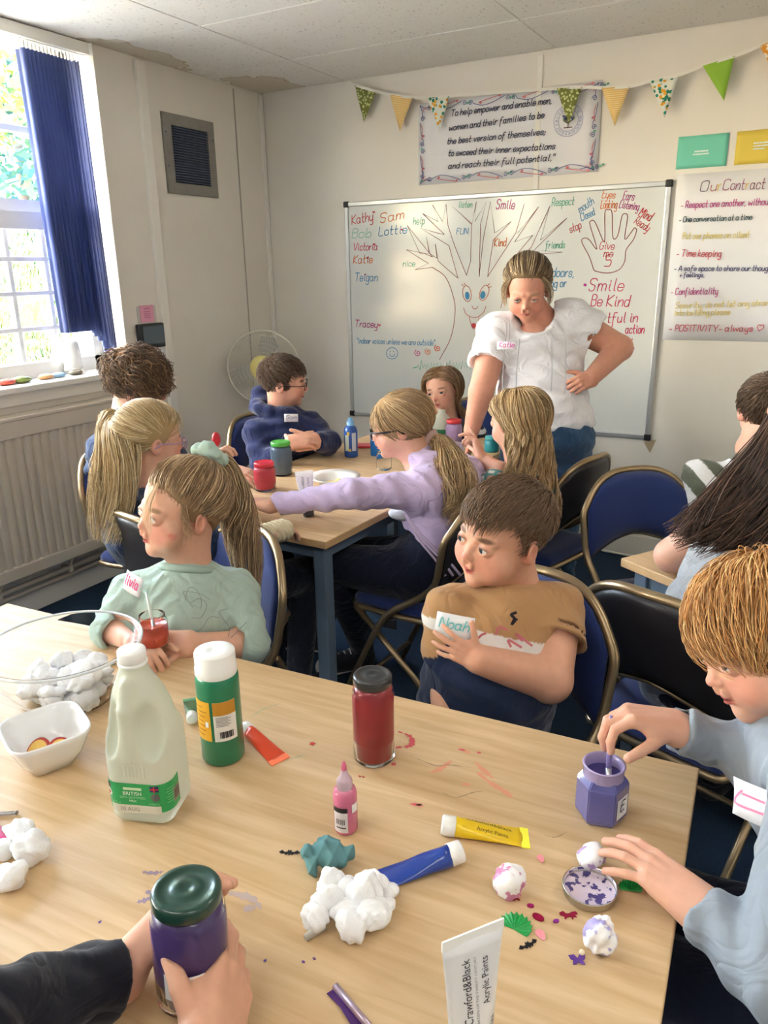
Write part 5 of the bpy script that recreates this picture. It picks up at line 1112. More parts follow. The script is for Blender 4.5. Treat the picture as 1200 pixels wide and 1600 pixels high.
m = Shape(); m.add(ell(at(628, 803, D0 - .04), (.05, .03, .022)), 0); garment('undershirt', m, .005, M_CLOTH, p.root, solidcol(226, 226, 232))
HB2, HBH2 = rgb(168, 136, 98), rgb(214, 186, 142); hl = hairline(.28, .14, -.08, -.08, -.34); sc_ = at(672, 686, D0 + .02); hair_cap(p, hl, M_HAIR, HB2); hair_back(p, 1900, hl, dirto(p, sc_), HB2, M_HAIR, r=.0011, hi=HBH2, lift=.05)
hair_tail(p, 560, [sc_, at(690, 698, D0 + .0), at(710, 740, D0 - .11), at(716, 785, D0 - .12), at(702, 822, D0 - .10)], [.018, .045, .062, .055, .025], HB2, M_HAIR, r=.0016, hi=HBH2, wave=.016, freq=10, spread_tip=.3)
m = Shape(); ax = nrm(at(690, 698, D0 + .0) - sc_); u = nrm(np.cross(ax, V3(0, 0, 1))); w2 = np.cross(ax, u)
for k in range(20): a = 2 * math.pi * k / 20; m.add(ell(sc_ + (u * math.cos(a) + w2 * math.sin(a)) * (.024 + .004 * math.sin(k * 2.3)), (.011, .011, .011)), .006)
garment('scrunchie', m, .0035, M_CLOTH, p.root, solidcol(206, 176, 170)); glasses(p, rgb(36, 34, 46), th=.014)
# --- the boy in the navy hoodie
p = Person('boy in a navy hoodie and thin glasses clasping his hands', h=.0033, brow=rgb(80, 58, 44), skin=rgb(234, 182, 156))
D0 = 3.42; p.head(at(445, 595, D0 - .02), V3(.86, .49, -.12), V3(.17, -.04, .98), .220, neck=at(436, 645, D0 + .03), nr=(.2, .25), nose=1.0, iris=rgb(70, 60, 50), blush=.5, chub=.012)
sh_r, sh_l = sdn(at(402, 668, D0 - .05), at(486, 660, D0 + .02)); nk = at(440, 643, D0 + .02); ch_ = at(446, 682, D0 + .0); pv = V3(-2.17, 2.92, .55)
el_r, wr_r = at(412, 730, D0 - .10), at(455, 692, D0 - .20); el_l, wr_l = at(510, 692, D0 - .04), at(490, 690, D0 - .18)
p.limb([sh_r, el_r, wr_r], [.04, .034, .024]); p.limb([sh_l, el_l, wr_l], [.04, .034, .024])
p.hand(wr_r, CRIGHT + V3(0, 0, .15) + TOCAM * .1, V3(0, 0, -.6) - TOCAM * .7, True, .155, curl=(.5, .8, .5), thumb=(.5, .3, .2)); p.hand(wr_l, -CRIGHT * .8 + V3(0, 0, -.1) + TOCAM * .25, -TOCAM + V3(0, 0, .3), False, .155, curl=(.5, .7, .5), thumb=(.5, .3, .2)); p.finish(M_SKIN)
S = Shape(); torso(S, pv, ch_, nk - V3(0, 0, .01), sh_l, sh_r, .155, .11, .06); S.add(sleeve([sh_r, el_r, wr_r * .93 + el_r * .07, wr_r], [.062, .056, .034, .036], .006).prim(), .03); S.add(sleeve([sh_l, el_l, wr_l * .93 + el_l * .07, wr_l], [.062, .056, .034, .036], .006).prim(), .03)
for k in range(11): a = k * .571; c = nk + CRIGHT * (-.028 + .085 * math.cos(a)) - TOCAM * .08 * math.sin(a) + V3(0, 0, .014 - .018 * math.cos(a)); S.add(ell(c, (.034, .034, .030)), .02)
S.add(ell(at(408, 622, D0 + .10), (.05, .05, .06)), .03); S.disp(wrinkle(.005, 20, V3(.3, .6, 1), 4.)); garment('hoodie', S, .006, M_CLOTH, p.root, solidcol(38, 46, 82))
badge(p, at(455, 653, D0 - .125), face(18, 10), V3(.1, 0, 1), .060, .034, 'Sam', (150, 160, 190), xh=.009)
sit(p, (-2.17, 2.93), (1, -.05), (44, 48, 66)); hl = hairline(.26, .18, -.12, -.02, -.30); HC = rgb(88, 68, 54); hair_cap(p, hl, M_HAIR, HC); hair_short(p, 2600, hl, HC, M_HAIR, length=.11, lift=.035, r=.0011, hi=rgb(120, 98, 80)); glasses(p, rgb(60, 44, 40), th=.009)
# --- the curly haired boy
p = Person('curly brown haired boy in a navy top seen from behind by the window', h=.0035)
D0 = 2.78; p.head(at(217, 597, D0), V3(.72, .60, -.35), V3(.396, .039, .917), .222, neck=at(196, 655, D0 + .0), nr=(.2, .25), eyes=True)
sh_l, sh_r = sdn(at(163, 690, D0 + .02), at(262, 700, D0 - .02)); nk = at(200, 652, D0); ch_ = at(208, 730, D0 + .02); pv = V3(-2.26, 2.10, .55)
el_l, wr_l = at(160, 765, D0 + .1), at(352, 745, 3.0); wr_l = atz(366, 737, .765); el_r, wr_r = at(290, 760, D0 + .05), at(330, 760, 2.95)
p.limb([sh_l, el_l, wr_l], [.04, .034, .024]); p.limb([sh_r, el_r, wr_r], [.04, .034, .024]); p.hand(wr_l, atz(398, 742, .765) - wr_l, V3(0, .2, -1), False, .15, curl=(.3, .4, .3)); p.finish(M_SKIN)
S = Shape(); torso(S, pv, ch_, nk - V3(0, 0, .012), sh_l, sh_r, .145, .11, .056); S.add(sleeve([sh_l, sh_l * .35 + el_l * .65, sh_l * .3 + el_l * .7], [.062, .066, .066]).prim(), .03); S.add(sleeve([sh_r, el_r, wr_r], [.06, .055, .04]).prim(), .03); S.add(sleeve([(el_l + wr_l) / 2, wr_l * .9 + el_l * .1, wr_l], [.044, .036, .036]).prim(), .0)
S.disp(wrinkle(.004, 22, V3(.3, .6, 1), 5.)); garment('top', S, .006, M_CLOTH, p.root, solidcol(52, 66, 94)); collar(p, at(200, 652, D0), nk - ch_, .066, .013, rgb(226, 222, 216))
sit(p, (-2.24, 2.12), (1, .25), (40, 44, 56)); HC = rgb(96, 74, 56); hl = hairline(.14, .0, -.20, -.16, -.36); hair_cap(p, hl, M_HAIR, HC, infl=.05)
hair_short(p, 1700, hl, HC, M_HAIR, length=.34, lift=.08, r=.0017, curl=.050, hi=rgb(150, 118, 86), seg=12, crown=(0, -.3, .95)); hair_short(p, 900, hl, HC, M_HAIR, length=.34, lift=.12, r=.0017, curl=.055, hi=rgb(160, 126, 90), seg=12, seed=8, crown=(0, -.3, .95))
# --- the girl with the long blonde ponytail
p = Person('girl with a long blonde ponytail and lilac glasses seen from behind', h=.0033)
D0 = 2.42; p.head(at(238, 684, D0), V3(.42, .89, -.15), V3(.12, .10, .98), .217, neck=at(225, 755, D0 + .0), nr=(.2, .25), nose=.9, blush=.5)
sh_l, sh_r = sdn(at(172, 800, D0 + .06), at(275, 790, D0 - .10)); nk = at(225, 762, D0 - .0); ch_ = at(222, 830, D0 - .02); pv = V3(-1.63, 1.70, .55)
wr_r = atz(424, 832, .765); el_r = at(330, 850, 2.22); el_l, wr_l = at(262, 800, D0 + .15), at(330, 735, D0 + .10)
p.limb([sh_r, el_r, wr_r], [.04, .034, .024]); p.limb([sh_l, el_l, wr_l], [.04, .034, .024]); p.hand(wr_r, atz(475, 822, .75) - wr_r, V3(0, 0, -1), True, .135, curl=[(.35, .6, .4)] * 4, spread=(.08, .02, -.03, -.08), thumb=(.5, .3, .3)); p.hand(wr_l, V3(.3, .3, .8), V3(.6, .3, 0), False, .14, curl=(.7, .9, .5)); p.finish(M_SKIN)
S = Shape(); torso(S, pv, ch_, nk - V3(0, 0, .012), sh_l, sh_r, .14, .105, .054); S.add(sleeve([sh_r, el_r, el_r * .4 + wr_r * .6], [.058, .05, .042]).prim(), .03); S.add(sleeve([sh_l, el_l, el_l * .4 + wr_l * .6], [.058, .05, .042]).prim(), .03); S.disp(wrinkle(.004, 22, V3(.3, .6, 1), 6.)); garment('top', S, .006, M_CLOTH, p.root, solidcol(30, 42, 66))
S = Shape(); bw_ = nrm(atz(475, 822, .75) - wr_r); S.add(cone(wr_r - bw_ * .05, wr_r + bw_ * .045, .029, .033), 0); S.add(ell(wr_r + bw_ * .028, (.034, .034, .024)), .02); S.disp(lambda q: .0018 * np.sin((q - wr_r) @ nrm(bw_ + V3(0, 0, .5)) * 420)); garment('bandage', S, .0028, M_CLOTH, p.root, solidcol(222, 210, 180))
sit(p, (-1.63, 1.72), (.22, .97), (34, 38, 50)); HB3, HBH3 = rgb(186, 158, 114), rgb(224, 202, 162); hl = hairline(.28, .14, -.06, -.08, -.34); sc_ = at(190, 648, D0 + .03); hair_cap(p, hl, M_HAIR, HB3); hair_back(p, 2000, hl, dirto(p, sc_), HB3, M_HAIR, r=.0011, hi=HBH3, lift=.05)
hair_tail(p, 900, [sc_, at(180, 662, D0), at(181, 715, D0 - .09), at(176, 780, D0 - .12), at(160, 850, D0 - .13)], [.016, .062, .078, .072, .040], HB3, M_HAIR, r=.0017, hi=HBH3, wave=.014, freq=8, flat=TOCAM, spread_tip=.3)
m = MB(); ax = nrm(at(178, 662, D0) - sc_); u = nrm(np.cross(ax, V3(0, 0, 1))); w2 = np.cross(ax, u); m.tube([sc_ + (u * math.cos(a) + w2 * math.sin(a)) * .019 for a in [k * .3927 for k in range(16)]], .007, 8, closed=True); m.build('hair_tie', M_BLK, p.root); glasses(p, rgb(176, 150, 186), th=.010)
m = Shape(); q = at(338, 690, D0 + .12); m.add(cone(q - CRIGHT * .02 - V3(0, 0, .045), q, .009, .012), 0); m.add(ell(q + V3(0, 0, .012), (.016, .012, .02)), .01); o = garment('craft_tool', m, .003, P('red_plastic', rgb(190, 34, 48), .3), None); tag(o, 'red plastic craft tool held up beside the lilac glasses', 'tool')
M_MARL = P('grey_marl', rgb(168, 170, 173), .95, noise=(420, .22, (1, 1, .3)), bump=(700, .2)); folds(M_MARL)
# --- the girl in stripes by the whiteboard
p = Person('brown haired girl in a black and white striped top below the whiteboard', h=.0033, brow=rgb(120, 88, 66))
D0 = 3.72; p.head(at(691, 609, D0 - .02), V3(.02, -.995, -.02), V3(-.18, .0, .98), .216, neck=at(700, 655, D0 + .03), nr=(.19, .24), eye=.32, gaze=face(-25, -45), mouth=.55, nose=.9, blush=.5)
sh_r, sh_l = sdn(at(668, 676, D0 + .02), at(742, 672, D0 + .06)); nk = at(704, 655, D0 + .04); ch_ = at(704, 700, D0 + .03); pv = V3(-1.56, 3.58, .55)
el_r, wr_r = at(662, 722, D0 - .05), at(690, 712, D0 - .22); el_l, wr_l = at(752, 716, D0), at(718, 712, D0 - .2)
p.limb([sh_r, el_r, wr_r], [.036, .03, .022]); p.limb([sh_l, el_l, wr_l], [.036, .03, .022]); p.hand(wr_r, TOCAM + CRIGHT * .3, V3(0, 0, -1), True, .14, curl=(.4, .5, .3)); p.hand(wr_l, TOCAM - CRIGHT * .3, V3(0, 0, -1), False, .14, curl=(.4, .5, .3)); p.finish(M_SKIN)
S = Shape(); torso(S, pv, ch_, nk - V3(0, 0, .012), sh_l, sh_r, .135, .10, .052); S.add(sleeve([sh_r, el_r, wr_r], [.054, .046, .034]).prim(), .03); S.add(sleeve([sh_l, el_l, wr_l], [.054, .046, .034]).prim(), .03)
def strp(v):
    q = (v - sh_l) @ nrm(V3(.3, -.1, 1)); a = np.abs((v - nk) @ CRIGHT); c = np.tile(np.array(rgb(34, 34, 44)), (len(v), 1)); m_ = (np.sin(q * 190) > .15) & (a > .055); c[m_] = rgb(226, 226, 230); c[(a < .028) & ((v - nk) @ TOCAM > .04)] = rgb(206, 208, 222); return c
garment('striped_top', S, .005, M_CLOTH, p.root, strp); sit(p, (-1.56, 3.58), (0, -1), (40, 44, 60))
HB4, HBH4 = rgb(120, 90, 62), rgb(172, 138, 100); hl = hairline(.30, .17, -.02, -.10, -.34); hair_cap(p, hl, M_HAIR, HB4)
def end7(ph, r): a = math.radians(ph); return p.L(.40 * math.sin(a), .34 * math.cos(a) - .12, -.55 - .25 * r)
hair_loose(p, 1500, hl, end7, HB4, M_HAIR, part=-.05, r=.0014, hi=HBH4, wave=.01, minphi=76, bulge=.07)
# --- the standing woman
p = Person('woman in a white blouse and jeans standing bent over the middle table, hand on hip', h=.0028, brow=rgb(168, 130, 104), skin=rgb(226, 168, 144), lip=rgb(206, 128, 116))
D0 = 3.10; p.head(at(824, 452, D0 - .05), face(-14, -24), face(-14, 66), .230, nk_k=.012, neck=at(842, 500, D0 + .06), nr=(.23, .30), eye=.3, gaze=face(-16, -60), chub=.005, wide=.96, nose=.92, blush=.5)
sh_r, sh_l = sdn(at(776, 512, D0 + .02), at(890, 492, D0 + .05)); nk = at(842, 500, D0 + .10); ch_ = at(838, 552, D0 + .08); pv = at(856, 662, D0 + .06)
el_r, wr_r = at(752, 612, D0 - .02), at(737, 672, D0 + .05); el_l, wr_l = at(968, 544, D0 + .10), at(922, 592, D0 - .04)
p.limb([sh_r, el_r, wr_r], [.062, .050, .032]); p.limb([sh_l, el_l, wr_l], [.068, .054, .034]); p.hand(wr_r, V3(-.1, .05, -1), -CRIGHT - TOCAM * .4, True, .17, curl=(.35, .5, .4)); p.hand(wr_l, at(894, 604, D0 - .12) - wr_l, V3(0, 0, -.3) - CRIGHT * .2 - TOCAM * .5, False, .15, curl=(.8, 1., .6)); p.mark(at(850, 488, D0 - .0), .05, rgb(220, 150, 130), .5)
p.limb([nk, at(832, 522, D0 + .02)], [.065, .06], .03)
for k in range(7): q = at(900 + (k % 3) * 5, 612 - k * 8 + (k % 2) * 4, D0 + .04); p.mark(q, .012, rgb(120, 96, 96), .45)
p.finish(M_SKIN)
S = Shape(); torso(S, pv, ch_, nk - V3(0, 0, .06), sh_l, sh_r, .185, .135, .07, k=.06, belly=1.04)
S.cut(plane(pv - V3(0, 0, .01), V3(.04, .0, -1)), .01)
S.add(sleeve([sh_r, sh_r * .42 + el_r * .58, sh_r * .38 + el_r * .62], [.082, .080, .080], .008).prim(), .035); S.add(sleeve([sh_l, sh_l * .55 + el_l * .45, sh_l * .5 + el_l * .5], [.092, .090, .088], .008).prim(), .035); S.add(ell(sh_l + V3(0, 0, .02), (.075, .075, .07)), .03)
S.sub(cone(nk + V3(0, 0, .05), at(828, 496, D0 - .14), .07, .085), .01)
S.disp(wrinkle(.0055, 18, V3(.2, .5, 1), 7.)); garment('blouse', S, .0055, M_CLOTH, p.root, solidcol(232, 232, 238))
for px_ in (790, 812, 862, 884):
    o = ink([[(0, 0), (.02 * (1 if px_ > 835 else -1) * .4, -.16), (.0, -.32)]], .004, at(px_, 530, D0 - .135), CRIGHT, V3(0, 0, 1), inkmat(190, 192, 200), p.root, 'seam')
badge(p, at(792, 540, D0 - .13), face(-20, 5), V3(0, 0, 1), .075, .03, 'Katie', (200, 90, 160), xh=.011)
S = Shape()
for q in (-1, 1): H = pv + CRIGHT * q * .09 + V3(0, 0, -.06); K = V3(H[0], H[1], .46) - TOCAM * .05; A = V3(H[0], H[1], .10); S.add(cone(H, K, .105, .075), .04); S.add(cone(K, A, .075, .055), .02)
S.add(ell(pv + V3(0, 0, -.03), (.17, .14, .13)), .04); S.disp(wrinkle(.004, 24, V3(0, .2, 1), 8.)); garment('jeans', S, .007, M_CLOTH, p.root, solidcol(58, 88, 122))
S = Shape()
for q in (-1, 1): A = pv + CRIGHT * q * .09; A[2] = .05; T_ = A + TOCAM * .14; T_[2] = .035; S.add(cone(A, T_, .045, .042), .01)
S.cut(plane(V3(0, 0, .004), V3(0, 0, -1)), .003); garment('shoes', S, .006, M_CLOTH, p.root, solidcol(44, 40, 44))
HB5, HBH5 = rgb(126, 104, 78), rgb(200, 176, 138); hl = hairline(.34, .24, .02, -.06, -.32); hair_cap(p, hl, M_HAIR, HB5); hair_back(p, 1900, hl, (0.02, -.95, .1), HB5, M_HAIR, r=.0014, hi=HBH5, lift=.09); m = Shape(); m.add(ell(p.L(0, -.56, .12), (.05, .045, .045)), 0); m.disp(wrinkle(.004, 30)); garment('hair_bun', m, .004, M_HAIR, p.root, lambda v: np.tile(np.array(HB5), (len(v), 1)))
for q_ in (-1, 1): hair_tail(p, 40, [p.L(q_ * .25, .18, .30), p.L(q_ * .37, .12, .10), p.L(q_ * .39, .06, -.10), p.L(q_ * .37, .05, -.30)], [.008, .014, .012, .008], HBH5, M_HAIR, r=.0010, hi=HB5, seed=6 + q_, wave=.002)
b = MB(); b.ball(p.L(-.375, -.02, -.20), .006, sub=2); b.build('earring', P('pearl', rgb(240, 236, 230), .2), p.root)
# --- the girl with long wavy hair
p = Person('girl with long loose wavy fair hair, back turned, raising one finger', h=.0033)
D0 = 2.74; p.head(at(806, 656, D0), face(-140, -10), V3(0, 0, 1), .222, neck=at(812, 715, D0 + .02), nr=(.2, .25))
sh_l, sh_r = sdn(at(772, 742, D0 - .04), at(850, 748, D0 + .10)); nk = at(812, 722, D0 + .03); ch_ = at(820, 790, D0 + .04); pv = V3(-.93, 2.80, .55)
el_l, wr_l = at(770, 738, D0 - .08), at(752, 715, D0 + .06); el_r, wr_r = at(815, 800, D0 + .2), at(770, 790, D0 + .3); el_l = at(782, 738, D0 + .0)
p.limb([sh_l, el_l, wr_l], [.036, .036, .022]); p.limb([sh_r, el_r, wr_r], [.036, .03, .022])
p.hand(wr_l, at(737, 672, D0 + .08) - wr_l, -CRIGHT - TOCAM * .3, False, .14, curl=[(.05, .1, .05), (.5, .6, .4), (.9, 1.0, .6), (1.0, 1.0, .6)], spread=(.2, .0, -.1, -.2), thumb=(.6, .4, .2)); p.finish(M_SKIN)
S = Shape(); torso(S, pv, ch_, nk - V3(0, 0, .012), sh_l, sh_r, .135, .10, .05); S.disp(wrinkle(.004, 22, V3(.3, .6, 1), 6.)); S.add(sleeve([sh_r, el_r], [.05, .045]).prim(), .03)
def flor(v): n_ = np.sin(v[:, 0] * 90 + np.sin(v[:, 2] * 60) * 2) * np.sin(v[:, 2] * 80 + v[:, 1] * 70); c = np.tile(np.array(rgb(86, 146, 146)), (len(v), 1)); c[n_ > .35] = rgb(206, 160, 150); c[n_ < -.5] = rgb(220, 224, 216); return c
garment('dress', S, .006, M_CLOTH, p.root, flor); sit(p, (-.93, 2.81), (-.98, .2), (70, 120, 122))
HB6, HBH6 = rgb(170, 138, 96), rgb(222, 194, 148); hl = hairline(.26, .14, -.10, -.16, -.38); hair_cap(p, hl, M_HAIR, HB6); bk = -(p.R[:, 1]); rt = p.R[:, 0]
def end9(ph, r): a = math.radians(ph); return p.c - CRIGHT * .035 + V3(0, 0, -.30 - .07 * r) + rt * .135 * math.sin(a) * 1.0 + bk * (.10 - .12 * math.cos(a) * .9)
hair_loose(p, 2400, hl, end9, HB6, M_HAIR, part=.0, r=.0016, hi=HBH6, wave=.022, minphi=95, freq=11, seg=20, bulge=.10, low=-.12)
# --- the boy in the grey striped shirt
p = Person('boy in a white shirt with grey diagonal stripes, back turned, at the far right', h=.004)
D0 = 2.62; p.head(at(1196, 640, D0), face(168, -8), V3(0, 0, 1), .228, neck=at(1178, 700, D0 + .0), nr=(.2, .26), eyes=True)
sh_l, sh_r = sdn(at(1096, 735, D0 + .02), at(1240, 752, D0 + .0)); nk = at(1172, 702, D0); ch_ = at(1165, 790, D0 + .02); pv = V3(.17, 2.70, .55)
el_l, wr_l = at(1085, 812, D0 + .1), at(1120, 850, D0 + .05); p.limb([sh_l, el_l, wr_l], [.04, .034, .024]); p.hand(wr_l, V3(.3, -.3, -.05), V3(0, 0, -1), False, .14); p.finish(M_SKIN)
S = Shape(); torso(S, pv, ch_, nk - V3(0, 0, .012), sh_l, sh_r, .15, .11, .056); S.add(sleeve([sh_l, sh_l * .3 + el_l * .7, sh_l * .26 + el_l * .74], [.06, .06, .06]).prim(), .03); S.add(sleeve([sh_r, sh_r - V3(0, 0, .2), sh_r - V3(0, 0, .21)], [.06, .06, .06]).prim(), .03); S.disp(wrinkle(.004, 22, V3(.3, .6, 1), 6.)); dg = nrm(CRIGHT * .8 + V3(0, 0, .6))
def str2(v): q = ((v - sh_l) @ dg) % .085; c = np.tile(np.array(rgb(232, 234, 238)), (len(v), 1)); c[(q > .03) & (q < .072)] = rgb(98, 104, 92); return c
garment('striped_shirt', S, .005, M_CLOTH, p.root, str2); sit(p, (.20, 2.72), (.5, -.86), (50, 56, 70)); HC = rgb(86, 66, 50); hl = hairline(.24, .16, -.10, -.02, -.34); hair_cap(p, hl, M_HAIR, HC); hair_short(p, 2200, hl, HC, M_HAIR, length=.17, lift=.05, r=.0013, hi=rgb(120, 96, 74))
# --- the person with long dark hair
p = Person('person in a grey t-shirt with very long dark hair leaning on a table', h=.0035)
D0 = 1.92; p.head(at(1262, 640, D0), face(160, -15), V3(0, 0, 1) + CRIGHT * .25, .228, neck=at(1232, 735, D0 + .02), nr=(.2, .25), eyes=True)
sh_l, sh_r = sdn(at(1118, 805, D0 + .02), at(1290, 815, D0 - .08)); nk = at(1218, 760, D0); ch_ = at(1185, 880, D0 - .0); pv = V3(-.13, 1.80, .55)
el_l = at(1050, 868, D0 + .10); wr_l = at(1120, 800, D0 + .28); p.limb([sh_l, el_l, wr_l], [.052, .044, .028]); p.hand(wr_l, V3(.4, .1, .6), V3(.5, .4, 0), False, .16, curl=(.6, .8, .5)); p.finish(M_SKIN)
S = Shape(); torso(S, pv, ch_, nk - V3(0, 0, .012), sh_l, sh_r, .17, .12, .06); S.add(sleeve([sh_l, sh_l * .75 + el_l * .25, sh_l * .7 + el_l * .3], [.062, .062, .062]).prim(), .03); S.disp(wrinkle(.005, 18, V3(.3, .6, 1), 6.)); garment('t_shirt', S, .0055, M_MARL, p.root)
sit(p, (-.14, 1.80), (.33, .94), (22, 26, 42)); HC, HH = rgb(72, 54, 46), rgb(110, 82, 68); hl = hairline(.26, .14, -.10, -.12, -.36); hair_cap(p, hl, M_HAIR, HC); hair_back(p, 1500, hl, (-.2, -.95, -.1), HC, M_HAIR, r=.0016, hi=HH)
for k, (pts, rr_) in enumerate([([(1225, 610), (1192, 665), (1150, 735), (1098, 800), (1035, 838)], [.025, .04, .045, .042, .025]), ([(1240, 620), (1200, 690), (1160, 760), (1110, 815), (1065, 852)], [.03, .06, .07, .06, .03]), ([(1255, 640), (1215, 710), (1185, 780), (1145, 830), (1105, 862)], [.03, .06, .07, .055, .025]), ([(1270, 660), (1235, 730), (1205, 800), (1175, 850), (1150, 880)], [.03, .05, .055, .04, .02])]):
    hair_tail(p, 420, [at(x + 26 - 4 * i, y + 4, D0 - .02 - .055 * min(i, 2) + .02 * max(0, i - 3)) for i, (x, y) in enumerate(pts)], rr_, HC, M_HAIR, r=.0021, hi=HH, wave=.014, freq=7, flat=TOCAM, seed=20 + k, spread_tip=.22)
# --- the ginger haired child
p = Person('ginger haired child in a grey top dipping a brush into a purple paint jar', h=.0021, brow=rgb(190, 130, 84), skin=rgb(236, 186, 160))
D0 = 1.10; p.head(at(1193, 994, D0), V3(-.72, -.61, -.33), V3(-.42, .02, .90), .222, neck=at(1258, 1095, D0 + .02), nr=(.2, .25), eye=.4, gaze=face(-80, -60), nose=.9, blush=.5, chub=.02)
sh_r, sh_l = sdn(at(1240, 1135, D0 + .10), at(1275, 1200, D0 - .16)); nk = at(1232, 1095, D0); ch_ = at(1272, 1230, D0 - .0); pv = V3(.27, 1.02, .55)
el_r, wr_r = at(1192, 1182, D0 + .06), at(1050, 1136, D0 + .04); el_l, wr_l = at(1222, 1530, .86), at(1088, 1415, .945)
p.limb([sh_r, el_r, wr_r], [.04, .032, .023]); p.limb([sh_l, el_l, wr_l], [.04, .033, .024])
p.hand(wr_r, at(965, 1112, D0 + .035) - wr_r + V3(0, 0, .00), V3(0, -.15, -1), True, .145, curl=[(.75, .8, .4), (.7, .9, .5), (.75, .9, .6), (.8, .9, .6)], spread=(.05, .0, -.04, -.08), thumb=(.55, .5, .15))
p.hand(wr_l, at(985, 1330, 1.0) - wr_l, V3(-.15, .1, -1), False, .138, curl=[(.2, .35, .2), (.15, .4, .2), (.12, .4, .25), (.25, .15, .1)], spread=(.10, .02, -.10, -.42), thumb=(.5, .5, .3)); p.mark(at(945, 1392, 1.0), .010, rgb(210, 130, 160), .7)
p.finish(M_SKIN)
GREY = (142, 150, 160); S = Shape(); torso(S, pv, ch_, nk - V3(0, 0, .012), sh_l, sh_r, .125, .10, .052)
S.add(sleeve([sh_r, el_r, wr_r * .9 + el_r * .1, wr_r * .97 + el_r * .03], [.054, .045, .032, .033], .006).prim(), .03); S.add(sleeve([sh_l, el_l, wr_l * .9 + el_l * .1, wr_l * .97 + el_l * .03], [.056, .050, .034, .034], .006).prim(), .03); S.disp(wrinkle(.0038, 26, nrm(wr_l - el_l), 9.))
garment('long_sleeved_top', S, .0042, M_CLOTH, p.root, solidcol(*GREY))
badge(p, at(1180, 1255, D0 - .125), face(-62, 20), V3(-.2, 0, 1), .055, .048, 'E', (220, 120, 160), xh=.014, curl=.012)
sit(p, (.27, 1.02), (-1, .05), (30, 36, 56)); HB7, HBH7 = rgb(196, 142, 84), rgb(232, 188, 130); hl = hairline(.27, .12, -.22, -.18, -.36); hair_cap(p, hl, M_HAIR, HB7, infl=.03)
hair_short(p, 3600, hl, HB7, M_HAIR, length=.46, lift=.07, r=.00105, crown=(.25, -.35, .9), flow=(-.35, .25, -.1), seg=11, hi=HBH7, curl=.0025)
# --- the pair of hands round the purple jar
p = Person('person in a black sleeve, only the hands in view, clasping a purple paint jar', h=.0021, skin=rgb(228, 178, 150))
J1 = at(291, 1392, .81); vw_ = nrm(J1 - CAMP); iu_ = nrm(np.cross(np.cross(vw_, V3(0.04, 0, 1)), vw_)); jax = nrm(iu_ * .76 - vw_ * .65); J0 = J1 - jax * .135; jc = (J0 + J1) / 2; vd = nrm(jc - CAMP)
wl = at(190, 1522, .86); wrt = at(322, 1650, .76); el_l, el_r = at(-60, 1610, .70), at(330, 1850, .60)
p.limb([el_l, wl], [.036, .027]); p.limb([el_r, wrt], [.036, .027])
rj = nrm(np.cross(vd, jax))   # image right, square to the jar
p.hand(wl, at(246, 1440, .90) - wl, rj + vd * .15, False, .165, curl=[(.35, .5, .4), (.35, .5, .4), (.35, .5, .4), (.4, .5, .4)], thumb=(.5, .5, .2))
p.hand(wrt, at(372, 1490, .85) - wrt, -rj * .75 + vd * .65, True, .165, curl=[(.25, .55, .5), (.25, .55, .5), (.3, .55, .5), (.35, .55, .5)], spread=(.08, .02, -.04, -.1), thumb=(.9, .3, .3)); p.c = J0
hd_c = V3(-.62, .02, 1.18); p.head(hd_c, (.25, .95, -.3), (0, .3, 1), .222, neck=V3(-.66, -.03, 1.03)); p.finish(M_SKIN)
S = Shape(); sl, sr = V3(-.82, .02, .95), V3(-.50, -.06, .97); torso(S, V3(-.66, -.05, .55), V3(-.66, -.02, .84), V3(-.66, -.03, 1.02), sl, sr, .14, .10, .055)
S.add(sleeve([sl, el_l, wl * .85 + el_l * .15, wl * .93 + el_l * .07], [.056, .048, .036, .036], .006).prim(), .03); S.add(sleeve([sr, el_r, el_r * .6 + wrt * .4], [.056, .046, .038]).prim(), .03); S.disp(wrinkle(.0035, 30, V3(1, .2, .1), 3.)); garment('sweatshirt', S, .0045, M_CLOTH, p.root, solidcol(30, 31, 40))
sit(p, (-.66, -.06), (.1, 1), (40, 42, 50)); hl = hairline(); hair_cap(p, hl, M_HAIR, rgb(70, 52, 42)); hair_short(p, 700, hl, rgb(70, 52, 42), M_HAIR, r=.002)
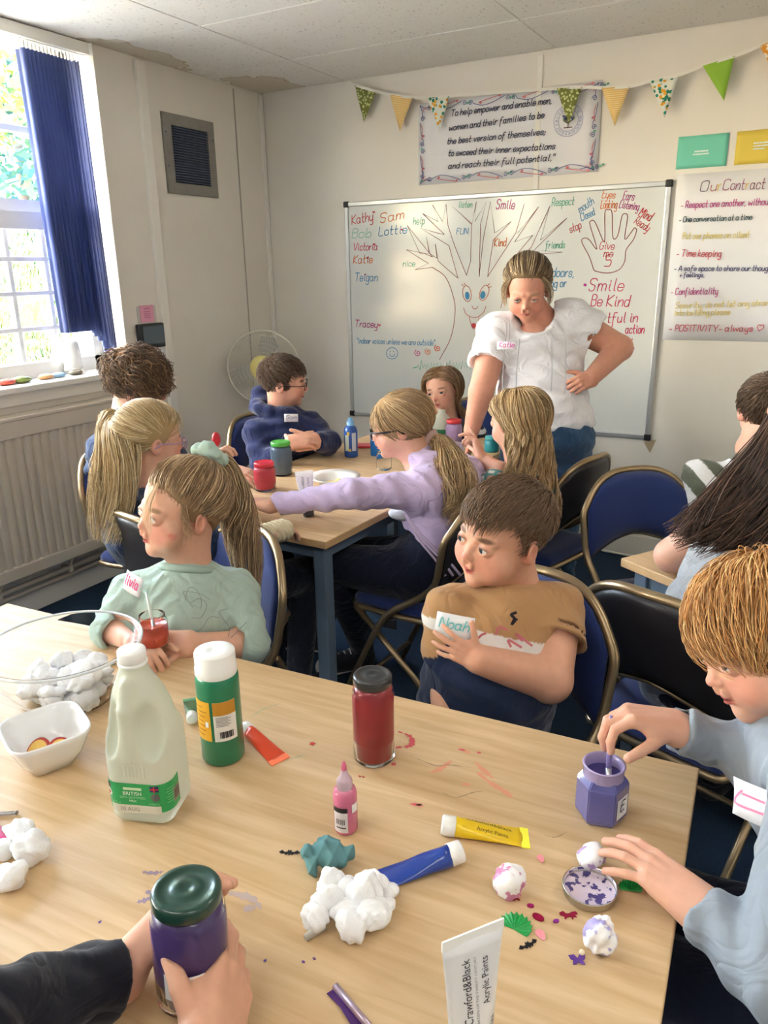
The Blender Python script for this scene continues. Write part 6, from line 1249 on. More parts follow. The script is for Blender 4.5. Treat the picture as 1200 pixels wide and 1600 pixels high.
# ------------------------------------------------------------------ things on the tables
TZ = .7205
def place(o, q, rz=0, z=None): o.location = (q[0], q[1], TZ if z is None else z); o.rotation_euler = (0, 0, rz); return o
M_GLASS = P('clear_glass', (1, 1, 1), .03, trans=1, ior=1.12); M_WPL = P('white_cap', rgb(240, 240, 238), .4)
PAINTS = {}
def paint(*c, rough=.35):
    if c not in PAINTS: PAINTS[c] = P('paint', rgb(*c), rough, noise=(35, .12), coat=.4)
    return PAINTS[c]
RZ_CAM = math.atan2(-.4903, -.8716) + math.pi / 2      # turns local -y... towards the viewer
def thing_at(name, label, cat, q, group=None, rz=0, z=None): return place(thing(name, label, cat, group=group), q, rz, z)
def jar(label, q, r, h, lid, body, name='paint_jar', z=None, fill=.9, group=None, lidr=.92, open_=False, clear=False, n=32):
    t = thing_at(name, label, 'jar', q, group, z=z); b = MB(); nr = r * .86 if not open_ else r * .88
    b.lathe([(0, .0), (r * .86, 0), (r, .006), (r, h * .76), (r * .97, h * .82), (nr, h * .88), (nr, h * .97), (nr * .93, h * .97), (nr * .92, h * .87), (r * .93, h * .80), (r * .95, .010), (r * .8, .004), (0, .004)], n); b.build('glass', M_GLASS, t)
    if not clear: b = MB(); f = fill; b.lathe([(0, .005), (r * .80, .005), (r * .945, .011), (r * .945, h * .75 * min(1, f / .8)), (r * .92, h * .80 * f / .9)] + ([(nr * .9, h * .9)] if f > .85 else []) + [(0, h * (.9 if f > .85 else .80 * f / .9))], n); b.build('paint_fill', body if not isinstance(body, tuple) else paint(*body), t)
    if lid:
        b = MB(); L = r * lidr; z0 = h * .89; b.lathe([(L * .97, z0), (L, z0 + .002), (L, z0 + .013), (L * .95, z0 + .016), (L * .80, z0 + .0165), (L * .76, z0 + .0150), (L * .45, z0 + .0150), (L * .42, z0 + .0158), (L * .2, z0 + .0158), (L * .17, z0 + .015), (0, z0 + .015)], n); b.build('lid', paint(*lid, rough=.3), t)
    return t
# the big jar of red paint
t = jar('tall jar of dark red paint with a black lid on the front table', atz(585, 1183, TZ), .0345, .158, (44, 46, 48), (150, 34, 44))
jar('red paint jar with a shiny red lid on the middle table', atz(415, 765, TZ), .041, .104, (200, 36, 56), (190, 56, 72)); jar('blue grey paint jar with a green lid on the middle table', atz(441, 741, TZ), .043, .135, (76, 170, 66), (86, 108, 128)); jar('lilac paint jar with a red lid in front of the girl in stripes', atz(709, 698, TZ), .038, .125, (206, 52, 60), (176, 146, 188))
jar('small empty clear jar half hidden beside the lilac hoodie', atz(600, 733, TZ), .032, .075, None, None, clear=True, name='glass_jar')
tc = thing_at('paint_pot', 'small teal paint pot near the raised finger', 'pot', atz(768, 705, TZ)); b = MB(); b.lathe([(0, 0), (.030, 0), (.033, .006), (.033, .048), (.028, .056), (.0, .056)], 24); b.build('body', paint(40, 140, 150), tc); b = MB(); b.lathe([(.030, .055), (.031, .055), (.031, .068), (0, .069)], 24); b.build('cap', paint(60, 160, 168), tc)
# the jar in the two hands, tilted
JM = Matrix.Identity(4); zz_ = jax; xx_ = nrm(np.cross(zz_, TOCAM)); yy_ = np.cross(zz_, xx_)
t = jar('purple paint jar with a dark green lid held in two hands', (0, 0), .040, .135, (26, 62, 52), (70, 52, 110), z=0)
hj = np.linalg.norm(J1 - J0); base = J1 - jax * .132
for i in range(3): JM[i][0], JM[i][1], JM[i][2], JM[i][3] = xx_[i], yy_[i], zz_[i], base[i]
t.matrix_world = JM
vl = -(nrm(base - CAMP) - jax * (nrm(base - CAMP) @ jax)); vl = nrm(vl); ang = math.atan2(vl @ yy_, vl @ xx_); b = MB(); g = []
for k in range(9): a = ang - .55 + 1.1 * k / 8 - .25; g.append([b.b.verts.new((.0406 * math.cos(a), .0406 * math.sin(a), z)) for z in (.028, .060)])
for k in range(8): b.b.faces.new((g[k][0], g[k + 1][0], g[k + 1][1], g[k][1])).smooth = True
b.build('paper_label', M_PAPER, t)
# hexagonal jar with its brush
hq = atz(938, 1272, TZ); t = thing_at('hexagonal_jar', 'open hexagonal jar of purple paint with a white name label', 'jar', hq, rz=math.radians(-17)); r, h = .038, .088
b = MB(); ph = [(r * 1.0 * math.cos(math.radians(60 * k + 30)), r * 1.0 * math.sin(math.radians(60 * k + 30))) for k in range(6)]; lv = [(.88, 0), (1, .008), (1, .062), (.80, .072)]; vs = [[b.b.verts.new((x * k, y * k, z)) for x, y in ph] for k, z in lv]
for A, B in zip(vs[:-1], vs[1:]):
    for i in range(6): b.b.faces.new((A[i], A[(i + 1) % 6], B[(i + 1) % 6], B[i]))
b.b.faces.new(vs[0][::-1]); bmesh.ops.bevel(b.b, geom=list(b.b.edges), offset=.0016, segments=2, affect='EDGES'); b.build('body', P('violet_paint', rgb(92, 92, 156), .18, noise=(18, .12), coat=.8), t)
b = MB(); b.lathe([(.0295, .070), (.0295, .086), (.031, .088), (.029, .0895), (.0265, .088), (.0265, .070)], 32); b.build('neck', P('violet_glass', rgb(170, 156, 200), .12, alpha=.9), t); b = MB(); b.lathe([(0, .0705), (.0268, .0705)], 24); b.build('paint_surface', paint(74, 66, 132), t)
la = math.radians(0); b = MB(); ct = V3(math.cos(la), math.sin(la), 0); sd_ = V3(-math.sin(la), math.cos(la), 0); ap = r * .866 + .0006; o_ = [ct * ap + sd_ * x + V3(0, 0, z) for x, z in ((-.014, .014), (.014, .014), (.014, .048), (-.014, .048))]; b.quad(o_); lb = b.build('paper_label', M_PAPER, t); s_, l_ = text_strokes('E'); ink([[(p_[0] * .009 - .005, p_[1] * .009) for p_ in q_] for q_ in s_], .0022, ct * (ap + .0005) + V3(0, 0, .026), sd_, V3(0, 0, 1), inkmat(40, 40, 70), lb)
def brush(label, a, b_, col, tip, r=.0042, name='paintbrush'):
    a, b_ = np.asarray(a), np.asarray(b_); d_ = nrm(b_ - a); ln = np.linalg.norm(b_ - a); t = thing(name, label, 'brush', tuple(a)); M = MB(); M.tube([(0, 0, 0), tuple(d_ * ln * .55), tuple(d_ * ln)], [r, r, r * .6], 10); M.build('handle', P('brush_handle', rgb(*col), .3), t); M = MB(); M.tube([tuple(-d_ * .03), tuple(d_ * .002)], [r * 1.05, r * 1.1], 10); M.build('ferrule', M_ALU, t); M = MB(); M.tube([tuple(-d_ * .048), tuple(-d_ * .04), tuple(-d_ * .029)], [r * .3, r * 1.1, r * 1.0], 8); M.build('bristles', paint(*tip), t); return t
ba = V3(hq[0] + .006, hq[1] + .004, TZ + .078); brush('lilac paint coated brush standing in the hexagonal jar, held by a hand', ba, at(955, 1118, 1.128), (150, 136, 190), (74, 66, 132))
# metal jar lid full of purple paint
q = atz(921, 1395, TZ); t = thing_at('jar_lid', 'upturned silver jar lid smeared with purple paint', 'lid', q); R_ = .0345
def spatter(base, dots, sc_, th):
    m = P('spattered', base, .35); n = m.node_tree.nodes; L = m.node_tree.links; tc_ = n.new('ShaderNodeTexCoord'); v = n.new('ShaderNodeTexNoise'); v.inputs['Scale'].default_value = sc_; v.inputs['Detail'].default_value = 3; L.new(tc_.outputs['Object'], v.inputs[0]); r_ = n.new('ShaderNodeMapRange'); r_.inputs[1].default_value = th; r_.inputs[2].default_value = th + .03; L.new(v.outputs[0], r_.inputs[0]); mx = n.new('ShaderNodeMixRGB'); mx.inputs[1].default_value = (*base, 1); mx.inputs[2].default_value = (*dots, 1); L.new(r_.outputs[0], mx.inputs[0]); L.new(mx.outputs[0], n['Principled BSDF'].inputs['Base Color']); return m
b = MB(); b.lathe([(0, .0), (R_ * .95, 0), (R_, .003), (R_, .011), (R_ * 1.02, .0125), (R_ * .97, .0125), (R_ * .95, .004)], 40); b.build('rim', P('tin', rgb(190, 186, 178), .25, metal=.9), t); b = MB(); b.lathe([(0, .0025), (R_ * .9, .0025), (R_ * .955, .005), (R_ * .965, .0118)], 40); b.build('painted_inside', spatter(rgb(214, 198, 212), rgb(70, 60, 120), 95, .55), t)
# cotton wool
def cotton(seed, r=.022, sq=(1, 1, .85), sub=4):
    b = MB(); bmesh.ops.create_icosphere(b.b, subdivisions=sub, radius=1); rs = np.random.RandomState(seed); W = [(rs.normal(size=3) * f, rs.uniform(0, 6), a) for f, a in ((1.6, .16), (2.2, .12), (4, .06), (5.5, .05), (11, .022), (15, .018))]
    for v in b.b.verts:
        p_ = np.array(v.co); k = 1 + sum(a * math.sin(p_ @ f + ph) for f, ph, a in W); v.co = Vector(p_ * k * r * np.array(sq))
    for f in b.b.faces: f.smooth = True
    lo = min(v.co.z for v in b.b.verts)
    for v in b.b.verts: v.co.z -= lo + .001
    return b
M_COT = P('cotton_wool', rgb(242, 242, 243), 1.0, spec=.05, bump=(420, .4), sheen=.5)
CB = [cotton(k, .023).build('cotton_ball', M_COT) for k in range(4)]
for o in CB: o.hide_render = False
used = [0] * 4; cnt_ = [0]
def cball(q, lb, group, sc_=1., mat=None, z=None, sub=None):
    k = cnt_[0] % 4; cnt_[0] += 1; o = CB[k] if not used[k] else CB[k].copy()
    if used[k]: COL.objects.link(o)
    used[k] = 1; o.location = (q[0], q[1], TZ if z is None else z); o.rotation_euler = (0, 0, cnt_[0] * 1.3); o.scale = (sc_,) * 3; tag(o, lb, 'cotton ball', group); return o
for (x, y), lb, s_ in (((38, 1318), 'cotton wool ball beside the pink tube, farthest of its three', .95), ((53, 1343), 'cotton wool ball right of the pink tube cap, middle of three', 1.0), ((18, 1385), 'cotton wool ball below the pink tube at the table edge', .9)): cball(atz(x, y, TZ), lb, 'cotton wool balls by the pink tube', s_)
for x, y, dz, s_ in ((515, 1418, .0, .95), (522, 1402, .010, .75), (495, 1448, 0, .72), (543, 1434, 0, .85), (556, 1462, 0, .92), (588, 1448, 0, .82), (572, 1420, .006, .95), (603, 1404, 0, .62), (548, 1414, .004, .8), (586, 1400, .004, .66), (600, 1432, 0, .6)): cball(atz(x, y, TZ), 'white cotton wool ball in the loose heap beside the blue tube', 'cotton wool balls in the heap', s_, z=TZ + dz)
M_CP = spatter(rgb(244, 242, 244), rgb(190, 160, 206), 46, .50); M_CP2 = spatter(rgb(244, 242, 244), rgb(170, 160, 214), 40, .50); M_CP3 = spatter(rgb(244, 242, 244), rgb(206, 130, 170), 46, .52)
for (x, y), lb, m_, r_, sq in (((797, 1396), 'cotton wool ball dabbed pink and blue above the green shell', M_CP3, .021, (.9, .9, 1.15)), ((926, 1354), 'small crumpled cotton ball tinted purple beside the silver lid', M_CP, .017, (1, 1, .9)), ((938, 1490), 'cotton wool ball with a lilac dab above the purple butterfly', M_CP2, .021, (.9, .9, 1.15))):
    o = cotton(x, r_, sq).build('cotton_ball', m_); tag(place(o, atz(x, y, TZ)), lb, 'cotton ball', 'painted cotton wool balls')
# clear bowl of cotton wool
M_CLEAR = P('clear_plastic', (1, 1, 1), .02, trans=1, ior=1.12); q = atz(98, 1006, TZ + .115); t = thing_at('plastic_bowl', 'large clear plastic bowl holding cotton wool balls', 'bowl', q)
b = MB(); b.lathe([(0, .0), (.070, .0), (.085, .006), (.120, .058), (.138, .108), (.146, .114), (.146, .118), (.136, .116), (.134, .108), (.116, .058), (.082, .009), (.068, .0035), (0, .0035)], 64); b.build('bowl_wall', M_CLEAR, t)
b = MB(); b.tube([(.144 * math.cos(a), .144 * math.sin(a), .116) for a in [2 * math.pi * k / 64 for k in range(64)]], .0028, 8, closed=True); b.build('rim', P('frosted_rim', rgb(236, 238, 240), .15, alpha=.75), t)
rs = np.random.RandomState(4); base = CB[0]
for k in range(26):
    if k < 15: a = k * 2.4; rr_ = .072 * math.sqrt((k + .5) / 15.); z = .005
    else: a = k * 2.4 + 1; rr_ = .075 * math.sqrt((k - 14.5) / 11.); z = .030 + .008 * rs.rand()
    cball((q[0] + rr_ * math.cos(a), q[1] + rr_ * math.sin(a)), 'white cotton wool ball inside the clear plastic bowl', 'cotton wool balls in the clear bowl', .82 + .25 * rs.rand(), z=TZ + z)
# white square bowl with fruit
q = atz(72, 1150, TZ + .05); t = thing_at('square_bowl', 'white square ceramic bowl with two or three slices of fruit', 'bowl', q, rz=math.radians(66)); b = MB()
def sqr(a, z, n=40, p_=4.2): return [(a * math.copysign(abs(math.cos(k)) ** (2 / p_), math.cos(k)), a * math.copysign(abs(math.sin(k)) ** (2 / p_), math.sin(k)), z) for k in [2 * math.pi * i / n for i in range(n)]]
rings = [sqr(.030, 0), sqr(.034, .002), sqr(.050, .028), sqr(.062, .058), sqr(.066, .068), sqr(.064, .0705), sqr(.061, .068), sqr(.057, .058), sqr(.045, .028), sqr(.030, .010)]; vs = [[b.b.verts.new(p_) for p_ in r_] for r_ in rings]
for A, B in zip(vs[:-1], vs[1:]):
    for i in range(40): b.b.faces.new((A[i], A[(i + 1) % 40], B[(i + 1) % 40], B[i])).smooth = True
b.b.faces.new(vs[0][::-1]); b.b.faces.new(vs[-1]); b.build('bowl', P('white_ceramic', rgb(232, 232, 232), .15, coat=.4), t)
M_FR = P('fruit_flesh', rgb(222, 182, 96), .5, noise=(60, .15)); M_SKN = P('fruit_skin', rgb(176, 62, 52), .4)
for k, (dx, dy, rz, lb) in enumerate(((-.016, -.006, .3, 'slice of fruit with red skin leaning at the left inside the white square bowl'), (.014, .012, 1.2, 'slice of fruit with red skin standing at the right inside the white square bowl'), (-.006, -.012, 2.2, 'slice of fruit lying under the others inside the white square bowl'))):
    t2 = thing_at('fruit_slice', lb, 'fruit', (q[0] + dx, q[1] + dy), 'fruit slices', rz, TZ + (.012 if k < 2 else .009)); t2.rotation_euler = (.9 if k < 2 else .2, 0, rz); pts = [(.019 * math.cos(a), .024 * math.sin(a)) for a in [math.pi * i / 12 for i in range(13)]]; b = MB(); b.prism(pts, 0, .009); b.build('flesh', M_FR, t2)
    b = MB(); b.tube([(x * 1.01, y * 1.01, .0045) for x, y in pts], .0042, 6); b.build('peel', M_SKN, t2)
# milk jug
M_JUG = P('milky_plastic', rgb(224, 228, 214), .30, trans=.42, ior=1.12, spec=.5); jq = atz(241, 1262, TZ); jr = math.atan2(CRIGHT[1], CRIGHT[0]) + math.radians(-8)
t = thing_at('milk_jug', 'large translucent plastic milk jug with a green label and white cap', 'jug', jq, rz=jr); S = Shape(); I3 = np.eye(3)
S.add(rbox((0, 0, .078), (.049, .046, .078), I3, .022), 0); S.add(ell((-.002, .003, .148), (.0485, .0455, .078)), .012); S.add(cone((-.008, .006, .205), (-.010, .010, .245), .028, .0185), .02)
for q_, k_ in ((-1, .030), (1, .034)): S.sub(ell((q_ * k_ - .006, -.043, .165), (.021, .028, .049)), .005)
S.add(cone((-.006, -.022, .222), (-.006, -.036, .19), .011, .0095), .010); S.add(cone((-.006, -.036, .19), (-.006, -.040, .12), .0095, .011), .010)
S.disp(lambda p_: np.where((np.abs(p_[:, 0] - .004) < .022) & (p_[:, 1] < -.03) & (p_[:, 2] > .086) & (p_[:, 2] < .116), .0009 * np.sin(p_[:, 0] * 1100), 0))
o = garment('jug_body', S, .0028, M_JUG, t); b = MB(); b.lathe([(.019, .0), (.0205, .001), (.0205, .016), (.0195, .0175), (.004, .0175), (0, .0165)], 32, M=Matrix.Translation((-.010, .010, .247))); b.lathe([(.0215, -.004), (.0215, -.001), (.019, 0)], 32, M=Matrix.Translation((-.010, .010, .247))); b.build('cap', M_WPL, t)
def jugpt(u, z, off=.0007):
    """u: metres along the front label path, 0 at the middle of the face nearest the viewer"""
    hw, hd, rr = .049 + off, .046 + off, .022 + off; s1 = hw - rr; arc = rr * math.pi / 2
    a = abs(u); sg = 1 if u >= 0 else -1
    if a <= s1: x, y = a, -hd
    elif a <= s1 + arc: k = (a - s1) / rr; x, y = s1 + rr * math.sin(k), -(hd - rr) - rr * math.cos(k)
    else: x, y = hw, -(hd - rr) + (a - s1 - arc)
    return V3(x * sg, y, z)
def jlabel(u0, u1, z0, z1, col, name='label', off=.0008, n=24, mat=None):
    b = MB(); g = [[b.b.verts.new(Vector(jugpt(u0 + (u1 - u0) * k / n, z, off))) for z in (z0, z1)] for k in range(n + 1)]
    for k in range(n): b.b.faces.new((g[k][0], g[k + 1][0], g[k + 1][1], g[k][1])).smooth = True
    return b.build(name, mat or P('label_print', rgb(*col), .35), t)
LB = jlabel(-.052, .076, .030, .078, (36, 158, 88)); jlabel(-.042, .036, .028, .0415, (206, 204, 190), 'date_panel', .0013); jlabel(-.056, -.0495, .032, .076, (150, 146, 138), 'label_seam', .0013); jlabel(.057, .0755, .040, .062, (160, 150, 140), 'barcode_panel', .0013)
for k in range(9): jlabel(.059 + k * .0018, .060 + k * .0018, .043, .060, (90, 84, 80), 'barcode', .0018, 1)
def jtext(txt, size, u, z, col, fit=None): return print_on(txt, size, lambda x, y: np.array([jugpt(u + a, z + c, .0016) for a, c in zip(x, y)]), inkmat(*col), t, 'CENTER', fit)
jtext('BRITISH', .0085, -.006, .0585, (236, 244, 232)); jtext('SEMI-SKIMMED', .0062, -.006, .0525, (150, 214, 160)); jtext('MILK', .0052, -.006, .0470, (220, 240, 220)); jtext('2.272L e', .0050, -.034, .0435, (150, 214, 160)); jtext('4 PINTS', .0050, .026, .0435, (150, 214, 160)); jtext('10 AUG', .0090, -.012, .0315, (120, 116, 106))
jlabel(-.019, .009, .0670, .0715, (206, 230, 196), 'brand_mark', .0014, 6); jlabel(.022, .035, .066, .0755, (40, 52, 110), 'flag_print', .0014, 4); jlabel(.022, .035, .0698, .0718, (210, 40, 52), 'flag_print', .0019, 4); jlabel(.0275, .0295, .066, .0755, (210, 40, 52), 'flag_print', .0019, 2)
for u, z, r_, c_ in ((-.045, .071, .005, (70, 74, 70)), (-.044, .0585, .0055, (230, 228, 222)), (.029, .0565, .0068, (96, 100, 96))):
    b = MB(); b.b.faces.new([b.b.verts.new(Vector(jugpt(u + r_ * math.cos(a), z + r_ * math.sin(a), .0016))) for a in [2 * math.pi * k / 20 for k in range(20)]]); b.build('emblem_print', inkmat(*c_), t)
b = MB(); b.b.faces.new([b.b.verts.new(Vector(jugpt(-.044 + .003 * math.cos(a), .059 + .003 * math.sin(a), .002))) for a in [2 * math.pi * k / 12 for k in range(12)]]); b.build('emblem_print', inkmat(200, 50, 60), t)
for k in range(6): jlabel(.045 + (k % 2) * .002, .060, .044 + .0045 * k, .0452 + .0045 * k, (120, 200, 140), 'small_print', .0015, 4)
# small milk bottle in the background
t = thing_at('milk_bottle', 'translucent milk bottle with a green label beside the lilac jar', 'bottle', atz(690, 695, TZ)); b = MB(); b.lathe([(0, 0), (.040, 0), (.043, .01), (.043, .10), (.036, .13), (.018, .15), (.018, .165), (0, .166)], 24); b.build('body', M_JUG, t); b = MB(); b.lathe([(.0438, .035), (.0438, .08)], 24); b.build('label', paint(30, 110, 70), t)
# green bottle
gq = atz(350, 1180, TZ); t = thing_at('paint_bottle', 'tall green paint bottle with a white cap and yellow label', 'bottle', gq, rz=math.atan2(CRIGHT[1], CRIGHT[0])); r = .0355
b = MB(); b.lathe([(0, .0), (r * .9, 0), (r, .006), (r, .148), (r * .98, .156), (r * .9, .161), (.03, .162)], 40); b.build('body', paint(22, 122, 86, rough=.3), t); b = MB(); b.lathe([(r * .93, .158), (r * .96, .160), (r * .96, .172), (r * .93, .174), (r * .93, .196), (r * .9, .1985), (r * .3, .1985), (r * .28, .198), (0, .198)], 40); b.build('cap', M_WPL, t)
def cyl(rr): return lambda x, y: np.stack([rr * np.sin(x / rr), -rr * np.cos(x / rr), y], 1)
def clabel(t, rr, u0, u1, z0, z1, col, name='label', n=14):
    b = MB(); f = cyl(rr); g = [[b.b.verts.new(Vector(f(np.array([u0 + (u1 - u0) * k / n]), np.array([z]))[0])) for z in (z0, z1)] for k in range(n + 1)]
    for k in range(n): b.b.faces.new((g[k][0], g[k + 1][0], g[k + 1][1], g[k][1])).smooth = True
    return b.build(name, P('label_print', rgb(*col), .45), t)
clabel(t, r + .0006, -.046, -.008, .050, .122, (226, 168, 44)); clabel(t, r + .0006, -.003, .036, .050, .122, (236, 234, 228)); clabel(t, r + .001, -.003, .036, .098, .122, (196, 140, 44))
for k in range(7): clabel(t, r + .0012, -.042, -.022 + .004 * (k % 3), .060 + .0085 * k, .0612 + .0085 * k, (110, 76, 30), 'small_print', 5); clabel(t, r + .0012, .001, .022 + .004 * (k % 2), .078 + .0026 * k, .0789 + .0026 * k, (90, 90, 96), 'small_print', 5)
for k in range(11): clabel(t, r + .0012, .006 + k * .0021, .0072 + k * .0021 + .0006 * (k % 3), .056, .068, (50, 50, 56), 'barcode', 1)
clabel(t, r + .0012, -.018, -.012, .076, .086, (236, 234, 228), 'symbol', 3)
# pink bottle with a nozzle
t = thing_at('paint_bottle', 'small pink squeeze bottle with a pointed nozzle', 'bottle', atz(541, 1294, TZ), rz=math.atan2(CRIGHT[1], CRIGHT[0])); r = .0175
b = MB(); b.lathe([(0, 0), (r * .9, 0), (r, .004), (r, .062), (r * .9, .069), (.011, .072)], 32); b.build('body', paint(206, 110, 142, rough=.22), t); b = MB(); b.lathe([(.0115, .071), (.0115, .084), (.0095, .087), (.006, .092), (.0035, .104), (0, .104)], 24); b.build('nozzle_collar', P('pale_nozzle', rgb(236, 206, 220), .3, trans=.4), t); b = MB(); b.lathe([(.0042, .101), (.0038, .108), (.0018, .114), (0, .1145)], 16); b.build('nozzle_tip', paint(206, 96, 128), t)
clabel(t, r + .0005, -.020, .004, .006, .046, (226, 216, 218)); clabel(t, r + .0008, -.020, .004, .040, .048, (40, 36, 40), 'label_band')
for k in range(5): clabel(t, r + .0009, -.014 + .003 * k, -.0125 + .003 * k, .020, .029, (60, 56, 60), 'barcode', 1)
clabel(t, r + .0009, -.014, .001, .0135, .0155, (50, 46, 50), 'small_print', 4); clabel(t, r + .0008, .011, .022, .038, .052, (240, 236, 236), 'round_label')
# blue bottle on the middle table
t = thing_at('paint_bottle', 'blue paint bottle with a pale blue flip cap on the middle table', 'bottle', atz(549, 713, TZ), rz=math.atan2(CRIGHT[1], CRIGHT[0])); r = .030
b = MB(); b.lathe([(0, 0), (r * .92, 0), (r, .005), (r, .115), (r * .85, .130), (.014, .140)], 28); b.build('body', paint(30, 84, 170), t); b = MB(); b.lathe([(.016, .138), (.016, .158), (.010, .160), (.010, .172), (0, .172)], 20); b.build('flip_cap', paint(120, 176, 226), t); clabel(t, r + .0008, -.028, -.008, .03, .10, (210, 226, 220)); clabel(t, r + .0008, .006, .026, .03, .11, (196, 206, 220)); clabel(t, r + .0012, -.016, -.004, .10, .114, (226, 190, 80), 'symbol', 3); clabel(t, r + .0012, -.010, .002, .028, .040, (226, 190, 80), 'symbol', 3)
# blue packet, red notebook
pq = atz(589, 712, TZ); t = thing_at('paint_pouch', 'bright blue upright paint pouch by the lilac hoodie girl\'s face', 'pouch', pq, rz=math.atan2(CRIGHT[1], CRIGHT[0])); b = MB()
g = []
for z, w_, d_ in ((0, .026, .016), (.01, .028, .017), (.07, .028, .012), (.12, .028, .003), (.135, .028, .0015)): g.append([b.b.verts.new((w_ * math.cos(a), d_ * math.sin(a), z)) for a in [2 * math.pi * k / 20 for k in range(20)]])
for A, B in zip(g[:-1], g[1:]):
    for k in range(20): b.b.faces.new((A[k], A[(k + 1) % 20], B[(k + 1) % 20], B[k])).smooth = True
b.b.faces.new(g[0][::-1]); b.b.faces.new(g[-1]); b.build('pouch', paint(24, 120, 206), t)
t = thing_at('notebook', 'thin red notebook lying behind the blue bottle', 'notebook', atz(575, 698, TZ), rz=.5); b = MB(); b.box((0, 0, .006), (.10, .07, .010), bev=.002); b.build('cover', paint(196, 44, 60), t); b = MB(); b.box((.002, 0, .0058), (.101, .066, .006)); b.build('pages', M_BLK, t)
# plates and bowls on the middle table
q = atz(522, 752, TZ + .02); t = thing_at('rimmed_bowl', 'white wide rimmed bowl with cut banana on the middle table', 'bowl', q); b = MB(); b.lathe([(0, .0), (.05, 0), (.066, .03), (.100, .040), (.101, .043), (.066, .036), (.048, .006), (0, .006)], 48); b.build('bowl', P('white_ceramic', rgb(236, 234, 228), .2), t)
for k, (dx, dy) in enumerate(((-.02, .0), (.01, .015), (.03, -.005), (.012, -.02), (-.01, -.02))): b = MB(); b.lathe([(0, 0), (.013, 0), (.014, .004), (.013, .009), (0, .009)], 16); o = b.build('banana_slice', P('banana', rgb(232, 206, 140), .6)); o.location = (q[0] + dx, q[1] + dy, TZ + .008 + .006 * (k % 2)); o.rotation_euler = (.3 * k, .2, 0); tag(o, 'round slice of banana in the rimmed bowl on the middle table', 'fruit', 'banana slices')
q = atz(697, 706, TZ); t = thing_at('plate', 'white plate in front of the lilac jar', 'plate', q); b = MB(); b.lathe([(0, .002), (.05, .002), (.075, .012), (.076, .015), (.05, .006), (0, .006)], 40); b.build('dish', P('white_ceramic', rgb(236, 234, 228), .2), t)
# paint tubes
def tube(label, L, r, w, col, capcol, M, text=None, lie=True, group='acrylic paint tubes', bulge=0., mat=None, fold=0.):
    t = thing('paint_tube', label, 'paint tube', group=group); t.matrix_world = M; b = MB(); n = 28; m = 10
    def sec(k): e = (k / m) ** 1.2; return r * .96 + (w / 2 - r * .96) * (k / m), max(.0009, r * .96 * (1 - e)), L * k / m
    g = []
    for k in range(m + 1): a_, b_, x = sec(k); g.append([b.b.verts.new((x, a_ * math.cos(q_), b_ * math.sin(q_) * (1 - bulge * math.sin(q_ * 3 + k)) + fold * (k / m) ** 6 * a_ * math.cos(q_))) for q_ in [2 * math.pi * i / n for i in range(n)]])
    for A, B in zip(g[:-1], g[1:]):
        for i in range(n): b.b.faces.new((A[i], A[(i + 1) % n], B[(i + 1) % n], B[i])).smooth = True
    b.b.faces.new(g[0]); b.b.faces.new(g[-1][::-1]); b.build('tube_body', mat or P('tube_print', rgb(*col), .28, coat=.3), t)
    b = MB(); b.box((L + .003, 0, 0), (.012, w * 1.0, .0018)); b.build('crimp', P('crimp', rgb(*[min(255, c + 60) for c in col]), .4), t)
    b = MB(); b.lathe([(0, -.019), (r * .86, -.019), (r * .98, -.017), (r * 1.0, .0), (r * .9, .001)], 28, M=Matrix.Rotation(math.radians(90), 4, 'Y')); b.build('cap', paint(*capcol), t)
    def surf(x, y):
        k = np.clip(x / L, 0, 1); a_ = r * .96 + (w / 2 - r * .96) * k; b_ = np.maximum(.0009, r * .96 * (1 - k ** 1.2)); return np.stack([x, y, b_ * np.sqrt(np.clip(1 - (y / a_) ** 2, .02, 1)) + .0006], 1)
    for tx, size, x0, y0, fit, tc_, dr in text or []: print_on(tx, size, lambda x, y: surf(x0 + dr * x, y0 + dr * y), inkmat(*tc_), t, 'LEFT', fit)
    return t
def lying(cap_px, end_px, r, L): 
    a, b = atz(*cap_px, TZ), atz(*end_px, TZ); d_ = nrm(b - a); yv = V3(-d_[1], d_[0], 0); til = math.asin((r - .001) / L); xv = d_ * math.cos(til) - V3(0, 0, math.sin(til)); zv = np.cross(xv, yv); M = Matrix.Identity(4); o_ = a + d_ * .015
    for i in range(3): M[i][0], M[i][1], M[i][2], M[i][3] = xv[i], yv[i], zv[i], o_[i]
    M[2][3] = TZ + r; return M
tube('yellow acrylic paint tube lying on the front table', .098, .0145, .040, (230, 192, 16), (240, 238, 232), lying((694, 1304), (822, 1310), .0145, .1), [('Crawford&Black', .0095, .016, .004, .066, (60, 52, 30), 1), ('Acrylic Paints', .0085, .030, -.010, .046, (60, 52, 30), 1)])
tube('blue paint tube with a white cap lying by the cotton heap', .106, .0155, .040, (28, 62, 150), (240, 238, 236), lying((718, 1347), (588, 1378), .0155, .1), bulge=.12)
tube('orange paint tube lying beside the green bottle', .085, .0125, .036, (222, 72, 34), (240, 240, 238), lying((384, 1148), (452, 1200), .0125, .09), bulge=.1)
tube('small green paint tube half hidden behind the milk jug', .07, .010, .028, (44, 110, 70), (236, 238, 236), lying((301, 1132), (297, 1085), .010, .07))
tube('pink paint tube with a white cap at the left edge of the table', .085, .0135, .036, (206, 60, 130), (244, 244, 244), lying((11, 1345), (-40, 1268), .0135, .09))
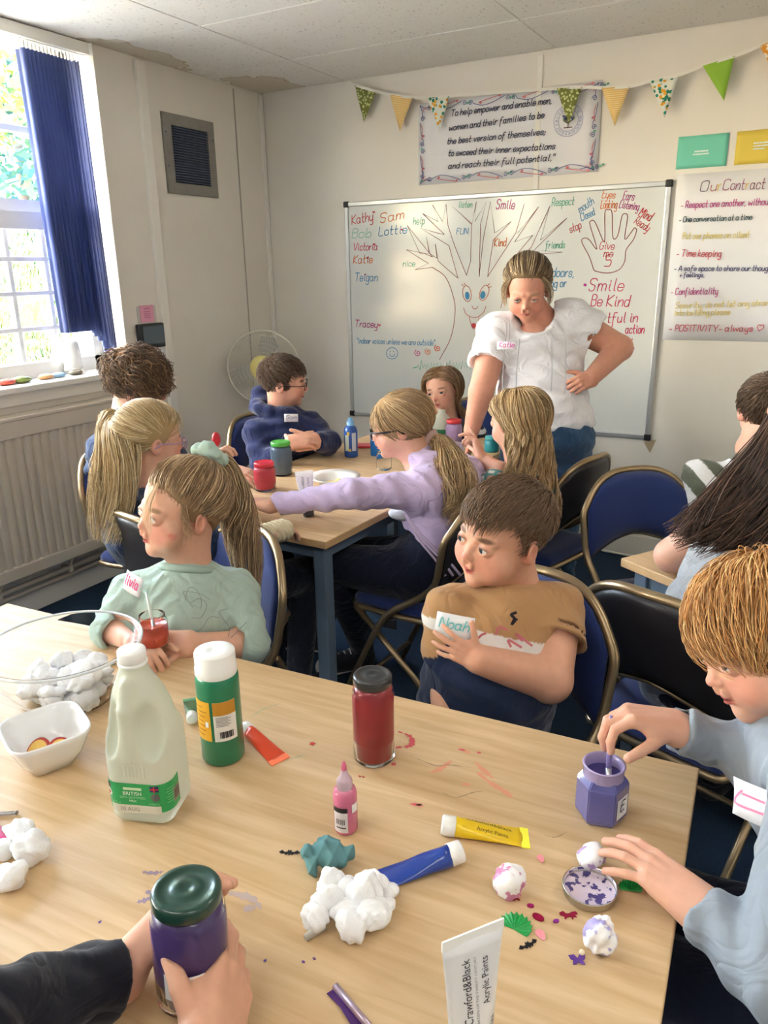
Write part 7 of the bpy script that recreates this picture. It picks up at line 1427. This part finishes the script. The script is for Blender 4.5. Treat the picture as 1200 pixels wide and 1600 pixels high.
def upright(px, h0, r, roll=0., lean=(0, 0)):
    q = atz(*px, TZ); z_ = nrm(V3(lean[0], lean[1], 1)); f_ = nrm(CAMP - V3(q[0], q[1], TZ)); f_[2] = 0; f_ = nrm(f_); y_ = nrm(np.cross(f_, z_)); f2 = np.cross(z_, y_); a = roll; yv = y_ * math.cos(a) + f2 * math.sin(a); fv = f2 * math.cos(a) - y_ * math.sin(a); M = Matrix.Identity(4)
    for i in range(3): M[i][0], M[i][1], M[i][2] = z_[i], yv[i], fv[i]
    M[0][3], M[1][3], M[2][3] = q[0], q[1], TZ + .019; return M
BLKT = (62, 60, 62)
tube('white acrylic paint tube standing on its cap at the near edge of the front table', .150, .0215, .068, (232, 232, 236), (236, 236, 236), upright((735, 1668), .13, .02, .55, (.0, .0)), [('Crawford&Black', .0125, .058, .006, .072, BLKT, 1), ('Acrylic Paints', .0115, .074, -.014, .052, BLKT, 1), ('ARTISTS OF THE TWENTY CENTURY', .0036, .056, -.001, .074, (130, 128, 130), 1), ('White', .010, .034, -.020, .022, BLKT, 1)])
tube('white acrylic paint tube standing on a black cap on the middle table', .125, .019, .060, (232, 226, 232), (44, 46, 52), upright((482, 806), .12, .018, .1, (-.12, .06)), [('Crawford&Black', .012, .050, .004, .066, (96, 80, 110), 1), ('Acrylic Paints', .0105, .060, -.013, .050, (96, 80, 110), 1)])
# crumpled teal paper towel
S = Shape(); q = atz(516, 1356, TZ)
S.add(ell((0, 0, .020), (.028, .023, .021)), 0)
rs = np.random.RandomState(3)
for k in range(9): a = rs.uniform(0, 6.28); v_ = V3(.026 * math.cos(a), .02 * math.sin(a), .012 + .022 * rs.rand()); S.add(ell(v_, (.015, .012, .010), rotm(rs.normal(size=3), rs.normal(size=3))), .004)
Wd = [(rs.normal(size=3) * f, rs.uniform(0, 6)) for f in (100, 160, 230, 300)]
S.disp(lambda p_: -.0027 * sum(1 - 2 * np.abs(np.sin((p_ @ f + ph) / 2)) for f, ph in Wd) / 1.6); v, f = S.mesh(.0013); v[:, 2] -= v[:, 2].min(); o = mesh_np('paper_towel', v, f, P('teal_tissue', rgb(92, 136, 140), .9, bump=(600, .2)), smooth=False); tag(place(o, q, .4), 'crumpled teal paper towel behind the cotton heap', 'paper towel')
b = MB(); b.tube([(0, 0, .0), (.004, .006, .002), (.012, .004, .001)], .003, 6); b.build('paint_stain', paint(170, 40, 50), o).location = (.0, -.022, .010)
# little cap, foil brush, pencil
a, c_ = atz(477, 1470, TZ), atz(505, 1452, TZ); d_ = nrm(c_ - a); b = MB(); b.tube([tuple(a + V3(0, 0, .004)), tuple(a + d_ * .012 + V3(0, 0, .0055)), tuple(c_ + V3(0, 0, .0075))], [.004, .0055, .0078], 14); tag(b.build('nozzle_cap', P('cloudy_cap', rgb(226, 222, 210), .3, trans=.5)), 'small cloudy cone shaped nozzle cap beside the cotton heap', 'cap')
a, c_ = atz(524, 1546, TZ), atz(590, 1625, TZ); t = thing('paintbrush', 'silvery brush wrapped with purple foil at the near table edge', 'brush', (a[0], a[1], TZ)); d_ = c_ - a; n_ = nrm(np.cross(d_, V3(0, 0, 1))); b = MB(); b.tube([(0, 0, .005), tuple(d_ + V3(0, 0, .005))], .0042, 10); b.build('handle', P('lilac_metal', rgb(190, 170, 186), .3, metal=.6), t); b = MB(); e_ = [.012 * V3(*n_) + d_ * 0, n_ * .010 + d_ * .3, n_ * .013 + d_ * .6, n_ * .009 + d_ * 1.0]; b.b.faces.new([b.b.verts.new(Vector(x + V3(0, 0, .003))) for x in [-n_ * .0 + d_ * 0, *[V3(*y) * -1 if False else y for y in e_], d_ * 1.0]]); b.solid(.0006); b.build('foil', P('purple_foil', rgb(96, 60, 130), .25, metal=.6), t)
a, c_ = atz(-40, 1277, TZ), atz(28, 1273, TZ); t = thing('paintbrush', 'thin silver ended brush at the left edge of the front table', 'brush', (a[0], a[1], TZ)); d_ = c_ - a; b = MB(); b.tube([(0, 0, .0035), tuple(d_ + V3(0, 0, .0035))], .003, 10); b.build('handle', M_ALU, t); b = MB(); b.tube([tuple(d_ * .97 + V3(0, 0, .0035)), tuple(d_ * 1.0 + V3(0, 0, .0035))], .0034, 10); b.build('end_cap', paint(80, 50, 50), t)
# confetti
def confetti(name, label, px, poly, col, s_=.01, rz=0, group='confetti shapes', h=.0008, metal=.3):
    b = MB(); b.prism([(x * s_, y * s_) for x, y in poly], 0, h); o = b.build(name, P('foil_confetti', rgb(*col), .3, metal=metal)); return tag(place(o, atz(*px, TZ), rz), label, 'confetti', group)
BAT = [(-1, .1), (-.7, .35), (-.45, .1), (-.2, .15), (-.15, .4), (0, .28), (.15, .4), (.2, .15), (.45, .1), (.7, .35), (1, .1), (.75, -.1), (.5, -.05), (.3, -.25), (.1, -.12), (0, -.35), (-.1, -.12), (-.3, -.25), (-.5, -.05), (-.75, -.1)]
confetti('bat_confetti', 'black bat confetti beside the teal paper towel', (452, 1333), BAT, (30, 30, 34), .015, .45, metal=0); confetti('bat_confetti', 'black bat confetti below the big green shell', (826, 1477), BAT, (26, 26, 30), .0135, 1.0, metal=0)
def shell(label, px, r, rz):
    t = thing_at('shell_confetti', label, 'confetti', atz(*px, TZ), 'green shells', rz); b = MB(); n = 22; c0 = b.b.verts.new((0, -.3 * r, .001)); vs = [b.b.verts.new((r * (1 if k % 2 else .9) * math.cos(a), r * (1 if k % 2 else .9) * math.sin(a) - .1 * r, .0045 if k % 2 else .001)) for k, a in enumerate([math.radians(-20 + 220 * i / n) for i in range(n + 1)])]
    for i in range(n): b.b.faces.new((c0, vs[i], vs[i + 1]))
    b.solid(.0008); b.build('fluted_shell', P('green_foil', rgb(22, 160, 74), .3, coat=.4), t)
shell('green fluted shell shape near the white tube', (806, 1447), .021, -.1); shell('green fluted shell shape under the hand by the silver lid', (985, 1388), .015, .3)
PET = [(math.cos(a), .62 * math.sin(a) * (1 + .35 * math.cos(a))) for a in [2 * math.pi * k / 20 for k in range(20)]]
confetti('petal_confetti', 'pink petal confetti near the yellow tube end', (845, 1342), PET, (236, 150, 160), .0075, 2.2, metal=0); confetti('petal_confetti', 'pink petal confetti tucked beside the big green shell', (845, 1461), PET, (236, 150, 160), .0085, 2.4, metal=0)
OV = [(math.cos(a), .62 * math.sin(a)) for a in [2 * math.pi * k / 20 for k in range(20)]]
confetti('gem_confetti', 'small magenta round gem, nearest to the painted cotton ball', (829, 1416), OV, (170, 24, 110), .0045, .3, h=.002); confetti('gem_confetti', 'larger magenta oval gem left of the fairy confetti', (841, 1434), OV, (166, 16, 70), .0078, -.2, h=.002); confetti('gem_confetti', 'small violet round gem below the silver lid', (869, 1440), OV, (160, 60, 170), .0040, .8, h=.002)
FIG = [(-1, .2), (-.6, .5), (-.3, .2), (0, .3), (.3, .55), (.7, .7), (.9, .4), (.6, .25), (.8, -.1), (.5, -.05), (.4, -.5), (.2, -.1), (-.1, -.2), (-.4, -.6), (-.5, -.2), (-.9, -.1)]
confetti('fairy_confetti', 'dark pink tumbling figure confetti beside the silver lid', (889, 1431), FIG, (150, 20, 60), .012, .3)
BUT = [(0, .2), (.3, .7), (.95, .6), (.8, .1), (.55, -.05), (.7, -.6), (.3, -.6), (0, -.3), (-.3, -.6), (-.7, -.6), (-.55, -.05), (-.8, .1), (-.95, .6), (-.3, .7)]
confetti('butterfly_confetti', 'purple butterfly confetti below the lilac dabbed cotton ball', (903, 1500), BUT, (110, 70, 160), .0105, .5)
STR = [((1 if k % 2 == 0 else .45) * math.cos(math.radians(36 * k + 18)), (1 if k % 2 == 0 else .45) * math.sin(math.radians(36 * k + 18))) for k in range(10)]
confetti('star_confetti', 'red star confetti beside the orange tube', (488, 1162), STR, (206, 60, 66), .006, .2); confetti('star_confetti', 'dark red star confetti under the pink and blue dabbed cotton ball', (806, 1402), STR, (160, 40, 50), .008, .5)
for x, y, c_ in ((562, 1213, (196, 60, 70)), (568, 1214, (196, 60, 70)), (474, 1503, (110, 70, 150)), (491, 1498, (120, 90, 150))): confetti('dot_confetti', 'tiny paint coloured dot confetti on the front table', (x, y), OV, c_, .0022, 0, 'tiny dots')
b = MB(); b.ball((0, 0, .003), .0035, sub=2); tag(place(b.build('bead', P('cream_bead', rgb(230, 214, 186), .4)), atz(909, 1491, TZ)), 'tiny cream bead on the purple butterfly', 'bead')
# paint smears and scratches on the front table
def child_of(o, par):
    M = Matrix.Translation(par.location) @ par.rotation_euler.to_matrix().to_4x4(); o.parent = par; o.matrix_parent_inverse = M.inverted(); return o
def smear(pts, wd, col, mat=None, name='paint_smear', z=.7203):
    st_ = [[tuple(atz(x, y, z)[:2]) for x, y in p_] for p_ in pts]; V, F = [], []; rs = np.random.RandomState(len(pts) * 7 + int(wd * 1e5))
    for s_ in st_:
        p_ = catm(np.array(s_), 26) if len(s_) > 1 else np.array(s_); d_ = np.gradient(p_, axis=0); d_ /= np.linalg.norm(d_, axis=1, keepdims=True) + 1e-9; nn = np.stack([-d_[:, 1], d_[:, 0]], 1); k = len(p_); w_ = wd * np.clip(np.sin(np.linspace(.15, 3.0, k)) + rs.uniform(-.45, .45, k), .08, 1.4)[:, None]; b_ = len(V); V += list(p_ + nn * w_ / 2) + list(p_ - nn * w_ / 2); F += [(b_ + i, b_ + i + 1, b_ + k + i + 1, b_ + k + i) for i in range(k - 1)]
    V = np.array(V); o = mesh_np(name, np.hstack([V, np.full((len(V), 1), z)]), F, mat or P('dried_paint', rgb(*col), .6), smooth=False); o['kind'] = 'stuff'; return child_of(o, T1)
smear([[(618, 1168), (638, 1166), (644, 1160), (640, 1150), (622, 1143)], [(612, 1196), (618, 1192)]], .009, (196, 78, 84)); smear([[(672, 1208), (690, 1200), (706, 1188)], [(745, 1206), (765, 1222), (790, 1238), (800, 1246)], [(742, 1190), (756, 1204), (770, 1216)], [(726, 1174), (736, 1176)], [(722, 1225), (735, 1226)], [(650, 1258), (662, 1260)]], .010, (216, 150, 120)); smear([[(745, 1175), (752, 1177)], [(715, 1170), (728, 1173)], [(640, 1256), (660, 1258)]], .006, (206, 90, 96))
smear([[(222, 1362), (240, 1364), (256, 1362)], [(228, 1392), (236, 1396)], [(212, 1410), (228, 1406), (238, 1400)]], .008, (150, 130, 150)); smear([[(355, 1395), (375, 1398), (395, 1405), (408, 1420)], [(380, 1420), (400, 1418)]], .012, (186, 168, 166)); smear([[(344, 1372), (350, 1374)], [(350, 1366), (352, 1368)], [(154, 1440), (158, 1441)], [(412, 1500), (416, 1502)]], .005, (90, 66, 130))
smear([[(392, 1120), (412, 1108), (440, 1098)], [(455, 1186), (480, 1178)]], .0022, (150, 170, 140)); smear([[(690, 1238), (712, 1246), (740, 1238), (758, 1236)], [(850, 1305), (868, 1308), (886, 1300)], [(640, 1180), (680, 1196), (700, 1195), (740, 1200)]], .0018, (150, 130, 100)); smear([[(10, 1000), (24, 990), (40, 1000), (30, 1020), (8, 1015)], [(14, 1012), (30, 1004), (44, 1016)]], .003, (206, 170, 160))
# the jar and brush of the girl in mint
mq = at(240, 986, 1.60); t = jar('small open jar of orange red paint held by the girl in mint', (mq[0], mq[1]), .030, .075, None, (196, 72, 48), z=mq[2] - .035, open_=True, fill=.75); brush('clear handled brush standing in the orange red paint jar', (mq[0], mq[1], mq[2] + .02), at(228, 925, 1.62), (214, 220, 214), (206, 84, 50), r=.003)
